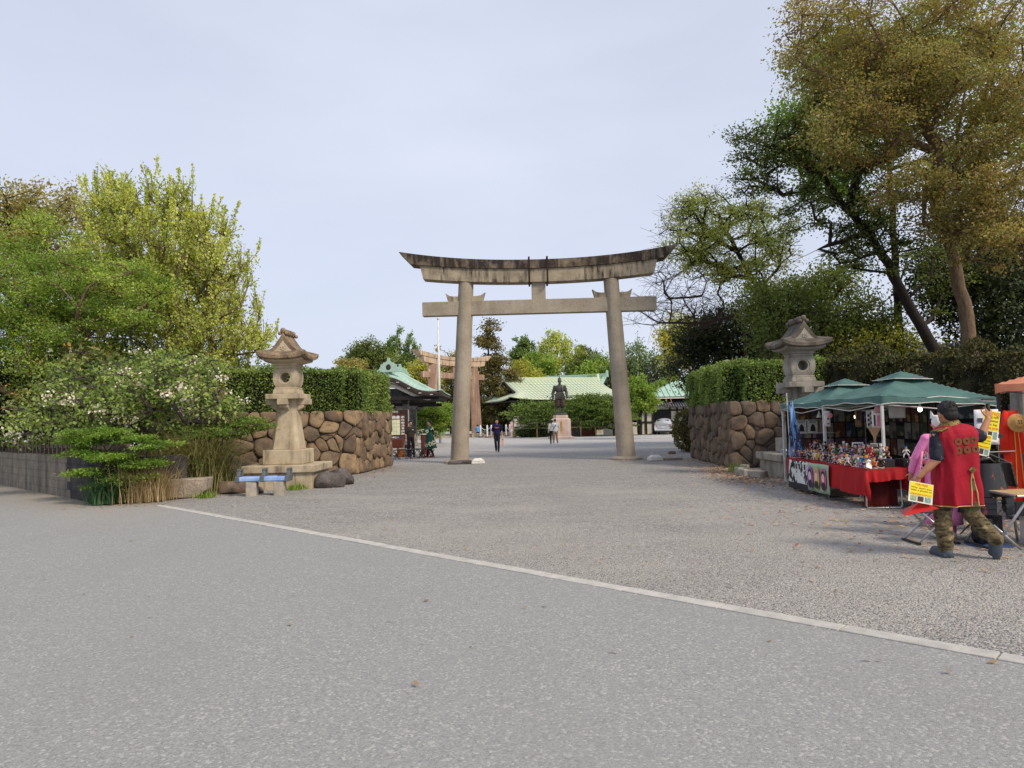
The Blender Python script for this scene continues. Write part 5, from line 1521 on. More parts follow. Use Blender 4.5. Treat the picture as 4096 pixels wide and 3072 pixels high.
for sx in (-1, 1): rb.cap((sx * .2, 0, z + 1.2), (sx * .215, 0, z + .68), .245, .262)
rb.ell((0, 0, z + 1.22), (.41, .31, .2))
link('hakama', bake_blob(rb, .028, 2), M_BRONZE_BROWN, st)
MB().box((-.14, -.30, z + 1.42), (.62, .05, .46), rot=(0, -.25, 0)).build('sleeve_panel', M_BRONZE, st, bevel=.03)
MB().tube([(-.9, .05, z + 1.1), (-.3, -.22, z + 1.3), (.1, -.3, z + 1.36)], .035, 8).build('sword', M_BRONZE, st, smooth=True)
MB().tube([(.56, -.2, z + 1.24), (.95, -.18, z + 1.24)], .035, 8).build('fan', M_BRONZE, st, smooth=True)
MB().tube([(.10, -.24, z + 2.25), (.22, -.32, z + 1.8), (.42, -.30, z + 1.2)], .04, 6).build('robe_hem', M_BRONZE, st, smooth=True)
hat = MB().ell((0, .03, z + 2.84), (.15, .19, .10)).tube([(0, .05, z + 2.9), (0, .09, z + 3.08)], [.05, .03], 8)
hat.build('court_cap', M_BRONZE, st, smooth=True)

# ---------------------------------------------------------------- rope fence, stanchions and small things in the courtyard
M_BAMBOO = mat('bamboo', (172, 156, 118), (140, 124, 90), vs=5, stretch=(1, 1, 3), rough=.7)
M_ROPE = mat('rope', (176, 166, 138), rough=.9)
stakes = [(-.2, 66.3), (2.15, 65.5), (4.9, 66), (6.3, 65.6), (8.1, 65.2), (10.0, 65)]
stk = [(0.05, 66.0), (2.2, 65.4), (6.2, 65.2), (7.55, 65.2), (9.3, 65.2)]
for i, (x, y) in enumerate(stk):
    o = MB().tube([(0, 0, 0), (0, 0, 1.62)], .055, 8).build('bamboo_stake', M_BAMBOO, smooth=True); o.location = (x, y, 0)
    tag(o, ['bamboo stake at the end of the rope fence by the white stanchions', 'bamboo stake holding the rope with paper streamers beside the pedestal', 'bamboo stake in the rope fence by the red planter', 'bamboo stake in the rope fence by the low tree', 'bamboo stake in the rope fence beyond the right torii pillar'][i], 'stake', 'bamboo stakes of the rope fence')
for i, ((x0, y0), (x1, y1)) in enumerate(zip(stk, stk[1:])):
    t = thing('rope', ['sagging ropes with paper streamers by the dome shrub', 'sagging ropes with paper streamers behind the pedestal', 'pair of sagging ropes above the red planter', 'pair of sagging ropes before the low tree'][i], 'rope', (x0, y0, 0))
    for z0, sg in ((1.45, .14), (.9, .06)):
        MB().tube([((x1 - x0) * q, (y1 - y0) * q, z0 - sg * 4 * q * (1 - q)) for q in [k / 10 for k in range(11)]], .017, 5).build('strand', M_ROPE, t)
    if i < 2:
        for k in range(9):
            q = .12 + k * .06
            MB().box(((x1 - x0) * q, -.02, 1.34 - .14 * 4 * q * (1 - q) - (k % 3) * .015), (.11, .012, .2), rot=(0, .2 * (k % 3 - 1), 0)).build('paper_streamer', paint(226, 222, 206), t)
wm = paint(226, 226, 228, .45)
stan = thing('stanchion', 'white plastic chain stanchion by the approach path', 'stanchion', (0, 0, 0), 0, 'white chain stanchions')
MB().lathe([(.30, 0), (.30, .06), (.12, .10)], 12).build('base', paint(44, 44, 46), stan, auto=40)
MB().lathe([(.085, .08), (.085, 1.12), (.06, 1.2), (.02, 1.25)], 10).build('post', wm, stan, auto=40)
sp = [(-3.25, 71.0), (-2.55, 70.2), (-2.15, 70.6), (-.72, 73.5), (-.35, 74.6), (.0, 72.6), (.75, 73.8), (1.05, 72.9), (1.75, 73.2), (-7.7, 66), (-8.8, 63)]
labs = ['white stanchion at the brown torii footing', 'white stanchion in a pair before the seated man', 'white stanchion standing behind the pair before the seated man', 'white stanchion by the walking man', 'white stanchion behind the white notice', 'white stanchion beside the white notice', 'white stanchion between notice and bamboo fence', 'white stanchion holding the sagging chain', 'white stanchion next to the red and white post', 'white stanchion beside the flagpole', 'white stanchion among the maple bush shade']
for i, (x, y) in enumerate(sp):
    o = stan if i == 0 else copy_tree(stan)
    o.location = (x, y, 0); o['label'] = labs[i]
chain = [(0, 2, .35), (3, 5, .4), (5, 7, .4), (7, 8, .4), (9, 10, .4)]
for i, (a_, b_, sg) in enumerate(chain):
    (x0, y0), (x1, y1) = sp[a_], sp[b_]
    o = MB().tube([((x1 - x0) * q, (y1 - y0) * q, 1.1 - sg * 4 * q * (1 - q)) for q in [k / 12 for k in range(13)]], .028, 5).build('chain', wm); o.location = (x0, y0, 0)
    tag(o, ['white plastic chain before the seated man', 'white plastic chain behind the white notice', 'white plastic chain right of the white notice', 'white plastic chain ending at the red and white post', 'white plastic chain behind the flagpole'][i], 'chain')
def notice(label, loc, rz, w, h, lines, z0=.9, board=True):
    t = thing('notice_board', label, 'sign', loc, rz)
    MB().box((0, 0, z0 + h / 2), (w, .03, h)).build('panel', paint(228, 226, 220), t)
    for sx in (-1, 1): MB().box((sx * w * .35, .02, z0 / 2 + .02), (.04, .04, z0)).build('leg', wm, t)
    for i, (c_, ww, hh, zz) in enumerate(lines):
        MB().box((0, -.018, z0 + zz * h), (w * ww, .006, hh)).build('print_line', paint(*c_), t)
notice('white notice on a stand among the stanchions', (.35, 73.6, 0), 0, .62, 1.05, [((60, 60, 64), .7, .08, .85), ((190, 120, 110), .5, .05, .5), ((120, 120, 120), .6, .04, .3)], 1.0)
notice('tall white and red notice leaning at the brown torii footing', (-4.75, 69.2, 0), .3, .9, 2.0, [((200, 70, 48), .3, .7, .7), ((206, 96, 60), .8, .22, .2), ((40, 40, 44), .9, .1, .06)], .25)
notice('small pale notice box behind the dome shrub', (2.0, 70.5, 0), 0, 1.0, .8, [((150, 150, 146), .5, .3, .5)], .55)
o = MB().box((0, 0, .75), (.3, .1, 1.5)).box((-.02, -.06, 1.1), (.2, .02, .3)).build('striped_post', mat('striped', (226, 222, 218), (204, 110, 96), vs=2.2), bevel=.01); o.location = (-.1, 69.8, 0)
tag(o, 'white post with red markings at the start of the rope fence', 'post')
pp = thing('potted_plant', 'leafy plant in a red brown rectangular planter beside the pedestal', 'plant', (7.05, 67, 0))
MB().box((0, 0, .3), (1.2, .6, .6), top=(1.05, 1.05)).build('planter', paint(118, 60, 44), pp, bevel=.02)
rng = np.random.default_rng(5)
P = rng.normal(size=(500, 3)) * np.array([.5, .3, .45]) + np.array([0, 0, 1.15]); P[:, 2] = np.maximum(P[:, 2], .6)
link('foliage', leaf_mesh('f', P, .16, rng.random(500), rng), L_GREEN, pp)
for k in range(4): MB().tube([(.1 * k - .15, 0, .55), (.25 * k - .35, 0, 1.0), (.35 * k - .5, 0, 1.5)], .015, 4).build('stem', M_BARK, pp)
mo = thing('stone_marker', 'carved stone marker with arched top beside the pedestal', 'monument', (5.75, 67.2, 0))
MB().prism([(-.38, 1.1), (.38, 1.1), (.34, 1.9), (0, 2.15), (-.34, 1.9)][::-1], -.2, .2).build('stele', M_STONE_R, mo, bevel=.02)
MB().box((0, 0, .85), (1.1, .7, .5)).build('base', M_STONE_R, mo, bevel=.02); MB().box((0, 0, .3), (1.2, .8, .6)).build('plinth', M_BOULDER, mo, bevel=.02)
stp = sheet('paved_path', [(-14, 75), (1.5, 74.2), (1.5, 86), (-14, 86)], 0.012, M_GRANITE)
for i in range(5):
    o = MB().b2(-14 + i * 3.1, -14 + i * 3.1 + 3.07, 0, .3, 0, .12).build('path_edging', M_GRANITE, None, bevel=.01); o.location = (0, 74.2, 0)
    o.parent = stp

# ---------------------------------------------------------------- people
M_SKIN = mat('skin', (196, 150, 122), (180, 132, 106), vs=8, rough=0.6)
M_HAIR = mat('black_hair', (26, 24, 26), (38, 35, 36), vs=40, stretch=(3, 3, .6), rough=0.6, bump=.5, bs=60, bd=.01)
def hand(mb, w, d, nrm, s=1.0, curl=0.6, side=1):
    """palm, four bent fingers of different length and a thumb leaving the side of the palm"""
    w, d, nrm = Vector(w), Vector(d).normalized(), Vector(nrm).normalized()
    nrm = (nrm - d * nrm.dot(d)).normalized()
    x = d.cross(nrm) * side
    R = Matrix((x, d, nrm)).transposed().to_4x4()
    mb.ell((0, 0, 0), (.040 * s, .050 * s, .018 * s), M=Matrix.Translation(w + d * .05 * s) @ R, nu=10, nv=8)
    for i, (o, L) in enumerate(((-.030, .070), (-.010, .080), (.010, .075), (.029, .060))):
        p = w + d * .088 * s + x * o * s
        a = curl * .5
        for k in range(3):
            q = p + (d * math.cos(a) + nrm * math.sin(a)) * L * s * (.42, .32, .26)[k]
            mb.cap(p, q, (.0105 - .001 * k) * s, (.0095 - .001 * k) * s, 6)
            p = q; a += curl
    p = w + d * .03 * s - x * .035 * s
    q = p - x * .03 * s + d * .03 * s + nrm * .012 * s
    mb.cap(p, q, .013 * s, .011 * s, 6); mb.cap(q, q + d * .03 * s + nrm * .015 * s, .0105 * s, .009 * s, 6)

def head(mb, c, f, s=1.0):
    """skull, jaw, nose, ears; f = facing direction"""
    c, f = Vector(c), Vector(f).normalized()
    up = Vector((0, 0, 1)); r = f.cross(up).normalized()
    mb.ell(c, (.078 * s, .092 * s, .112 * s), rot=(0, 0, math.atan2(f.y, f.x) - PI / 2))
    mb.ell(c + f * .028 * s - up * .062 * s, (.055 * s, .058 * s, .052 * s))
    mb.ell(c + f * .094 * s - up * .022 * s, (.014 * s, .018 * s, .024 * s))
    mb.ell(c + f * .080 * s - up * .066 * s, (.024 * s, .014 * s, .010 * s))
    for q in (-1, 1): mb.ell(c + r * .080 * s * q - up * .018 * s, (.014 * s, .022 * s, .03 * s))

J0 = dict(pelvis=(0, 0, .96), waist=(0, 0, 1.08), chest=(0, 0, 1.28), neck=(0, .01, 1.46), head=(0, -.02, 1.605),
          sL=(.175, 0, 1.40), eL=(.225, .02, 1.12), wL=(.235, -.06, .88), sR=(-.175, 0, 1.40), eR=(-.225, .02, 1.12), wR=(-.235, -.06, .88),
          hL=(.085, 0, .93), kL=(.095, -.02, .50), aL=(.10, .02, .09), hR=(-.085, 0, .93), kR=(-.095, -.02, .50), aR=(-.10, .02, .09))
def person(label, loc, rz, J=None, skin=None, top=None, sleeve=.55, pants=None, shoe=None, hair=None, face=(0, -1, 0), s=1.0, vox=.013, toes=((0, -1, 0), (0, -1, 0)), hairstyle='short', fat=1.0, height=1.0, hands=((0, -.3, -1), (0, -.3, -1)), top_name='shirt', hem=0.0, cap=None):
    j = dict(J0); j.update(J or {})
    j = {k: Vector(v) for k, v in j.items()}
    t = thing('person', label, 'person', loc, rz)
    b = MB()
    b.ell(j['chest'], (.155 * fat, .105 * fat, .17)); b.ell(j['waist'], (.135 * fat, .10 * fat, .16)); b.ell(j['pelvis'], (.15 * fat, .11 * fat, .12))
    b.cap(j['sL'], j['sR'], .06, .06); b.cap(j['neck'] - Vector((0, 0, .06)), j['head'] - Vector((0, 0, .05)), .052, .048)
    head(b, j['head'], face)
    for q in 'LR':
        b.cap(j['s' + q], j['e' + q], .050 * fat, .040 * fat); b.cap(j['e' + q], j['w' + q], .039 * fat, .027)
        b.cap(j['h' + q], j['k' + q], .080 * fat, .055); b.cap(j['k' + q], j['a' + q], .053, .036)
        d = Vector(toes[0 if q == 'L' else 1])
        b.cap(j['a' + q] + Vector((0, 0, -.05)), j['a' + q] + d * .13 + Vector((0, 0, -.055)), .036, .03)
        hd = Vector(hands[0 if q == 'L' else 1])
        hand(b, j['w' + q], hd, (0, -1, 0.2) if abs(hd.normalized().y) < .8 else (0, 0, -1), 1.0, .45, 1 if q == 'L' else -1)
    link('body', bake_blob(b, vox, 2), skin or M_SKIN, t)
    c = MB()
    c.ell(j['chest'], (.185 * fat, .130 * fat, .19)); c.ell(j['waist'], (.170 * fat, .128 * fat, .19)); c.ell(j['pelvis'] - Vector((0, 0, hem * .5 - .02)), (.178 * fat, .135 * fat, .10 + hem * .5))
    c.cap(j['sL'], j['sR'], .074, .074)
    for q in 'LR':
        e = j['s' + q].lerp(j['e' + q], min(1, sleeve * 1.6))
        c.cap(j['s' + q], e, .070 * fat, .066 * fat)
        if sleeve > .8: c.cap(j['e' + q], j['e' + q].lerp(j['w' + q], .9), .062, .05)
    link(top_name, bake_blob(c, vox, 3), top, t)
    p = MB()
    p.ell(j['pelvis'] - Vector((0, 0, .03)), (.165 * fat, .125 * fat, .11))
    for q in 'LR':
        p.cap(j['h' + q], j['k' + q], .098 * fat, .074); p.cap(j['k' + q], j['a' + q] + Vector((0, 0, .02)), .073, .058)
    link('trousers', bake_blob(p, vox, 2), pants, t)
    for q in 'LR':
        d = Vector(toes[0 if q == 'L' else 1])
        sh = MB(); a = j['a' + q]
        sh.cap(a + Vector((0, 0, -.04)) - d * .03, a + d * .16 + Vector((0, 0, -.052)), .047, .038); sh.cap(a + Vector((0, 0, 0)), a + Vector((0, 0, -.04)), .044, .045)
        link('shoe', bake_blob(sh, .012, 1), shoe, t)
    h = MB(); f = Vector(face).normalized(); hc = j['head']
    if hairstyle:
        h.ell(hc - f * .022 + Vector((0, 0, .030)), (.089, .098, .098), rot=(0, 0, math.atan2(f.y, f.x) - PI / 2))
        h.ell(hc + f * .035 + Vector((0, 0, .092)), (.07, .06, .035))
        if hairstyle == 'long': h.cap(hc - f * .05, hc - f * .07 - Vector((0, 0, .2)), .085, .07)
        rr = random.Random(hash(label) % 1000)
        for k in range(22):
            a = rr.uniform(0, 2 * PI); h.ell(hc + Vector((math.cos(a) * .06, math.sin(a) * .06, .095)) - f * .02, (.025, .025, .03), nu=6, nv=4)
        link('hair', bake_blob(h, .011, 1), hair or M_HAIR, t)
    r = f.cross(Vector((0, 0, 1)))
    for q in (-1, 1):
        e = MB().ell(hc + f * .085 + r * .031 * q + Vector((0, 0, .004)), (.011, .008, .006), nu=8, nv=6); e.build('eye', paint(30, 26, 26), t, smooth=True)
        e = MB().box(hc + f * .086 + r * .031 * q + Vector((0, 0, .024)), (.03, .012, .007)); e.build('eyebrow', M_HAIR, t)
    MB().ell(hc + f * .092 - Vector((0, 0, .066)), (.022, .008, .006), nu=8, nv=6).build('mouth', paint(150, 84, 78), t, smooth=True)
    if cap:
        cp = MB().ell(hc + Vector((0, 0, .055)) - f * .005, (.098, .105, .075)); cp.box(hc + f * .12 + Vector((0, 0, .045)), (.14, .12, .015), rot=(0, 0, math.atan2(f.y, f.x) - PI / 2))
        cp.build('cap', cap, t, smooth=True)
    t.scale = (s, s, s)
    return t

M_DARKPANTS = mat('dark_trousers', (28, 31, 40), (36, 39, 48), vs=12, rough=.9)
M_OLIVE = mat('olive_shirt', (62, 60, 52), (52, 50, 44), vs=8, rough=.9)
M_NAVY = mat('navy_shirt', (26, 34, 78), (20, 27, 62), vs=8, rough=.9)
M_BLACKSHOE = paint(24, 24, 28, .5)
p = person('young man in olive tee and dark jeans facing the robed man', (-4.95, 34.3, 0), rad(25), top=M_OLIVE, pants=M_DARKPANTS, shoe=M_BLACKSHOE,
           J=dict(kL=(.13, -.03, .50), aL=(.17, .03, .09), kR=(-.11, -.04, .5), aR=(-.13, -.05, .09)), face=(.25, -1, 0))
MB().box((.09, -.133, 1.30), (.09, .01, .03)).build('chest_print', paint(220, 220, 216), p)
M_ROBE = mat('green_robe', (36, 88, 80), (28, 72, 66), vs=6, rough=.7)
M_CREAM = mat('cream_print', (214, 214, 176), (200, 200, 160), vs=8, rough=.8)
p = person('person in green flowered robe and red shoes leaning on a black stand', (-3.95, 33.7, 0), rad(-70), top=M_ROBE, pants=M_DARKPANTS, shoe=paint(150, 40, 44), sleeve=1.0, top_name='robe_top', hem=.1,
           J=dict(eL=(.22, -.20, 1.20), wL=(.14, -.44, 1.26), eR=(-.22, -.2, 1.2), wR=(-.12, -.46, 1.27), aL=(.12, .12, .09), aR=(-.12, -.1, .09)), hands=((0, -1, 0), (0, -1, 0)))
mb = MB()
mb.grid(lambda u, v: ((.17 + .10 * v + .012 * math.sin(u * 2 * PI * 7) * v) * math.cos(u * 2 * PI), (.15 + .13 * v + .012 * math.sin(u * 2 * PI * 6) * v) * math.sin(u * 2 * PI) + .04 * v, 1.1 - .68 * v), 48, 12, closed_u=True)
mb.build('robe_skirt', M_ROBE, p, smooth=True, solid=.01)
def blossom_patch(par, c, rdir, s):
    """flat printed flower on cloth: pale petals and dark sunburst centre"""
    c = Vector(c); n = Vector(rdir).normalized(); u = n.cross(Vector((0, 0, 1))).normalized(); w = u.cross(n)
    pts = []
    for k in range(24):
        a = k * PI / 12; r = s * (1.0 + .22 * math.cos(5 * a + 1) + .1 * math.cos(9 * a))
        pts.append(c + n * .012 + u * math.cos(a) * r + w * math.sin(a) * r)
    MB().add(pts, [tuple(range(24))]).build('flower_print', M_CREAM, par)
    pts = []
    for k in range(32):
        a = k * PI / 16; r = s * (.48 if k % 2 else .28)
        pts.append(c + n * .018 + u * math.cos(a) * r + w * math.sin(a) * r)
    MB().add(pts, [tuple(range(32))]).build('flower_centre', paint(24, 28, 26), par)
for q, (a, z) in enumerate(((-15, .62), (25, .68), (60, .95), (-60, .55), (100, .7), (-95, .62))):
    v = (1.1 - z) / .68; rr_ = .19 + .10 * v
    A = rad(a)
    blossom_patch(p, (rr_ * math.cos(A), (rr_ - .01) * math.sin(A) + .04 * v, z), (math.cos(A), math.sin(A), .15), .105 if q < 2 else .085)
for c, d in (((.21, .02, 1.36), (1, .2, .3)), ((.27, -.19, 1.22), (1, 0, .2)), ((.12, .14, 1.33), (.5, 1, .2)), ((.19, -.38, 1.26), (1, 0, .1))):
    blossom_patch(p, c, d, .075)
sd = thing('prop_stand', 'slim black stand with tan knob top held by the robed person', 'stand', (-4.32, 33.6, 0))
MB().tube([(0, 0, .02), (0, 0, 1.22)], .018, 8).build('pole', paint(26, 26, 28), sd)
MB().ell((0, 0, 1.26), (.11, .09, .06)).build('knob', paint(164, 132, 104), sd, smooth=True)
for k in range(3): MB().tube([(0, 0, .14), (.25 * math.cos(k * 2.1), .25 * math.sin(k * 2.1), .01)], .012, 6).build('leg', paint(26, 26, 28), sd)

p = person('man in navy tee walking with a backpack and a peach bag', (-.85, 37.4, 0), 0, top=M_NAVY, pants=M_DARKPANTS, shoe=M_BLACKSHOE, face=(.05, -1, -.15),
           J=dict(kL=(.08, -.06, .5), aL=(.07, -.10, .09), kR=(-.08, .02, .5), aR=(-.06, .14, .12), eL=(.25, .03, 1.12), wL=(.27, -.06, .87), eR=(-.25, .03, 1.12), wR=(-.27, -.04, .87)))
MB().prism([(-.10, 1.28), (-.06, 1.33), (.0, 1.30), (.11, 1.29), (.10, 1.25), (-.09, 1.25)], -.142, -.130).build('chest_print', mat('chest_print', (196, 120, 130), (200, 60, 70), vs=14), p)
for sx in (-1, 1): MB().tube([(sx * .12, .05, 1.46), (sx * .135, -.10, 1.38), (sx * .14, -.135, 1.22)], .022, 6).build('backpack_strap', paint(18, 20, 34), p)
MB().box((0, .19, 1.24), (.30, .16, .42)).build('backpack', paint(20, 22, 36), p, bevel=.04)
bg_ = thing('shopping_bag', 'small translucent peach shopping bag carried by the walking man', 'bag', (-.56, 37.3, 0))
MB().prism([(-.07, .32), (.07, .32), (.06, .66), (.025, .68), (.02, .80), (-.02, .80), (-.025, .68), (-.06, .66)][::-1], -.03, .03).build('sack', mat('peach_plastic', (236, 188, 162), (226, 172, 146), vs=9), bg_, bevel=.012)
MB().box((0, -.033, .66), (.06, .006, .05)).build('label_print', paint(130, 96, 84), bg_)

M_WHITETEE = mat('white_tee', (222, 222, 222), (206, 206, 208), vs=7, rough=.9)
M_KHAKI = mat('khaki', (150, 128, 104), (132, 112, 90), vs=8, rough=.9)
p = person('person in white tee and khaki trousers wearing a cream cap before the statue', (2.78, 46.9, 0), PI, top=M_WHITETEE, pants=M_KHAKI, shoe=paint(230, 230, 230), sleeve=.62, hem=.08, cap=paint(214, 206, 178),
           J=dict(eL=(.27, -.12, 1.16), wL=(.16, -.32, 1.28), eR=(-.27, -.12, 1.16), wR=(-.14, -.32, 1.28), aL=(.14, .02, .09), aR=(-.14, .02, .09)), hands=((-.2, -1, .4), (.2, -1, .4)), s=.97)
MB().tube([(-.15, .0, 1.48), (-.02, .150, 1.26), (.18, .10, 1.02)], .018, 6).build('bag_strap', paint(34, 38, 56), p)
p = person('person in pale top and black trousers half hidden behind the capped person', (2.60, 47.6, 0), PI, top=mat('pale_top', (200, 196, 184)), pants=M_DARKPANTS, shoe=M_BLACKSHOE, sleeve=1.0, s=.93, hairstyle='long')
p = person('person in bright blue tee sitting by the brown torii footing', (-3.55, 71.6, .42 - .5), PI, top=mat('sky_tee', (92, 160, 214), (80, 146, 200), vs=6), pants=M_NAVY, shoe=paint(220, 218, 214), s=.95,
           J=dict(hL=(.09, -.05, .56), kL=(.14, -.46, .58), aL=(.16, -.5, .14), hR=(-.09, -.05, .56), kR=(-.14, -.46, .58), aR=(-.16, -.5, .14), pelvis=(0, 0, .60), waist=(0, 0, .72), chest=(0, -.03, .92), neck=(0, -.05, 1.10), head=(0, -.08, 1.24), sL=(.175, -.03, 1.04), sR=(-.175, -.03, 1.04), eL=(.23, -.14, .8), wL=(.16, -.36, .70), eR=(-.23, -.14, .8), wR=(-.16, -.36, .70)))
p.location.z = 0.0
o = MB().box((0, 0, .22), (1.2, .5, .44)).build('stone_bench', M_GRANITE, bevel=.02); o.location = (-3.55, 71.75, 0); tag(o, 'low stone block seat at the brown torii footing', 'seat')

# ---------------------------------------------------------------- street show corner by the left wall end
sb = thing('map_board', 'dark brown shrine map board with picture tiles and slanted caption panel', 'sign', (-6.55, 38.6, 0))
M_BROWN = mat('board_brown', (62, 40, 38), (52, 34, 34), vs=5, rough=.6)
M_REDBROWN = mat('board_redbrown', (104, 52, 40), (90, 46, 36), vs=5, rough=.6)
MB().b2(-.75, .85, 0, .12, .75, 2.35).build('frame', M_BROWN, sb, bevel=.01)
MB().b2(-.70, .70, -.008, .0, .98, 2.10).build('picture_field', M_REDBROWN, sb)
MB().b2(-.68, .42, -.016, -.008, 1.0, 1.82).build('map_sheet', mat('map_print', (226, 224, 188), (206, 218, 180), vs=2.5, stain=((150, 176, 190), (3, 3, 3), .58, .64, .8)), sb)
for x0, x1, z_ in ((-.6, .4, 1.42), (-.1, .42, 1.6), (-.68, .3, 1.2)): MB().b2(x0, x1, -.020, -.016, z_, z_ + .012).build('map_road', paint(150, 150, 140), sb)
for x in (-.15, .08, .22): MB().b2(x, x + .01, -.0205, -.0165, 1.02, 1.8).build('map_road', paint(160, 160, 150), sb)
for i in range(7): MB().prism([(.47, 1.0 + i * .15), (.66, 1.0 + i * .15), (.66, 1.09 + i * .15), (.565, 1.125 + i * .15), (.47, 1.09 + i * .15)][::-1], -.018, -.008).build('picture_tile', mat('tile_print%d' % i, (222, 222, 216), (90, 96, 96), vs=9 + i), sb)
for i in range(5): MB().prism([(-.66 + i * .22, 1.87), (-.47 + i * .22, 1.87), (-.47 + i * .22, 2.0), (-.565 + i * .22, 2.05), (-.66 + i * .22, 2.0)][::-1], -.018, -.008).build('picture_tile', paint(226, 218, 186) if i < 3 else paint(224, 224, 220), sb)
text('豊國神社', 'title_lettering', paint(226, 226, 222), sb, (.05, -.006, 2.23), (rad(90), 0, 0), .15, .003)
cp = MB().box((.08, -.22, .70), (1.25, .04, .62), rot=(rad(-38), 0, 0)).build('caption_panel', M_BROWN, sb, bevel=.008)
text('豊國神社へ', 'caption_lettering', paint(226, 226, 222), cp, (.08, -.345, .86), (rad(52), 0, 0), .14, .002)
text('Hokoku', 'caption_lettering', paint(210, 212, 226), cp, (-.1, -.29, .74), (rad(52), 0, 0), .10, .002); text('Shrine', 'caption_lettering', paint(210, 212, 226), cp, (.3, -.29, .74), (rad(52), 0, 0), .10, .002)
for sx in (-.6, .7): MB().box((sx, .06, .45), (.09, .09, .9)).build('leg', paint(120, 116, 112), sb)
MB().box((.88, .06, 1.2), (.05, .05, 2.3)).build('side_pole', paint(176, 178, 180, .4), sb)
def x_bench(label, p0, p1, h=.42):
    p0, p1 = Vector(p0), Vector(p1); L = (p1 - p0).length
    t = thing('folding_bench', label, 'bench', tuple((p0 + p1) / 2), math.atan2(p1.y - p0.y, p1.x - p0.x), 'folding benches of the street show')
    MB().box((0, 0, h), (L, .26, .03)).build('seat', mat('bench_slats', (74, 72, 66), (58, 56, 52), vs=6), t, bevel=.006)
    for x in (-L * .42, 0, L * .42):
        for a in (-1, 1):
            MB().tube([(x - a * .13, -.10, h - .02), (x + a * .13, -.12, 0)], .016, 6).build('leg', paint(24, 24, 26), t)
            MB().tube([(x - a * .13, .10, h - .02), (x + a * .13, .12, 0)], .016, 6).build('leg', paint(24, 24, 26), t)
x_bench('low dark folding bench beside the boulder wall end', (-5.35, 32.0, 0), (-4.15, 32.6, 0))
x_bench('low dark folding bench at the feet of the robed person', (-4.75, 33.4, 0), (-3.75, 33.0, 0))
o = MB().box((0, 0, .48), (.42, .38, .96)).box((0, 0, .99), (.46, .42, .06)).build('lectern', M_REDBROWN, bevel=.01); o.location = (-4.5, 36.5, 0); tag(o, 'red brown wooden box lectern with pale top behind the olive tee man', 'lectern')
MB().b2(-.22, .22, -.2, .2, 1.02, 1.06).build('pale_top', paint(216, 216, 214), o)
cb = thing('prop_box', 'red brown painted prop box on a stand by the map board', 'box', (-5.75, 35.5, 0))
MB().box((0, 0, .62), (.52, .4, .44)).build('box', M_REDBROWN, cb, bevel=.01)
MB().box((0, 0, .2), (.08, .08, .4)).build('stem', M_REDBROWN, cb); MB().box((0, 0, .02), (.5, .4, .04)).build('foot', M_REDBROWN, cb)
o = MB().lathe([(.2, 0), (.22, .1), (.16, .25), (.2, .4)], 8).build('orange_drum', mat('drum_orange', (198, 122, 50), (120, 70, 40), vs=9), auto=40); o.location = (-5.45, 34.3, 0); tag(o, 'orange and brown fluted drum stool under the prop box', 'drum')
o = MB().box((0, 0, .28), (.34, .3, .56)).build('crate', M_BROWN, bevel=.01); o.location = (-5.2, 35.2, 0); tag(o, 'dark brown crate beside the olive tee man', 'crate')
o = MB().box((0, 0, .36), (.5, .3, .06)).box((0, 0, .18), (.4, .25, .3)).build('prop_bundle', mat('bundle', (206, 200, 184), (120, 110, 96), vs=10), bevel=.02); o.location = (-5.3, 34.9, 0); tag(o, 'pale cloth bundle of props near the crate', 'bundle')
sheet('ground_mat', [(-5.3, 32.9), (-3.9, 33.0), (-3.9, 34.0), (-5.3, 33.8)], .006, mat('pink_lined_mat', (150, 148, 146), (186, 120, 116), vs=5))

# ---------------------------------------------------------------- parked car
car = thing('parked_car', 'silver hatchback parked beside the tiled house', 'car', (13.9, 66.0, 0), rad(-18))
M_SILVER = mat('silver_paint', (206, 208, 212), (196, 198, 204), vs=3, rough=.28, metallic=.5, spec=.6)
M_GLASS = mat('car_glass', (24, 28, 34), rough=.08, spec=.8)
M_RED_LENS = mat('tail_lens', (150, 24, 26), (120, 16, 20), vs=20, rough=.2, spec=.6)
W2 = .84
def section(y, zs, ws):   # closed half outline -> full ring
    r = [(w_, y, z_) for z_, w_ in zip(zs, ws)]
    return r + [(-x, y_, z_) for x, y_, z_ in r[::-1]]
secs = [(0.0, (.35, .55, .75, .92, 1.0, 1.02), (.66, .76, .78, .74, .62, .0)), (.12, (.28, .5, .78, .98, 1.12, 1.14), (.74, .83, .84, .80, .66, 0)), (.45, (.22, .5, .82, 1.0, 1.38, 1.44), (.80, .84, .85, .82, .62, 0)),
        (.9, (.2, .5, .84, 1.0, 1.46, 1.52), (.81, .85, .85, .82, .64, 0)), (2.0, (.2, .5, .84, .98, 1.47, 1.53), (.81, .85, .85, .82, .64, 0)), (2.75, (.2, .5, .84, .97, 1.30, 1.36), (.81, .85, .85, .81, .66, 0)),
        (3.3, (.2, .5, .82, .95, .99, 1.02), (.81, .85, .84, .80, .6, 0)), (3.85, (.25, .5, .72, .82, .86, .88), (.76, .80, .79, .7, .5, 0)), (4.05, (.3, .5, .6, .68, .7, .72), (.6, .68, .66, .56, .4, 0))]
vs = []; fs = []; n = 12
for s_ in secs: vs += section(*s_)
for i in range(len(secs) - 1):
    for k in range(n):
        j = (k + 1) % n
        fs.append((i * n + k, i * n + j, (i + 1) * n + j, (i + 1) * n + k))
fs.append(tuple(range(n))); fs.append(tuple(range((len(secs) - 1) * n, len(secs) * n))[::-1])
cb_ = MB().add(vs, fs).build('body', M_SILVER, car, smooth=True)
m = cb_.modifiers.new('s', 'SUBSURF'); m.levels = 1; m.render_levels = 2
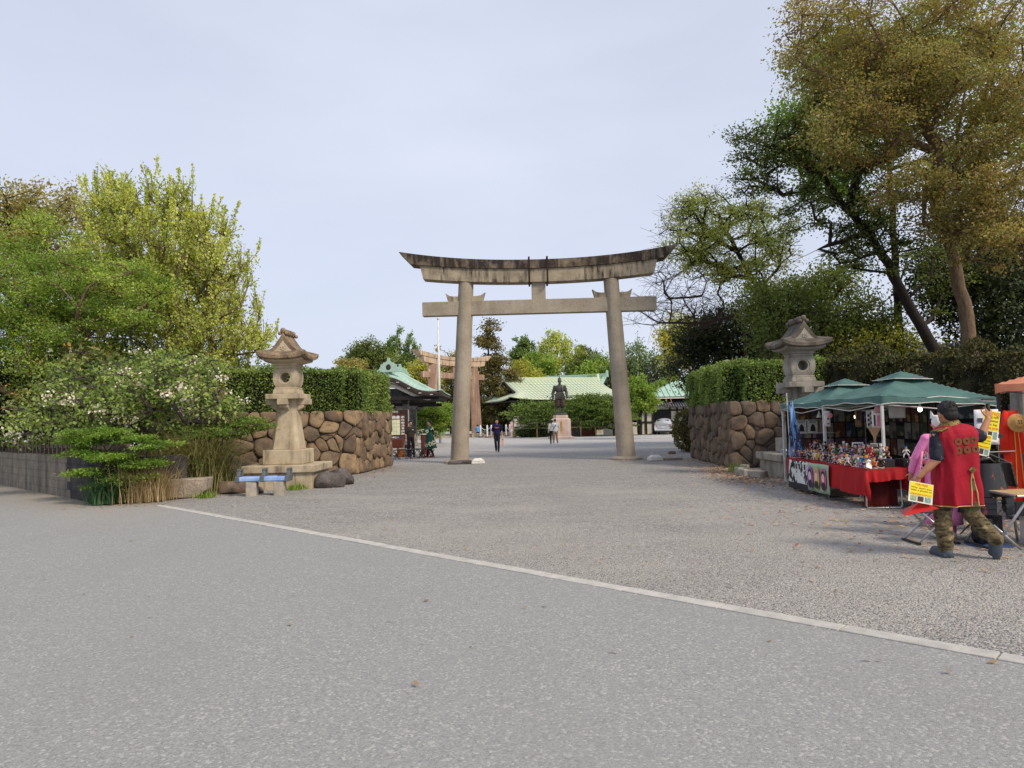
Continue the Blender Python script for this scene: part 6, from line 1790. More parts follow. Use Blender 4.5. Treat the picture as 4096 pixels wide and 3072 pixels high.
MB().add([(-.58, .13, 1.0), (.58, .13, 1.0), (.50, .40, 1.36), (-.50, .40, 1.36)], [(0, 1, 2, 3)]).build('rear_window', M_GLASS, car, solid=.02)
MB().box((-.08, .10, 1.02), (.35, .02, .02), rot=(0, .1, 0)).build('wiper', paint(20, 20, 22), car)
for sx in (-1, 1):
    MB().add([(sx * .825, .62, 1.0), (sx * .83, 2.55, .98), (sx * .70, 2.3, 1.32), (sx * .675, .9, 1.40)], [(0, 1, 2, 3)]).build('side_window', M_GLASS, car, solid=.02)
    MB().add([(sx * .52, .03, .98), (sx * .80, .10, .98), (sx * .845, .36, .90), (sx * .80, .06, .74), (sx * .56, .0, .72)], [(0, 1, 2, 3, 4)]).build('taillight', M_RED_LENS, car, solid=.05)
    for y_ in (.68, 3.25):
        w = MB().lathe([(.20, -.1), (.30, -.1), (.31, -.05), (.31, .05), (.30, .1), (.20, .1)], 20, M=xf((sx * .76, y_, .31), (0, PI / 2, 0))).build('tyre', paint(22, 22, 24), car, auto=40)
        MB().lathe([(.02, .108), (.20, .09), (.20, -.1)], 12, M=xf((sx * .76, y_, .31), (0, sx * PI / 2, 0))).build('rim', paint(170, 172, 176, .3, .6), w)
MB().b2(-.78, .78, -.05, .1, .34, .50).build('bumper', M_SILVER, car, bevel=.05)
MB().b2(-.66, .66, -.04, .12, .2, .32).build('lower_bumper', paint(36, 36, 40), car, bevel=.03)
MB().b2(-.2, .2, -.03, -.005, .62, .78).build('number_plate', paint(226, 226, 222), car)
MB().b2(-.3, .3, -.03, 0, .84, .88).build('chrome_bar', paint(220, 222, 226, .15, .8), car)

# ---------------------------------------------------------------- market stall
def cloth_mat(name, a, b, vs=2.5, rough=.75, trans=.0):
    N = NT(name)
    v = N.coord()
    c = N.mix(N.rng(N.noise(vs, 5, v), .35, .65), lin(a), lin(b))
    N.l(c, N.b.inputs['Base Color']); N.b.inputs['Roughness'].default_value = rough; N.b.inputs['Specular IOR Level'].default_value = .25
    N.bump(N.math('ADD', N.noise(9, 4, N.coord((1, 1, .5))), N.math('MULTIPLY', N.noise(3, 3, N.coord((1, 1, .35))), 1.5)), .4, .05)
    if trans:
        tr = N.n('BsdfTranslucent'); N.l(c, tr.inputs['Color']); ms = N.n('MixShader'); ms.inputs[0].default_value = trans
        N.l(N.b.outputs[0], ms.inputs[1]); N.l(tr.outputs[0], ms.inputs[2]); N.l(ms.outputs[0], N.t.nodes['Material Output'].inputs['Surface'])
    return N.m
M_TEAL = cloth_mat('teal_canopy', (88, 122, 116), (74, 106, 102), trans=.12)
M_PEACH = cloth_mat('peach_canopy', (232, 156, 120), (220, 142, 106), trans=.2)
M_TRIM = paint(214, 212, 204)
M_WPOLE = paint(206, 206, 204, .4)
M_DPOLE = paint(44, 48, 56, .4)
def canopy(name, label, x0, x1, y0, y1, zb, zt, zp, m, leg_m, vent=True, legs=((0, 0), (1, 0), (0, 1), (1, 1)), trim=True, tilt=0.0):
    cx, cy = (x0 + x1) / 2, (y0 + y1) / 2; hx, hy = (x1 - x0) / 2, (y1 - y0) / 2
    t = thing(name, label, 'canopy', (cx, cy, 0))
    def f(u, v):
        a, b = u * 2 - 1, v * 2 - 1
        r = max(abs(a), abs(b)); mn = min(abs(a), abs(b)) / max(r, 1e-6)
        z = zt + (zp - zt) * (1 - r) ** 1.12
        z -= .05 * math.sin(PI * min(1, r)) * (1 - mn) + .03 * r * (1 - mn ** 2)      # fabric sags between the hip ribs
        z += .008 * math.sin(a * 13 + b * 7) * r
        return (a * hx, b * hy, z + tilt * a)
    MB().grid(f, 33, 33).build('roof_cloth', m, t, smooth=True)
    def g(u, v):
        q = u * 4; k = int(q) % 4; s_ = q - int(q)
        a, b = ((-1 + 2 * s_, -1), (1, -1 + 2 * s_), (1 - 2 * s_, 1), (-1, 1 - 2 * s_))[k]
        sag = 4 * s_ * (1 - s_)
        w_ = 1 + (.006 * math.sin(s_ * 34) + .012 * sag) * v
        return (a * hx * w_, b * hy * w_, (zt - .03 * sag) * (1 - v) + (zb + .012 * math.sin(s_ * 17) + .045 * sag) * v + tilt * a)
    MB().grid(g, 96, 6, closed_u=True).build('valance', m, t, smooth=True)
    if trim:
        pts = [Vector(g(i / 96, 1)) for i in range(97)]
        pts[-1] = pts[0]
        MB().tube([(p.x * 1.003, p.y * 1.003, p.z) for p in pts], .008, 5, cap=False).build('hem_trim', M_TRIM, t)
    if vent:
        vm = MB().grid(lambda u, v: ((u * 2 - 1) * hx * .34, (v * 2 - 1) * hy * .34, zp + .05 - .17 * max(abs(u * 2 - 1), abs(v * 2 - 1)) ** 1.1 + tilt * (u * 2 - 1) * .3), 13, 13)
        vm.build('vent_cap', m, t, smooth=True)
        r4 = [(-1, -1), (1, -1), (1, 1), (-1, 1), (-1, -1)]
        MB().tube([(a * hx * .343, b * hy * .343, zp - .122 + tilt * a * .3) for a, b in r4], .007, 5, cap=False).build('vent_trim', M_TRIM, t)
    for i, j_ in legs:
        x, y = (-hx + .03 if i == 0 else hx - .03), (-hy + .03 if j_ == 0 else hy - .03)
        MB().box((x, y, (zt + tilt * (2 * i - 1)) / 2), (.045, .045, zt + tilt * (2 * i - 1))).build('leg', leg_m, t, bevel=.004, seg=1)
        MB().box((x, y, .012), (.1, .1, .02)).build('foot_plate', leg_m, t)
    for a, b in (((-hx, -hy), (hx, -hy)), ((-hx, hy), (hx, hy)), ((-hx, -hy), (-hx, hy)), ((hx, -hy), (hx, hy))):
        for k in range(2):
            mid = ((a[0] + b[0]) / 2, (a[1] + b[1]) / 2)
            MB().tube([(a[0] * .985, a[1] * .985, zb + .06 - .02 * k), (mid[0] * .985, mid[1] * .985, zb + .16 - .22 * k), (b[0] * .985, b[1] * .985, zb + .06 - .02 * k)], .010, 5).build('scissor_bar', leg_m, t)
    return t
canopy('stall_canopy', 'teal green pop up canopy over the corner table with a white hem', 6.48, 8.58, 12.5, 14.92, 1.74, 1.90, 2.38, M_TEAL, M_WPOLE, tilt=-.04)
canopy('stall_canopy', 'teal green pop up canopy next to the grey stone lantern', 6.55, 8.62, 14.98, 17.35, 1.72, 1.88, 2.38, M_TEAL, M_WPOLE, tilt=-.02)
canopy('stall_canopy', 'peach orange pop up canopy on dark legs beside the hanging red robe', 7.85, 10.3, 9.1, 11.55, 1.90, 2.06, 2.60, M_PEACH, M_DPOLE, trim=False)

# folding tables with red cloths
M_REDCLOTH = cloth_mat('red_cloth', (172, 30, 34), (150, 24, 30), vs=2)
def cloth_table(label, x0, x1, y0, y1, h, drops, legm, folds=.018, seed=0):
    """drops = how far the cloth hangs on the -x, -y, +x, +y sides"""
    t = thing('stall_table', label, 'table', ((x0 + x1) / 2, (y0 + y1) / 2, 0))
    hx, hy = (x1 - x0) / 2, (y1 - y0) / 2
    MB().box((0, 0, h - .025), (hx * 2 - .02, hy * 2 - .02, .03)).build('table_top', paint(190, 188, 182), t)
    c = MB().grid(lambda u, v: ((u * 2 - 1) * hx, (v * 2 - 1) * hy, h + .004 * math.sin(u * 9 + v * 7)), 8, 12)
    for k, (dr) in enumerate(drops):
        if not dr: continue
        d0, d1 = dr if hasattr(dr, '__len__') else (dr, dr)
        def f(u, v, k=k, d0=d0, d1=d1):
            d = d0 + (d1 - d0) * u
            d *= 1 + .03 * math.sin(u * 11 + seed)
            o = (.006 + folds * v * (math.sin(u * 21 + seed) + .6 * math.sin(u * 37 + 1)) + .02 * v)
            z = h - .001 + .004 * math.sin(u * 9) * (1 - v) - d * v
            if k == 0: return (-hx - o, (u * 2 - 1) * hy, z)
            if k == 1: return ((u * 2 - 1) * hx, -hy - o, z)
            if k == 2: return (hx + o, (u * 2 - 1) * hy, z)
            return ((u * 2 - 1) * hx, hy + o, z)
        c.grid(f, 48, 10)
    c.build('red_cloth', M_REDCLOTH, t, smooth=True)
    for y_ in (-hy + .12, hy - .12):
        MB().tube([(-hx + .05, y_, h - .04), (-hx + .03, y_, .06), (-hx + .06, y_, .02), (hx - .06, y_, .02), (hx - .03, y_, .06), (hx - .05, y_, h - .04)], .014, 8).build('leg_frame', legm, t, smooth=True)
    return t
M_STEEL = paint(186, 188, 190, .3, .6)
cloth_table('red draped table with two printed banners hung on its side', 6.05, 6.80, 13.78, 15.75, .69, ((.40, .36), .3, 0, .3), M_DPOLE, seed=1)
cloth_table('red draped corner table with an open dark end and steel legs', 5.95, 6.62, 12.05, 13.74, .69, ((.47, .42), (.23, .17), .3, 0), M_STEEL, folds=.022, seed=4)
cloth_table('red draped table running behind the man in the red vest', 6.70, 8.2, 12.0, 12.7, .69, ((.40, .36), .42, .4, .3), M_STEEL, seed=7)
o = MB().grid(lambda u, v: (6.0 + .58 * u, 12.28 + .04 * math.sin(u * 9), .62 - .58 * v), 12, 6).build('inner_cloth', cloth_mat('dark_red_cloth', (86, 16, 18), (60, 10, 12)), solid=.01)
tag(o, 'dark red cloth hanging inside the open end of the corner table', 'cloth')
# twisted cloth tail at the corner
o = MB().tube([(5.94, 12.04, .66), (5.925, 12.03, .45), (5.94, 12.02, .30), (5.96, 12.02, .16)], [.02, .045, .05, .02], 10).build('knotted_cloth', M_REDCLOTH, smooth=True)
tag(o, 'gathered tail of red cloth hanging from the corner table', 'cloth')
# hanging banners
def banner(label, y0, y1, z0, z1, x, m):
    t = thing('banner', label, 'banner', (x, (y0 + y1) / 2, 0))
    MB().grid(lambda u, v: (-.02 * math.sin(u * 7 + v * 3) - .015 * v, (u - .5) * (y0 - y1), z1 + (z0 - z1) * v), 14, 10).build('cloth', m, t, smooth=True, solid=.004)
    return t
b1 = banner('white banner with black abstract ink print and dark lower edge', 14.42, 15.52, .07, .66, 6.0, mat('ink_print', (220, 220, 218), (212, 212, 210), vs=2, stain=((26, 24, 30), (5, 5, 5), .50, .53, .95)))
MB().grid(lambda u, v: (-.045 - .01 * math.sin(u * 7), (u - .5) * -1.08, .20 - .13 * v), 10, 3).build('dark_edge', paint(40, 38, 42), b1, solid=.003)
for k, yy in enumerate((-.34, -.2, -.06, .08, .2, .34)): MB().box((-.045, -yy, .55), (.006, .06 if k % 2 else .035, .11)).build('ink_stroke', paint(24, 24, 26), b1)
b2 = banner('sage green banner with three round coloured portraits in a row', 13.35, 14.30, .12, .67, 5.90, cloth_mat('sage_cloth', (160, 182, 156), (148, 170, 146)))
for k, (cc, yy) in enumerate((((176, 96, 190), .30), ((214, 178, 92), 0), ((208, 84, 148), -.30))):
    pts = [(-.05, yy + .125 * math.cos(a), .39 + .22 * math.sin(a)) for a in [i * PI / 12 for i in range(24)]]
    MB().add(pts, [tuple(range(24))[::-1]]).build('oval_print', paint(*cc), b2, solid=.003)
    pts = [(-.055, yy + .06 * math.cos(a), .42 + .085 * math.sin(a)) for a in [i * PI / 10 for i in range(20)]]
    MB().add(pts, [tuple(range(20))[::-1]]).build('face_print', paint(230, 206, 190), b2, solid=.003)
    pts = [(-.053, yy + .085 * math.cos(a), .48 + .075 * math.sin(a)) for a in [i * PI / 10 for i in range(20)]]
    MB().add(pts, [tuple(range(20))[::-1]]).build('hair_print', paint(*((50, 36, 40), (222, 130, 160), (54, 40, 44))[k]), b2, solid=.003)
    pts = [(-.054, yy + .09 * math.cos(a), .27 + .08 * math.sin(a)) for a in [i * PI / 10 for i in range(20)]]
    MB().add(pts, [tuple(range(20))[::-1]]).build('coat_print', paint(48, 44, 48), b2, solid=.003)

# backdrop with posters
bd = thing('stall_backdrop', 'dark cloth backdrop closing the rear and far side of the stall', 'backdrop', (0, 0, 0))
M_BDARK = cloth_mat('backdrop_cloth', (30, 30, 34), (22, 22, 26))
MB().b2(6.62, 8.58, 17.24, 17.26, .1, 1.86).build('rear_cloth', M_BDARK, bd)
MB().b2(8.52, 8.54, 12.75, 17.2, .1, 1.84).build('side_cloth', M_BDARK, bd)
rp_ = random.Random(31)
pm = [mat('poster_print%d' % i, a, b, vs=v, rough=.5, stain=(c, (5, 5, 5), .54, .6, .85)) for i, (a, b, c, v) in enumerate((
    ((96, 88, 92), (60, 62, 80), (150, 120, 110), 4), ((118, 70, 56), (70, 44, 44), (190, 150, 110), 5), ((70, 84, 96), (44, 50, 62), (150, 160, 160), 4),
    ((140, 132, 120), (96, 90, 88), (50, 48, 56), 6), ((86, 74, 104), (56, 48, 74), (180, 140, 150), 4), ((74, 84, 66), (50, 58, 48), (150, 140, 96), 5), ((168, 160, 148), (130, 124, 120), (70, 60, 70), 5)))]
pmesh = [MB().box((0, 0, 0), (w_, .008, h_)).mesh('poster') for w_, h_ in ((.26, .36), (.24, .34), (.30, .22))]
def poster(x, y, z, rz, k, lab):
    me = pmesh[k].copy(); ci = rp_.randrange(len(pm)); o = link('poster', me, pm[ci]); lab = ('grey violet', 'rust brown', 'slate blue', 'taupe', 'dusk purple', 'olive', 'pale cream')[ci] + ' ' + ('upright' if k < 2 else 'wide') + ' ' + lab; o.location = (x, y, z); o.rotation_euler = (0, rp_.uniform(-.04, .04), rz)
    tag(o, lab, 'poster', 'posters on the stall backdrop')
for r_ in range(3):
    for i in range(7):
        poster(6.80 + i * .275, 17.225, .86 + r_ * .38, 0, rp_.choice((0, 0, 1)), 'printed poster pinned on the rear backdrop cloth')
    for i in range(14):
        poster(8.51, 12.95 + i * .30, .86 + r_ * .37, PI / 2, rp_.choice((0, 0, 1, 2)), 'printed poster pinned on the side backdrop cloth')
sh = thing('display_shelf', 'narrow white shelf with boxes at the rear of the stall', 'shelf', (6.95, 16.5, 0))
MB().box((0, 0, 1.20), (.9, .18, .02)).build('board', paint(200, 200, 196), sh)
for x in (-.42, .42): MB().box((x, .05, .6), (.03, .03, 1.2)).build('upright', paint(150, 150, 150), sh)
for i, x in enumerate((6.66, 6.92, 7.20)):
    bx_ = thing('figure_box', ['white figure box with dark silhouette beside the shelf end', 'white figure box in the middle of the shelf', 'tan figure box on the shelf nearest the lamp'][i], 'box', (x, 16.5, 1.21))
    MB().box((0, 0, .15), (.22, .14, .30)).build('carton', paint(206, 206, 204) if i < 2 else paint(150, 130, 112), bx_, bevel=.004)
    MB().prism([(-.06, .03), (.06, .03), (.05, .14), (.03, .17), (0, .2), (-.03, .17), (-.05, .14)][::-1], -.077, -.071).build('silhouette_print', paint(34, 34, 40), bx_)
    if i < 2: text('KING OF\nARTIST', 'lettering', paint(30, 30, 34), bx_, (0, -.074, .255), (rad(90), 0, 0), .05, .002, spacing=.9)

# lamps, tags and papers hung under the canopies
def bulb(label, loc, glow, spot=False):
    t = thing('hanging_lamp', label, 'lamp', loc)
    N = NT('bulb_glow'); N.b.inputs['Base Color'].default_value = (1, .9, .7, 1); N.b.inputs['Emission Color'].default_value = (*glow, 1); N.b.inputs['Emission Strength'].default_value = 9
    MB().ell((0, 0, 0), (.036, .036, .045)).build('bulb', N.m, t, smooth=True)
    MB().tube([(0, 0, .03), (0, 0, .09)], .02, 8).build('socket', paint(220, 220, 214), t)
    MB().tube([(0, 0, .09), (.02, 0, .25)], .005, 5).build('cord', paint(200, 196, 120), t)
    if spot: MB().lathe([(.02, .06), (.055, -.02), (.06, -.045)], 14, cap=False).build('shade', paint(226, 222, 214), t, smooth=True)
bulb('small spot lamp glowing above the boxes on the rear shelf', (6.85, 15.9, 1.60), (1, .72, .4), True)
bulb('round warm bulb hanging between the paper strips', (6.95, 14.4, 1.56), (1, .78, .45))
bulb('bright white bulb under the valance by the grey plastic sheet', (7.42, 12.95, 1.68), (1, .95, .85))
def paper(label, c, w_, h_, m, marks=(), rz=0, name='hanging_sign'):
    t = thing(name, label, 'sign', c, rz)
    MB().grid(lambda u, v: ((u - .5) * w_, .006 * math.sin(u * 5 + v * 4), (.5 - v) * h_), 6, 8).build('sheet', m, t, smooth=True, solid=.003)
    for (cc, x, z, ww, hh) in marks: MB().box((x * w_, -.012, z * h_), (ww * w_, .004, hh * h_)).build('print_mark', paint(*cc), t)
    MB().tube([(0, 0, h_ / 2), (0, .01, h_ / 2 + .08)], .003, 4).build('string', paint(150, 150, 150), t)
    return t
wp_ = paint(222, 220, 214)
paper('white strip with blue squares hung by the rear canopy leg', (6.52, 14.75, 1.53), .13, .33, wp_, [((70, 100, 150), .1, q, .35, .1) for q in (-.3, 0, .3)])
paper('brown paper scroll hung behind the white strip', (6.85, 14.1, 1.55), .13, .38, mat('scroll', (150, 124, 96), (110, 92, 76), vs=9), [((70, 54, 44), 0, .1, .5, .5)])
paper('white paper strip of calligraphy hung beside the scroll', (6.72, 13.4, 1.52), .12, .34, wp_, [((50, 48, 52), -.2, q, .3, .14) for q in (-.3, -.05, .2)] + [((50, 48, 52), .22, q, .3, .14) for q in (-.2, .05, .3)])
paper('white and pink price sheet hung by the front canopy leg', (6.60, 12.9, 1.53), .18, .33, wp_, [((206, 120, 140), .22, -.12, .4, .6), ((60, 60, 66), -.25, -.1, .16, .6), ((150, 150, 150), .1, .35, .5, .08)])
paper('clear grey plastic sheet hung behind the front canopy leg', (6.92, 12.8, 1.66), .30, .26, mat('plastic_sheet', (176, 174, 166), (150, 148, 142), vs=7, rough=.25), [])
def rosette(label, c):
    mb = MB()
    for k in range(9):
        a = k * 2 * PI / 9; mb.ell((.035 * math.cos(a), -.01 * (k % 2), .03 * math.sin(a)), (.03, .012, .024), nu=8, nv=5)
    mb.ell((0, -.015, 0), (.025, .02, .02), nu=8, nv=5)
    o = mb.build('paper_flower', paint(224, 156, 172), smooth=True); o.location = c; tag(o, label, 'paper flower')
rosette('pink paper flower on the rear canopy leg', (6.56, 14.72, 1.60)); rosette('pink paper flower above the pink price sheet', (6.60, 12.86, 1.70))
fa = MB().prism([(-.01, -.14), (.01, -.14), (.03, 0), (.12, .16), (-.12, .16), (-.03, 0)], -.004, .004).build('hanging_fan', paint(196, 160, 120)); fa.location = (6.7, 13.2, 1.2); tag(fa, 'tan folded fan hung above the figurines', 'fan')
# flag
fg = thing('nobori_flag', 'tall light blue and dark purple flag on a slim pole at the stall end', 'flag', (6.24, 16.0, 0))
MB().tube([(-.02, 0, 0), (-.06, 0, 2.12)], .012, 6).build('pole', paint(206, 204, 198), fg)
MB().grid(lambda u, v: (-.05 + u * (.10 + .26 * v) + .03 * math.sin(v * 6 + u * 2), -.03 - .05 * math.sin(u * 5 + v * 5), 1.92 - 1.25 * v), 14, 24).build('cloth', mat('flag_print', (112, 160, 214), (136, 178, 224), vs=2.0, stain=((48, 40, 66), (2.6, 2.6, .9), .47, .50, .95)), fg, smooth=True, solid=.004)

# ---------------------------------------------------------------- toy figurines on the tables (plain generic toys)
PAL = {'black': (30, 30, 34), 'white': (222, 222, 220), 'red': (178, 40, 40), 'blue': (48, 84, 168), 'orange': (214, 116, 44), 'pink': (226, 140, 170), 'yellow': (222, 182, 66), 'purple': (112, 70, 150), 'green': (60, 120, 88), 'brown': (110, 74, 52), 'grey': (130, 132, 138), 'teal': (46, 140, 146)}
def toy_meshes(pose):
    b = MB(); c = MB(); h = MB()
    H = 1.0
    head_c = Vector((0, -.02, .84))
    lean = {'standing': 0, 'striding': .06, 'lunging': .16, 'crouching': .10}[pose]
    drop = .16 if pose == 'crouching' else .06 if pose == 'lunging' else 0
    hc = head_c + Vector((0, -lean, -drop))
    b.ell(hc, (.10, .10, .12)); b.cap(hc - Vector((0, 0, .1)), hc - Vector((0, -.02, .16)), .04, .05)
    ch = hc + Vector((0, .03, -.24)); hp = Vector((0, 0, .42 - drop))
    c.ell(ch, (.125, .085, .15)); c.cap(ch, hp, .10, .105); b.cap(hc - Vector((0, 0, .1)), ch, .05, .06); b.cap(ch, hp, .06, .06)
    for q in (-1, 1):
        sp = .05 if pose == 'standing' else .10
        fy = {'standing': 0, 'striding': .14, 'lunging': .20, 'crouching': .10}[pose] * q
        k = Vector((q * (.08 + sp), -abs(fy) * .6 - drop * .8, .24 - drop * .4)); f = Vector((q * (.07 + sp * 1.3), fy, .05))
        c.cap(hp + Vector((q * .06, 0, 0)), k, .075, .06); c.cap(k, f + Vector((0, 0, .05)), .06, .05); b.cap(hp, k, .04, .04); b.cap(k, f, .035, .035)
        b.ell(f + Vector((0, -.03, 0)), (.05, .09, .045))
        s_ = ch + Vector((q * .13, 0, .09))
        e = s_ + Vector((q * .10, {'standing': .02, 'striding': -.08, 'lunging': -.14, 'crouching': -.10}[pose], -.14 if not (pose == 'lunging' and q > 0) else .04))
        w = e + Vector((q * .03, -.10, -.08 if pose != 'lunging' else .08))
        c.cap(s_, e, .05, .045); b.cap(ch, s_, .04, .035); b.cap(s_, e, .035, .035); b.cap(e, w, .038, .03); b.ell(w, (.04, .04, .045))
    h.ell(hc + Vector((0, .02, .04)), (.115, .115, .11))
    for k in range(9):
        a = k * 2 * PI / 9; h.cap(hc + Vector((.07 * math.cos(a), .02 + .07 * math.sin(a), .08)), hc + Vector((.12 * math.cos(a), .03 + .12 * math.sin(a), .16 + .03 * (k % 3))), .04, .012, 6)
    return bake_blob(b, .03, 1), bake_blob(c, .034, 1), bake_blob(h, .03, 0)
TOY = {k: toy_meshes(k) for k in ('standing', 'striding', 'lunging', 'crouching')}
BASE = MB().lathe([(.24, 0), (.24, .03), (.20, .04)], 14).mesh('base')
_tm = {}
def toymesh(pose, part, colr):
    k = (pose, part, colr)
    if k not in _tm:
        me = (TOY[pose][part] if part < 3 else BASE).copy(); me.materials.append(paint(*PAL[colr], .4) if colr in PAL else paint(226, 186, 160, .4))
        _tm[k] = me
    return _tm[k]
rt = random.Random(77)
def toy(loc, h, where, rz):
    pose = rt.choice(('standing', 'standing', 'striding', 'lunging', 'crouching'))
    cl = rt.choices(list(PAL), (7, 5, 3, 4, 3, 2, 1, 2, 2, 1, 2, 1))[0]
    hr = rt.choices(list(PAL), (7, 4, 2, 1, 4, 3, 3, 1, 1, 5, 2, 1))[0]
    bs = rt.choice(('black', 'black', 'grey', 'blue', 'red', 'white'))
    t = thing('figurine', '%s toy with %s hair, %s clothes, %s base, %s' % (pose, hr, cl, bs, where), 'figurine', loc, rz, 'toy figurines ' + where)
    t.scale = (h, h, h)
    for nm, part, cc in (('body', 0, 'skin'), ('clothes', 1, cl), ('hair', 2, hr), ('base', 3, bs)):
        o = bpy.data.objects.new(nm, toymesh(pose, part, cc)); COL.objects.link(o); o.parent = t
        if nm != 'base': o.location.z = .03
# stepped risers
def riser(label, c, s_):
    o = MB().box((0, 0, s_[2] / 2), s_).build('display_riser', paint(34, 32, 36), bevel=.005); o.location = c; tag(o, label, 'riser')
riser('black display riser on the banner hung table', (6.58, 14.8, .694), (.34, 1.8, .13))
riser('black display riser on the corner table', (6.42, 12.95, .694), (.30, 1.3, .13))
riser('black display riser on the table behind the man in the red vest', (7.45, 12.5, .694), (1.4, .3, .13))
for i in range(3):
    for k in range(15):
        toy((6.13 + i * .11 + rt.uniform(-.025, .025), 13.88 + k * .125 + rt.uniform(-.03, .03), .694), rt.uniform(.14, .21), 'on the banner table', rt.uniform(-2.2, -.6))
for i in range(2):
    for k in range(11):
        toy((6.50 + i * .15 + rt.uniform(-.02, .02), 13.98 + k * .16, .826), rt.uniform(.16, .25), 'on the banner table riser', rt.uniform(-2.2, -.4))
for i in range(3):
    for k in range(12):
        toy((6.02 + i * .105 + rt.uniform(-.025, .025), 12.16 + k * .128 + rt.uniform(-.03, .03), .694), rt.uniform(.15, .22), 'on the corner table', rt.uniform(-1.6, -.2))
for i in range(2):
    for k in range(8):
        toy((6.34 + i * .14 + rt.uniform(-.02, .02), 12.38 + k * .16, .826), rt.uniform(.18, .27), 'on the corner table riser', rt.uniform(-1.6, -.2))
for i in range(2):
    for k in range(9):
        toy((6.80 + k * .125 + rt.uniform(-.025, .025), 12.09 + i * .13 + rt.uniform(-.02, .02), .694), rt.uniform(.15, .22), 'on the table behind the red vest', rt.uniform(-.7, .4))
for k in range(8):
    toy((6.88 + k * .17, 12.5, .826), rt.uniform(.2, .4) if k in (2, 3) else rt.uniform(.18, .26), 'on the riser behind the red vest', rt.uniform(-.5, .3))
for lab, c, w_, h_ in (('white framed line drawing propped among the figurines', (6.55, 13.55, .95), .2, .27), ('white framed pastel picture propped behind the figurines', (6.6, 13.1, .97), .18, .22)):
    t = thing('picture_frame', lab, 'picture', c, .0); t.rotation_euler = (rad(-12), 0, rad(-15))
    MB().box((0, 0, 0), (w_, .012, h_)).build('frame', wp_, t, bevel=.003); MB().box((0, -.009, 0), (w_ * .8, .004, h_ * .8)).build('print', rp_.choice(pm[2:4]), t)
o = MB().prism([(-.05, 0), (.05, 0), (.04, .18), (-.04, .18)][::-1], -.004, .004).build('price_card', paint(232, 232, 228)); o.location = (6.02, 12.10, .70); o.rotation_euler = (rad(-35), rad(20), 0); tag(o, 'small white price card at the front corner of the corner table', 'card')
can = thing('drink_can', 'blue and white drink can lying on the grey lantern plinth', 'can', (6.95, 18.25, .70))
MB().lathe([(.05, -.1), (.06, -.08), (.06, .08), (.05, .1)], 16, M=xf(rot=(0, PI / 2, .2))).build('can_body', mat('can', (70, 90, 150), (210, 200, 180), vs=14, rough=.3), can, auto=40)

# ---------------------------------------------------------------- man in the red vest, seen from behind
vx, vy = 5.02, 8.12
vd = thing('person', 'man in a red vest with six coin crest walking with yellow sign and raised hand', 'person', (vx, vy, 0))
j = dict(sL=(-.205, -.02, 1.355), eL=(-.255, -.08, 1.10), wL=(-.43, -.02, .905), sR=(.19, .0, 1.39), eR=(.35, .06, 1.34), wR=(.455, .08, 1.54),
         hL=(-.11, 0, .88), kL=(-.15, .04, .47), aL=(-.17, -.02, .09), hR=(.11, 0, .88), kR=(.17, .03, .47), aR=(.26, -.22, .20))
j = {k: Vector(v) for k, v in j.items()}
b = MB()
b.ell((0, 0, 1.22), (.19, .14, .22)); b.ell((0, .02, 1.02), (.19, .15, .20)); b.ell((0, 0, .88), (.19, .14, .14)); b.cap(j['sL'], j['sR'], .075, .075)
b.cap((-.03, -.01, 1.40), (-.05, .01, 1.55), .068, .064); b.ell((-.03, .02, 1.44), (.12, .09, .06))
head(b, (-.06, .02, 1.615), (-.15, 1, 0), 1.06)
for q in 'LR':
    b.cap(j['s' + q], j['e' + q], .064, .052); b.cap(j['e' + q], j['w' + q], .053, .033); b.cap(j['h' + q], j['k' + q], .10, .07); b.cap(j['k' + q], j['a' + q], .065, .04)
b.cap((-.17, -.02, .05), (-.17, .14, .045), .04, .034); b.cap((.26, -.22, .18), (.26, -.15, .06), .04, .034)
hand(b, j['wL'], (-.35, .25, -.9), (.6, .3, -.1), 1.1, .75, 1); hand(b, j['wR'], (.25, .15, .95), (-.1, 1, .1), 1.1, .8, -1)
link('body', bake_blob(b, .0075, 2), mat('tan_skin', (190, 138, 106), (172, 120, 92), vs=7, rough=.6), vd)
# trousers with camouflage
p = MB(); p.ell((0, 0, .86), (.205, .155, .13))
rr = random.Random(8)
for q in 'LR':
    p.cap(j['h' + q], j['k' + q], .122, .098); p.cap(j['k' + q], j['a' + q] + Vector((0, 0, .02)), .098, .084)
    for k in range(9):
        f_ = k / 9; c_ = j['h' + q].lerp(j['k' + q], f_ * 2) if f_ < .5 else j['k' + q].lerp(j['a' + q], f_ * 2 - 1)
        p.ell(c_ + Vector((rr.uniform(-.02, .02), rr.uniform(-.02, .02), 0)), (.118 - .018 * f_, .115 - .02 * f_, .022), rot=(rr.uniform(-.5, .5), rr.uniform(-.5, .5), 0))
M_CAMO = mat('camouflage', (120, 106, 78), (86, 78, 54), vs=9, stretch=(1, 1, 2.2), rough=.95, stain=((54, 46, 36), (9, 9, 22), .54, .58, .9), speck=((150, 134, 102), 12, .60), bump=.3, bs=14, bd=.02)
link('camo_trousers', bake_blob(p, .011, 1), M_CAMO, vd)
# clogs
M_CLOG = paint(74, 84, 96, .7)
s1 = MB(); s1.cap((-.17, -.05, .05), (-.18, .17, .045), .06, .052); s1.box((-.175, .06, .02), (.12, .30, .035)); link('clog', bake_blob(s1, .010, 2), M_CLOG, vd)
s2 = MB(); s2.ell((.265, -.235, .115), (.058, .036, .155), rot=(rad(14), 0, rad(-6))); s2.cap((.26, -.20, .2), (.265, -.16, .07), .05, .05); link('clog', bake_blob(s2, .010, 2), M_CLOG, vd)
MB().ell((.262, -.283, .20), (.024, .006, .02), rot=(rad(14), 0, 0)).build('worn_heel_patch', paint(150, 122, 84), vd, smooth=True)
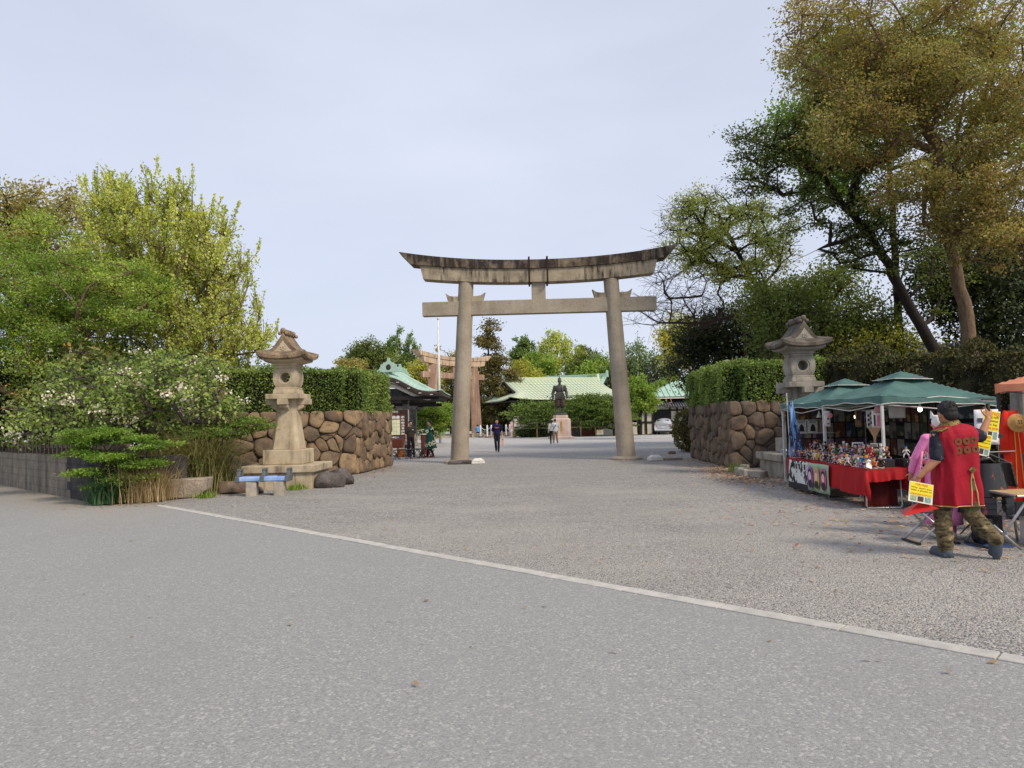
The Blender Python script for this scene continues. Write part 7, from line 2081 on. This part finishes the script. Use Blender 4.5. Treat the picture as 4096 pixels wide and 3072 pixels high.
# short patterned sleeves
M_SLEEVE = mat('dark_pattern', (40, 42, 56), (28, 28, 38), vs=10, rough=.8, stain=((92, 96, 112), (16, 16, 16), .56, .6, .8))
s_ = MB(); s_.cap(j['sL'], j['sL'].lerp(j['eL'], .85), .078, .080); s_.cap(j['sR'], j['sR'].lerp(j['eR'], .85), .078, .080); s_.ell((0, 0, 1.3), (.17, .12, .15)); link('patterned_shirt', bake_blob(s_, .011, 2), M_SLEEVE, vd)
# hair
hh = MB(); hh.ell((-.055, .0, 1.655), (.100, .108, .095)); hh.ell((-.05, -.055, 1.60), (.088, .052, .07)); hh.ell((-.045, .03, 1.70), (.085, .08, .05))
for k in range(60):
    a = rr.uniform(0, 2 * PI); e_ = rr.uniform(.2, 1.3); d = Vector((math.cos(a) * math.cos(e_), math.sin(a) * math.cos(e_), math.sin(e_)))
    c_ = Vector((-.055, 0, 1.655)) + Vector((d.x * .092, d.y * .100, d.z * .088)); hh.cap(c_, c_ + d * .022 + Vector((.008, 0, .004)), .016, .005, 5)
link('hair', bake_blob(hh, .0075, 0), M_HAIR, vd)
# sleeveless vest: shoulders, flaring body, slit at the back
M_VEST = cloth_mat('red_vest', (164, 24, 44), (142, 18, 36), vs=3, rough=.75)
prof = [(1.485, .10, .085, -.035), (1.46, .165, .115, -.02), (1.425, .215, .15, -.01), (1.37, .235, .165, 0), (1.25, .228, .172, 0), (1.10, .224, .176, 0), (.95, .230, .180, 0), (.80, .240, .185, 0), (.68, .248, .190, 0), (.585, .255, .194, 0)]
def vest(u, v):
    k = v * (len(prof) - 1); i = min(int(k), len(prof) - 2); f_ = k - i
    z, wx, wy, ox = [a_ * (1 - f_) + b_ * f_ for a_, b_ in zip(prof[i], prof[i + 1])]
    A = -PI / 2 + .10 + u * (2 * PI - .0)          # starts at the slit in the back
    ex = .72
    cx_, sy_ = math.cos(A), math.sin(A)
    x = math.copysign(abs(cx_) ** ex, cx_) * wx; y = math.copysign(abs(sy_) ** ex, sy_) * wy
    w_ = (max(0, v - .35)) * .09
    x += .004 * math.sin(A * 8 + z * 21); y += .006 * math.sin(A * 6 - z * 17) + .004 * math.sin(A * 13 + z * 9)
    x += w_ * math.sin(A * 5 + 1) * .4; y += w_ * math.sin(A * 7) * .5
    z += (.035 * (x / .28) if v < .5 else -.012 * math.sin(A * 2)) * (1 - v * .5)
    return (x + ox, y, z)
MB().grid(vest, 72, 40, closed_u=True).build('red_vest', M_VEST, vd, smooth=True, solid=.012)
M_GOLDTRIM = mat('gold_trim', (206, 176, 118), (190, 156, 96), vs=14, rough=.6)
MB().tube([vest(i / 72, 1.0) for i in range(73)], .008, 6, cap=False).build('hem_trim', M_GOLDTRIM, vd)
def back(x, z):     # point on the back of the vest
    best = min((vest(u / 240, v / 60) for u in range(-40, 41) for v in range(61)), key=lambda p_: (p_[0] - x) ** 2 + (p_[2] - z) ** 2)
    return Vector((x, best[1] - .008, z))
for pts in ([(.075, .96), (.062, .86), (.056, .74), (.050, .585)], [(.075, .96), (.088, .86), (.104, .74), (.118, .59)]):
    MB().tube([back(*q) for q in pts], .007, 6).build('slit_trim', M_GOLDTRIM, vd)
pa = [back(.075, .955), back(.058, .78), back(.053, .583), back(.115, .588), back(.097, .78)]
MB().add(pa, [(0, 1, 4), (1, 2, 3, 4)]).build('slit_lining', M_CAMO, vd)
q = back(.075, .985); MB().box(q + Vector((0, -.004, 0)), (.06, .008, .06), rot=(0, PI / 4, 0)).build('slit_emblem', mat('brocade', (48, 42, 30), (150, 120, 60), vs=40), vd)
M_COIN = mat('coin_print', (116, 76, 46), (100, 66, 40), vs=9, rough=.8)
for r_, zz in enumerate((1.305, 1.205)):
    for c_ in range(3):
        ctr = back(-.062 + c_ * .090 + r_ * .006, zz + .012 * (c_ - 1) * .6)
        vs = []; n_ = 24
        for k in range(n_):
            a = 2 * PI * k / n_
            mxy = max(abs(math.cos(a)), abs(math.sin(a)))
            vs.append((ctr.x + .040 * math.cos(a), ctr.y - .004, ctr.z + .043 * math.sin(a))); vs.append((ctr.x + .012 * math.cos(a) / mxy, ctr.y - .004, ctr.z + .013 * math.sin(a) / mxy))
        MB().add(vs, [(2 * k, 2 * ((k + 1) % n_), 2 * ((k + 1) % n_) + 1, 2 * k + 1) for k in range(n_)]).build('coin_crest', M_COIN, vd, solid=.003)
M_BROC = mat('collar_brocade', (156, 132, 62), (40, 34, 28), vs=45, rough=.6)
cl = MB(); cl.grid(lambda u, v: (-.035 + (.088 + .035 * v) * math.cos(u * 2 * PI), .005 + (.078 + .03 * v) * math.sin(u * 2 * PI), 1.525 - .06 * v + .012 * math.cos(u * 2 * PI)), 32, 4, closed_u=True)
cl.build('brocade_collar', M_BROC, vd, smooth=True, solid=.01)
MB().grid(lambda u, v: (-.13 - .11 * v, -.13 + .17 * u, 1.462 - .045 * v - .02 * abs(u - .5)), 6, 6).build('shoulder_brocade', M_BROC, vd, smooth=True, solid=.012)
# what he holds
M_YEL = mat('yellow_print', (236, 214, 44), (228, 204, 38), vs=3, rough=.6)
def free_sign(label, loc, rot, w_=.24, h_=.22, body="Why don't you\ntake a photo in", last='Japanese armor?'):
    t = thing('paper_sign', label, 'sign', loc); t.rotation_euler = rot
    MB().box((0, 0, 0), (w_, .004, h_)).build('sheet', paint(236, 232, 220), t)
    MB().box((0, -.0035, h_ * .16), (w_ * .94, .003, h_ * .62)).build('yellow_field', M_YEL, t)
    text('FOR FREE!', 'lettering', paint(196, 70, 40), t, (0, -.0055, h_ * .38), (rad(90), 0, 0), h_ * .15, .001)
    text(body, 'lettering', paint(40, 40, 40), t, (0, -.0055, h_ * .16), (rad(90), 0, 0), h_ * .125, .001, spacing=1.0, fit=w_ * .86)
    text(last, 'lettering', paint(206, 66, 30), t, (0, -.0055, -h_ * .08), (rad(90), 0, 0), h_ * .12, .001, fit=w_ * .86)
    for k, cc in enumerate(((176, 196, 150), (96, 72, 62), (150, 188, 176))): MB().box(((k - 1) * w_ * .3, -.0035, -h_ * .31), (w_ * .24, .003, h_ * .24)).build('picture_print', mat('tiny_print', cc, tuple(int(v * .6) for v in cc), vs=60), t)
    return t
free_sign('yellow FOR FREE photo sign held low by the man in the red vest', (4.545, 8.0, .735), (rad(-6), rad(12), rad(6)), .29, .225)
hat_ = thing('red_lacquer_hat', 'flat red lacquered hat hanging under the yellow hand sign', 'hat', (4.56, 8.08, .53))
MB().add([(-.2, -.06, -.05), (.17, -.10, .03), (.20, .10, .05), (-.14, .14, -.02), (.02, 0, .10)], [(0, 1, 4), (1, 2, 4), (2, 3, 4), (3, 0, 4), (3, 2, 1, 0)]).build('crown', mat('lacquer_red', (196, 36, 28), (172, 28, 24), vs=5, rough=.3), hat_)
MB().tube([(.0, 0, .1), (.0, -.02, .26)], .006, 5).build('cord', paint(30, 30, 32), hat_)
ph = thing('phone_gimbal', 'phone on a black handle raised by the man in the red vest', 'phone', (vx + .475, vy + .10, 1.615))
MB().tube([(0, 0, -.05), (.0, 0, .10)], .022, 10).build('handle', paint(28, 28, 30), ph, smooth=True)
MB().box((-.01, 0, .135), (.17, .085, .012), rot=(.15, .05, 0)).build('phone', paint(150, 152, 158, .2), ph, bevel=.004)
MB().box((-.01, -.02, .147), (.13, .03, .02)).build('camera_bump', paint(60, 56, 54), ph)

# figure in pink behind him
M_PINK = mat('pink_kimono', (232, 140, 190), (222, 126, 178), vs=4, rough=.7, stain=((90, 40, 70), (26, 26, 26), .60, .62, .7))
p = person('person in a pink patterned kimono with a white eared mask behind the man in red', (5.56, 9.3, 0), PI * .95, top=M_PINK, pants=mat('pink_dark', (206, 110, 160)), shoe=paint(226, 226, 222), sleeve=1.0, s=.92, hem=.1,
           J=dict(eL=(.30, -.05, 1.14), wL=(.34, -.14, .92), eR=(-.3, -.05, 1.14), wR=(-.3, -.14, .92)), hair=paint(230, 228, 224))
MB().grid(lambda u, v: ((.19 + .05 * v) * math.cos(u * 2 * PI), (.16 + .05 * v) * math.sin(u * 2 * PI), 1.1 - .9 * v), 32, 8, closed_u=True).build('kimono_skirt', M_PINK, p, smooth=True, solid=.01)
for sx in (-1, 1):
    MB().grid(lambda u, v: (sx * (.24 + .10 * v), -.05 + .16 * (u - .5), 1.22 - .55 * v), 6, 6).build('hanging_sleeve', M_PINK, p, smooth=True, solid=.03)
    MB().add([(sx * .03, -.02, 1.70), (sx * .10, -.02, 1.68), (sx * .09, -.02, 1.80), (sx * .06, .03, 1.69)], [(0, 1, 2), (0, 2, 3), (1, 3, 2)]).build('mask_ear', paint(230, 226, 222), p)

# ---------------------------------------------------------------- armour, stands and tables at the right edge
ar = thing('samurai_armour', 'black lacquered lamellar armour with red lacing set on a stool', 'armour', (5.93, 9.02, 0))
M_LAM = mat('black_lacquer', (30, 29, 31), (22, 22, 24), vs=12, rough=.35, spec=.6, stain=((176, 66, 34), (14, 14, 5), .60, .64, .9))
for k in range(6):
    MB().lathe([(.19 + .012 * k, .0), (.205 + .012 * k, -.075)], 20, (0, 0, .98 - k * .066), cap=False).build('cuirass_row', M_LAM, ar, smooth=True)
for a in range(6):
    A = a * PI / 3
    for k in range(3): MB().box((.28 * math.cos(A), .28 * math.sin(A), .53 - k * .07), (.02, .2, .075), rot=(0, rad(-12), A)).build('skirt_plate', M_LAM, ar, bevel=.005)
for sx in (-1, 1):
    for k in range(5): MB().box((sx * (.27 + .012 * k), -.02, .95 - k * .06), (.025, .22, .066), rot=(0, sx * rad(-14), 0)).build('shoulder_plate', M_LAM, ar, bevel=.005)
MB().tube([(-.15, .02, .96), (0, -.1, 1.04), (.15, .02, .96)], .03, 8).build('collar_guard', M_LAM, ar, smooth=True)
MB().lathe([(.17, .0), (.17, .30)], 14, (0, 0, .02)).build('stool_drum', paint(34, 36, 48), ar)
gr = thing('armour_greaves', 'pair of black and red armour greaves on a blue mat', 'armour', (5.72, 8.72, 0))
for sx in (-1, 1): MB().tube([(sx * .08, 0, .02), (sx * .085, .01, .17), (sx * .09, .02, .32)], [.06, .07, .06], 10).build('greave', M_LAM, gr, smooth=True)
MB().box((.02, -.02, .012), (.42, .3, .016)).build('mat', paint(70, 88, 140), gr)
stool = thing('camp_stool', 'camp stool with crossed grey tube legs behind the man in red', 'stool', (5.2, 9.0, 0))
MB().box((0, 0, .40), (.36, .34, .03)).build('seat', paint(52, 60, 66), stool, bevel=.01)
for sy in (-1, 1):
    for a in (-1, 1): MB().tube([(-a * .17, sy * .16, .39), (a * .24, sy * .17, .02)], .013, 8).build('leg', M_STEEL, stool, smooth=True)
for a in (-1, 1): MB().tube([(a * .24, -.2, .02), (a * .24, .2, .02)], .016, 8).build('foot_bar', paint(30, 30, 32), stool)
ms = thing('music_stand', 'black music stand holding yellow signs beside the red robe', 'stand', (6.14, 9.3, 0))
MB().tube([(0, 0, .35), (0, 0, 1.35)], .014, 8).build('pole', M_DPOLE, ms)
for k in range(3): MB().tube([(0, 0, .40), (.32 * math.cos(k * 2.1 + .4), .32 * math.sin(k * 2.1 + .4), .01)], .010, 6).build('leg', M_DPOLE, ms)
MB().box((0, -.03, 1.30), (.46, .015, .05)).build('ledge', M_DPOLE, ms)
MB().tube([(-.36, -.05, 1.02), (-.1, -.02, 1.09), (.36, -.05, 1.10)], .012, 6).build('cross_arm', M_DPOLE, ms); MB().tube([(-.2, -.02, 1.18), (.3, -.03, .95)], .012, 6).build('cross_arm', M_DPOLE, ms)
free_sign('yellow FOR FREE sign hung low on the music stand', (6.04, 9.18, 1.20), (0, rad(14), rad(4)), .22, .28)
free_sign('taller yellow FOR FREE sign hung behind on the music stand', (6.20, 9.24, 1.44), (0, rad(10), rad(8)), .24, .40, "Fighting outfit\nand Japanese\narmor, free", 'no money, just fun')
pw_ = paper('large white paper with dark writing pinned behind the raised hand', (6.72, 10.1, 1.40), .34, .50, paint(224, 226, 230), [((60, 66, 84), -.2, .2, .4, .12), ((60, 66, 84), -.1, 0, .3, .1), ((80, 90, 150), -.15, -.2, .3, .1)], 0)
fc = thing('folding_chair', 'folding chair with a tan padded back beside the armour', 'chair', (6.5, 9.75, 0), rad(10))
MB().box((0, .18, .80), (.42, .04, .18)).build('backrest', mat('tan_vinyl', (128, 112, 88), (110, 96, 76), vs=4, rough=.5), fc, bevel=.02)
MB().box((0, 0, .45), (.40, .38, .04)).build('seat', mat('tan_vinyl_seat', (110, 96, 78)), fc, bevel=.015)
for sx in (-1, 1):
    MB().tube([(sx * .21, .2, .88), (sx * .21, .0, .45), (sx * .21, -.2, .02)], .012, 8).build('leg', M_STEEL, fc, smooth=True); MB().tube([(sx * .19, -.12, .45), (sx * .19, .22, .02)], .012, 8).build('leg', M_STEEL, fc, smooth=True)
rbx = thing('hanging_robe', 'orange red show robe with yellow stripes hung on a rail', 'robe', (7.52, 10.75, 0), rad(12)); rbx.scale = (.5, .6, 1)
M_ORR = cloth_mat('orange_red_cloth', (222, 50, 26), (206, 40, 22), vs=3)
MB().grid(lambda u, v: ((.17 + .16 * v ** .8 + .015 * math.sin(u * 2 * PI * 6) * v) * math.cos(u * 2 * PI), (.10 + .08 * v + .02 * math.sin(u * 2 * PI * 7) * v) * math.sin(u * 2 * PI), 1.62 - 1.35 * v), 60, 16, closed_u=True).build('robe_body', M_ORR, rbx, smooth=True, solid=.01)
for sx in (-1, 1):
    MB().tube([(sx * .16, 0, 1.60), (sx * .27, 0, 1.35), (sx * .31, -.02, .98)], [.075, .095, .11], 14).build('sleeve', M_ORR, rbx, smooth=True)
    MB().tube([(sx * .05, -.115, 1.55), (sx * .08, -.155, 1.1), (sx * .13, -.185, .4)], .013, 6).build('yellow_stripe', paint(234, 176, 50), rbx)
text('SG', 'white_letters', paint(236, 232, 228), rbx, (.17, -.205, .52), (rad(90), 0, rad(12)), .17, .004)
MB().tube([(0, .02, 0), (0, .02, 1.72)], .018, 8).build('stand_pole', M_DPOLE, rbx)
MB().lathe([(.22, 0), (.22, .03)], 16, (0, .02, 0)).build('stand_base', M_DPOLE, rbx)
st_h = thing('straw_hat', 'straw hat with dark stitched mark hung on the red robe', 'hat', (7.46, 10.52, 1.44)); st_h.rotation_euler = (rad(78), 0, rad(-8)); st_h.scale = (.68, .68, .68)
M_STRAW = mat('straw_weave', (196, 152, 92), (168, 126, 72), vs=30, rough=.8, bump=.4, bs=90, bd=.004)
MB().lathe([(.21, 0), (.20, .012), (.115, .02), (.105, .08), (.085, .10), (.02, .104)], 28).build('hat', M_STRAW, st_h, smooth=True)
for k in range(4): MB().box((.035 * math.cos(k * PI / 2 + .78), .035 * math.sin(k * PI / 2 + .78), .105), (.03, .03, .004), rot=(0, 0, k)).build('stitched_mark', paint(70, 46, 34), st_h)
ft = thing('folding_table', 'folding table with wooden top and crossed steel legs beside the man in red', 'table', (6.32, 8.55, 0), rad(-3))
MB().box((0, 0, .645), (1.0, .62, .028)).build('table_top', mat('pale_wood', (196, 164, 116), (176, 144, 100), vs=5, stretch=(1, 5, 1), rough=.5), ft, bevel=.006)
MB().tube([(-.5, -.31, .64), (.5, -.31, .64), (.5, .31, .64), (-.5, .31, .64), (-.5, -.31, .64)], .014, 8, cap=False).build('metal_edge', M_STEEL, ft, smooth=True)
for sy in (-1, 1):
    MB().tube([(-.30, sy * .27, .63), (-.36, sy * .27, .60), (-.78, sy * .28, .02)], .016, 8).build('leg', M_STEEL, ft, smooth=True)
    MB().tube([(-.74, sy * .24, .30), (-.45, sy * .25, .02)], .015, 8).build('leg', M_STEEL, ft, smooth=True)
    MB().tube([(-.22, sy * .26, .63), (-.16, sy * .27, .02)], .014, 8).build('leg', M_STEEL, ft, smooth=True); MB().tube([(.42, sy * .26, .63), (.45, sy * .27, .02)], .014, 8).build('leg', M_STEEL, ft, smooth=True)
MB().tube([(-.78, -.28, .03), (-.78, .28, .03)], .016, 8).build('foot_bar', paint(40, 42, 46), ft)
MB().tube([(-.16, -.27, .03), (.45, -.27, .03)], .014, 8).build('foot_bar', M_STEEL, ft)
o = MB().box((0, 0, .004), (.42, .3, .006)).build('paper_sheet', paint(226, 214, 214)); o.location = (6.45, 8.5, .66); o.rotation_euler.z = .2; tag(o, 'pale printed sheet lying on the folding table', 'paper')
def bin_(label, loc, s_, rz, cols):
    t = thing('plastic_bin', label, 'bin', loc, rz)
    N = NT('clear_plastic'); N.b.inputs['Base Color'].default_value = (.75, .76, .78, 1); N.b.inputs['Roughness'].default_value = .25; N.b.inputs['Alpha'].default_value = .38
    x, y, z = s_
    sh_ = MB().box((0, -y / 2, z / 2), (x, .006, z)).box((0, y / 2, z / 2), (x, .006, z)).box((-x / 2, 0, z / 2), (.006, y - .012, z)).box((x / 2, 0, z / 2), (.006, y - .012, z)).box((0, 0, .006), (x, y - .012, .008))
    sh_.build('clear_shell', N.m, t)
    MB().tube([(-x / 2, -y / 2, z), (x / 2, -y / 2, z), (x / 2, y / 2, z), (-x / 2, y / 2, z), (-x / 2, -y / 2, z)], .01, 6, cap=False).build('rim', paint(196, 198, 200), t)
    MB().tube([(-.06, -y / 2 - .01, z * .8), (-.05, -y / 2 - .03, z * .72), (.05, -y / 2 - .03, z * .72), (.06, -y / 2 - .01, z * .8)], .008, 6).build('handle', paint(206, 206, 206), t)
    for k, cc in enumerate(cols):
        MB().ell(((k - len(cols) / 2 + .5) * x * .25, 0, z * (.25 + .25 * (k % 2))), (x * .2, y * .36, z * .22)).build('folded_cloth', paint(*cc), t, smooth=True)
bin_('clear plastic storage bin with yellow and purple cloth under the table', (6.52, 8.62, 0), (.62, .42, .32), .08, ((70, 50, 66), (206, 190, 70), (110, 44, 70)))
bin_('smaller clear plastic bin stacked on the storage bin', (6.56, 8.7, .33), (.40, .30, .14), .05, ((190, 190, 190), (150, 150, 156)))
bx2 = thing('white_box', 'white carton standing behind the music stand', 'box', (6.05, 10.1, 0)); MB().box((0, 0, .55), (.26, .26, 1.1)).build('carton', paint(206, 204, 200), bx2, bevel=.008); MB().box((.0, -.132, .75), (.12, .004, .06)).build('print', paint(120, 120, 120), bx2)
st3 = MB().box((0, 0, .02), (.20, .14, .04)).box((.01, 0, .06), (.19, .13, .035)).box((-.005, 0, .098), (.2, .14, .035)).build('paper_stack', paint(224, 222, 216), bevel=.003); st3.location = (6.05, 10.05, 1.10); tag(st3, 'stack of folded white leaflets on the white carton', 'leaflets')
bn = thing('blue_basin', 'blue plastic basin resting on a tall crate behind the robe', 'basin', (8.05, 11.05, 1.0)); MB().lathe([(.14, 0), (.19, .2), (.205, .2), (.205, .215), (.17, .21), (.13, .02)], 24).build('basin', paint(40, 120, 180, .35), bn, smooth=True)
cr = MB().box((0, 0, .5), (.5, .5, 1.0)).build('tall_crate', paint(96, 96, 98), bevel=.01); cr.location = (8.05, 11.05, 0); tag(cr, 'tall grey crate under the blue basin', 'crate')
pb = MB().ell((0, 0, .2), (.22, .2, .24)).ell((.05, -.05, .38), (.14, .13, .14)).build('plastic_sack', mat('clear_sack', (178, 178, 180), (150, 150, 154), vs=9, rough=.25), smooth=True); pb.location = (7.75, 10.55, .0); tag(pb, 'clear grey plastic sack on the ground by the robe', 'sack')
sp_ = MB().box((0, 0, 1.0), (.42, .42, 2.0), top=(.9, .9)).build('stone_post', M_LANTERN_GREY, bevel=.03); sp_.location = (10.6, 14.7, 0); tag(sp_, 'plain grey stone post behind the peach canopy', 'stone post')

# ---------------------------------------------------------------- fallen leaves and scattered grit
rng = np.random.default_rng(4)
def litter(name, label, areas, size, m, seed):
    rng = np.random.default_rng(seed); P = []
    for (cx, cy, sx_, sy_, n_) in areas: P.append(np.stack([rng.normal(cx, sx_, n_), rng.normal(cy, sy_, n_), rng.uniform(.008, .03, n_)], 1))
    P = np.concatenate(P); n_ = len(P)
    a = rng.uniform(0, 2 * PI, n_); d = np.stack([np.cos(a), np.sin(a), rng.uniform(-.1, .35, n_)], 1); s2 = np.stack([-np.sin(a), np.cos(a), rng.uniform(-.3, .3, n_)], 1)
    L = size * rng.uniform(.6, 1.3, n_)[:, None]
    V = np.stack([P, P + d * L * .5 + s2 * L * .25, P + d * L, P + d * L * .5 - s2 * L * .25], 1); V[:, :, 2] = np.maximum(V[:, :, 2], .008)
    me = bpy.data.meshes.new(name); me.from_pydata(V.reshape(-1, 3).tolist(), [], [tuple(range(i * 4, i * 4 + 4)) for i in range(n_)])
    at_ = me.attributes.new('tint', 'FLOAT', 'FACE'); at_.data.foreach_set('value', rng.random(n_).astype(np.float32))
    tag(link(name, me, m), label, 'leaves', kind='stuff')
litter('fallen_leaves', 'drift of dry brown fallen leaves along the right wall and under the stall', [(6.3, 21.0, .5, 1.3, 1300), (6.0, 18.2, .5, 1.0, 900), (7.2, 15.5, .9, 2.0, 900), (7.5, 10.0, 1.2, 1.2, 700), (6.8, 26, .5, 2, 600), (6.0, 12.0, 1.3, 2.5, 220), (-4.6, 24.5, .25, 1.8, 160), (4.6, 27.2, .8, .5, 120), (5.2, 9.5, 1.2, 1.8, 130)], .085,
       leaf_mat('dry_leaf', [(96, 66, 46), (138, 98, 66), (176, 134, 92), (120, 110, 70)], .1), 1)
litter('stray_leaves', 'stray leaves scattered across the gravel and road', [(2.5, 10, 2.5, 3.5, 90), (-10.5, 16.9, 1.6, .25, 120), (-12.6, 18.9, 1.6, .3, 140), (-6, 12, 3, 2.5, 40), (1, 5, 2.5, 1.5, 22), (-8.2, 15.3, .6, .2, 70)], .06,
       leaf_mat('stray_leaf', [(90, 74, 46), (128, 96, 60), (108, 110, 60), (150, 110, 70)], .1), 2)
# loose stones on the gravel surface in front of the gate
def pebbles(n_, seed):
    rng = np.random.default_rng(seed)
    t_ = rng.uniform(-1.5, 19, n_); d_ = rng.exponential(3.2, n_) - .10
    base = np.array([K0.x, K0.y]) + np.outer(t_, [KD.x, KD.y]) - np.outer(d_, [KN.x, KN.y])
    P = np.column_stack([base, np.zeros(n_)]); ok = (P[:, 1] < 24) & (P[:, 0] > -7)
    P = P[ok]; n_ = len(P)
    oc = np.array([(1, 0, 0), (0, 1, 0), (-1, 0, 0), (0, -1, 0), (0, 0, 1), (0, 0, -.4)], float)
    F = [(0, 1, 4), (1, 2, 4), (2, 3, 4), (3, 0, 4)]
    s2 = rng.uniform(.005, .012, n_)[:, None, None] * rng.uniform(.6, 1.3, (n_, 1, 3)); s2[:, :, 2] *= .6
    a = rng.uniform(0, PI, n_); c, s_ = np.cos(a), np.sin(a)
    V = oc[None] * s2 * rng.uniform(.8, 1.2, (n_, 6, 1))
    X = V[:, :, 0] * c[:, None] - V[:, :, 1] * s_[:, None]; Y = V[:, :, 0] * s_[:, None] + V[:, :, 1] * c[:, None]
    V = np.stack([X + P[:, None, 0], Y + P[:, None, 1], V[:, :, 2] + .004], 2)[:, :5]
    fs = (np.arange(n_)[:, None, None] * 5 + np.array(F)[None]).reshape(-1, 3)
    me = bpy.data.meshes.new('loose_gravel'); me.from_pydata(V.reshape(-1, 3).tolist(), [], fs.tolist())
    at_ = me.attributes.new('tint', 'FLOAT', 'FACE'); at_.data.foreach_set('value', np.repeat(rng.random(n_), 4).astype(np.float32))
    tag(link('loose_gravel', me, leaf_mat('pebble', [(92, 91, 91), (118, 116, 113), (134, 128, 120), (150, 146, 140)], 0.0, rough=.9)), 'loose grey gravel stones lying on the approach', 'gravel', kind='stuff')
pebbles(34000, 9)
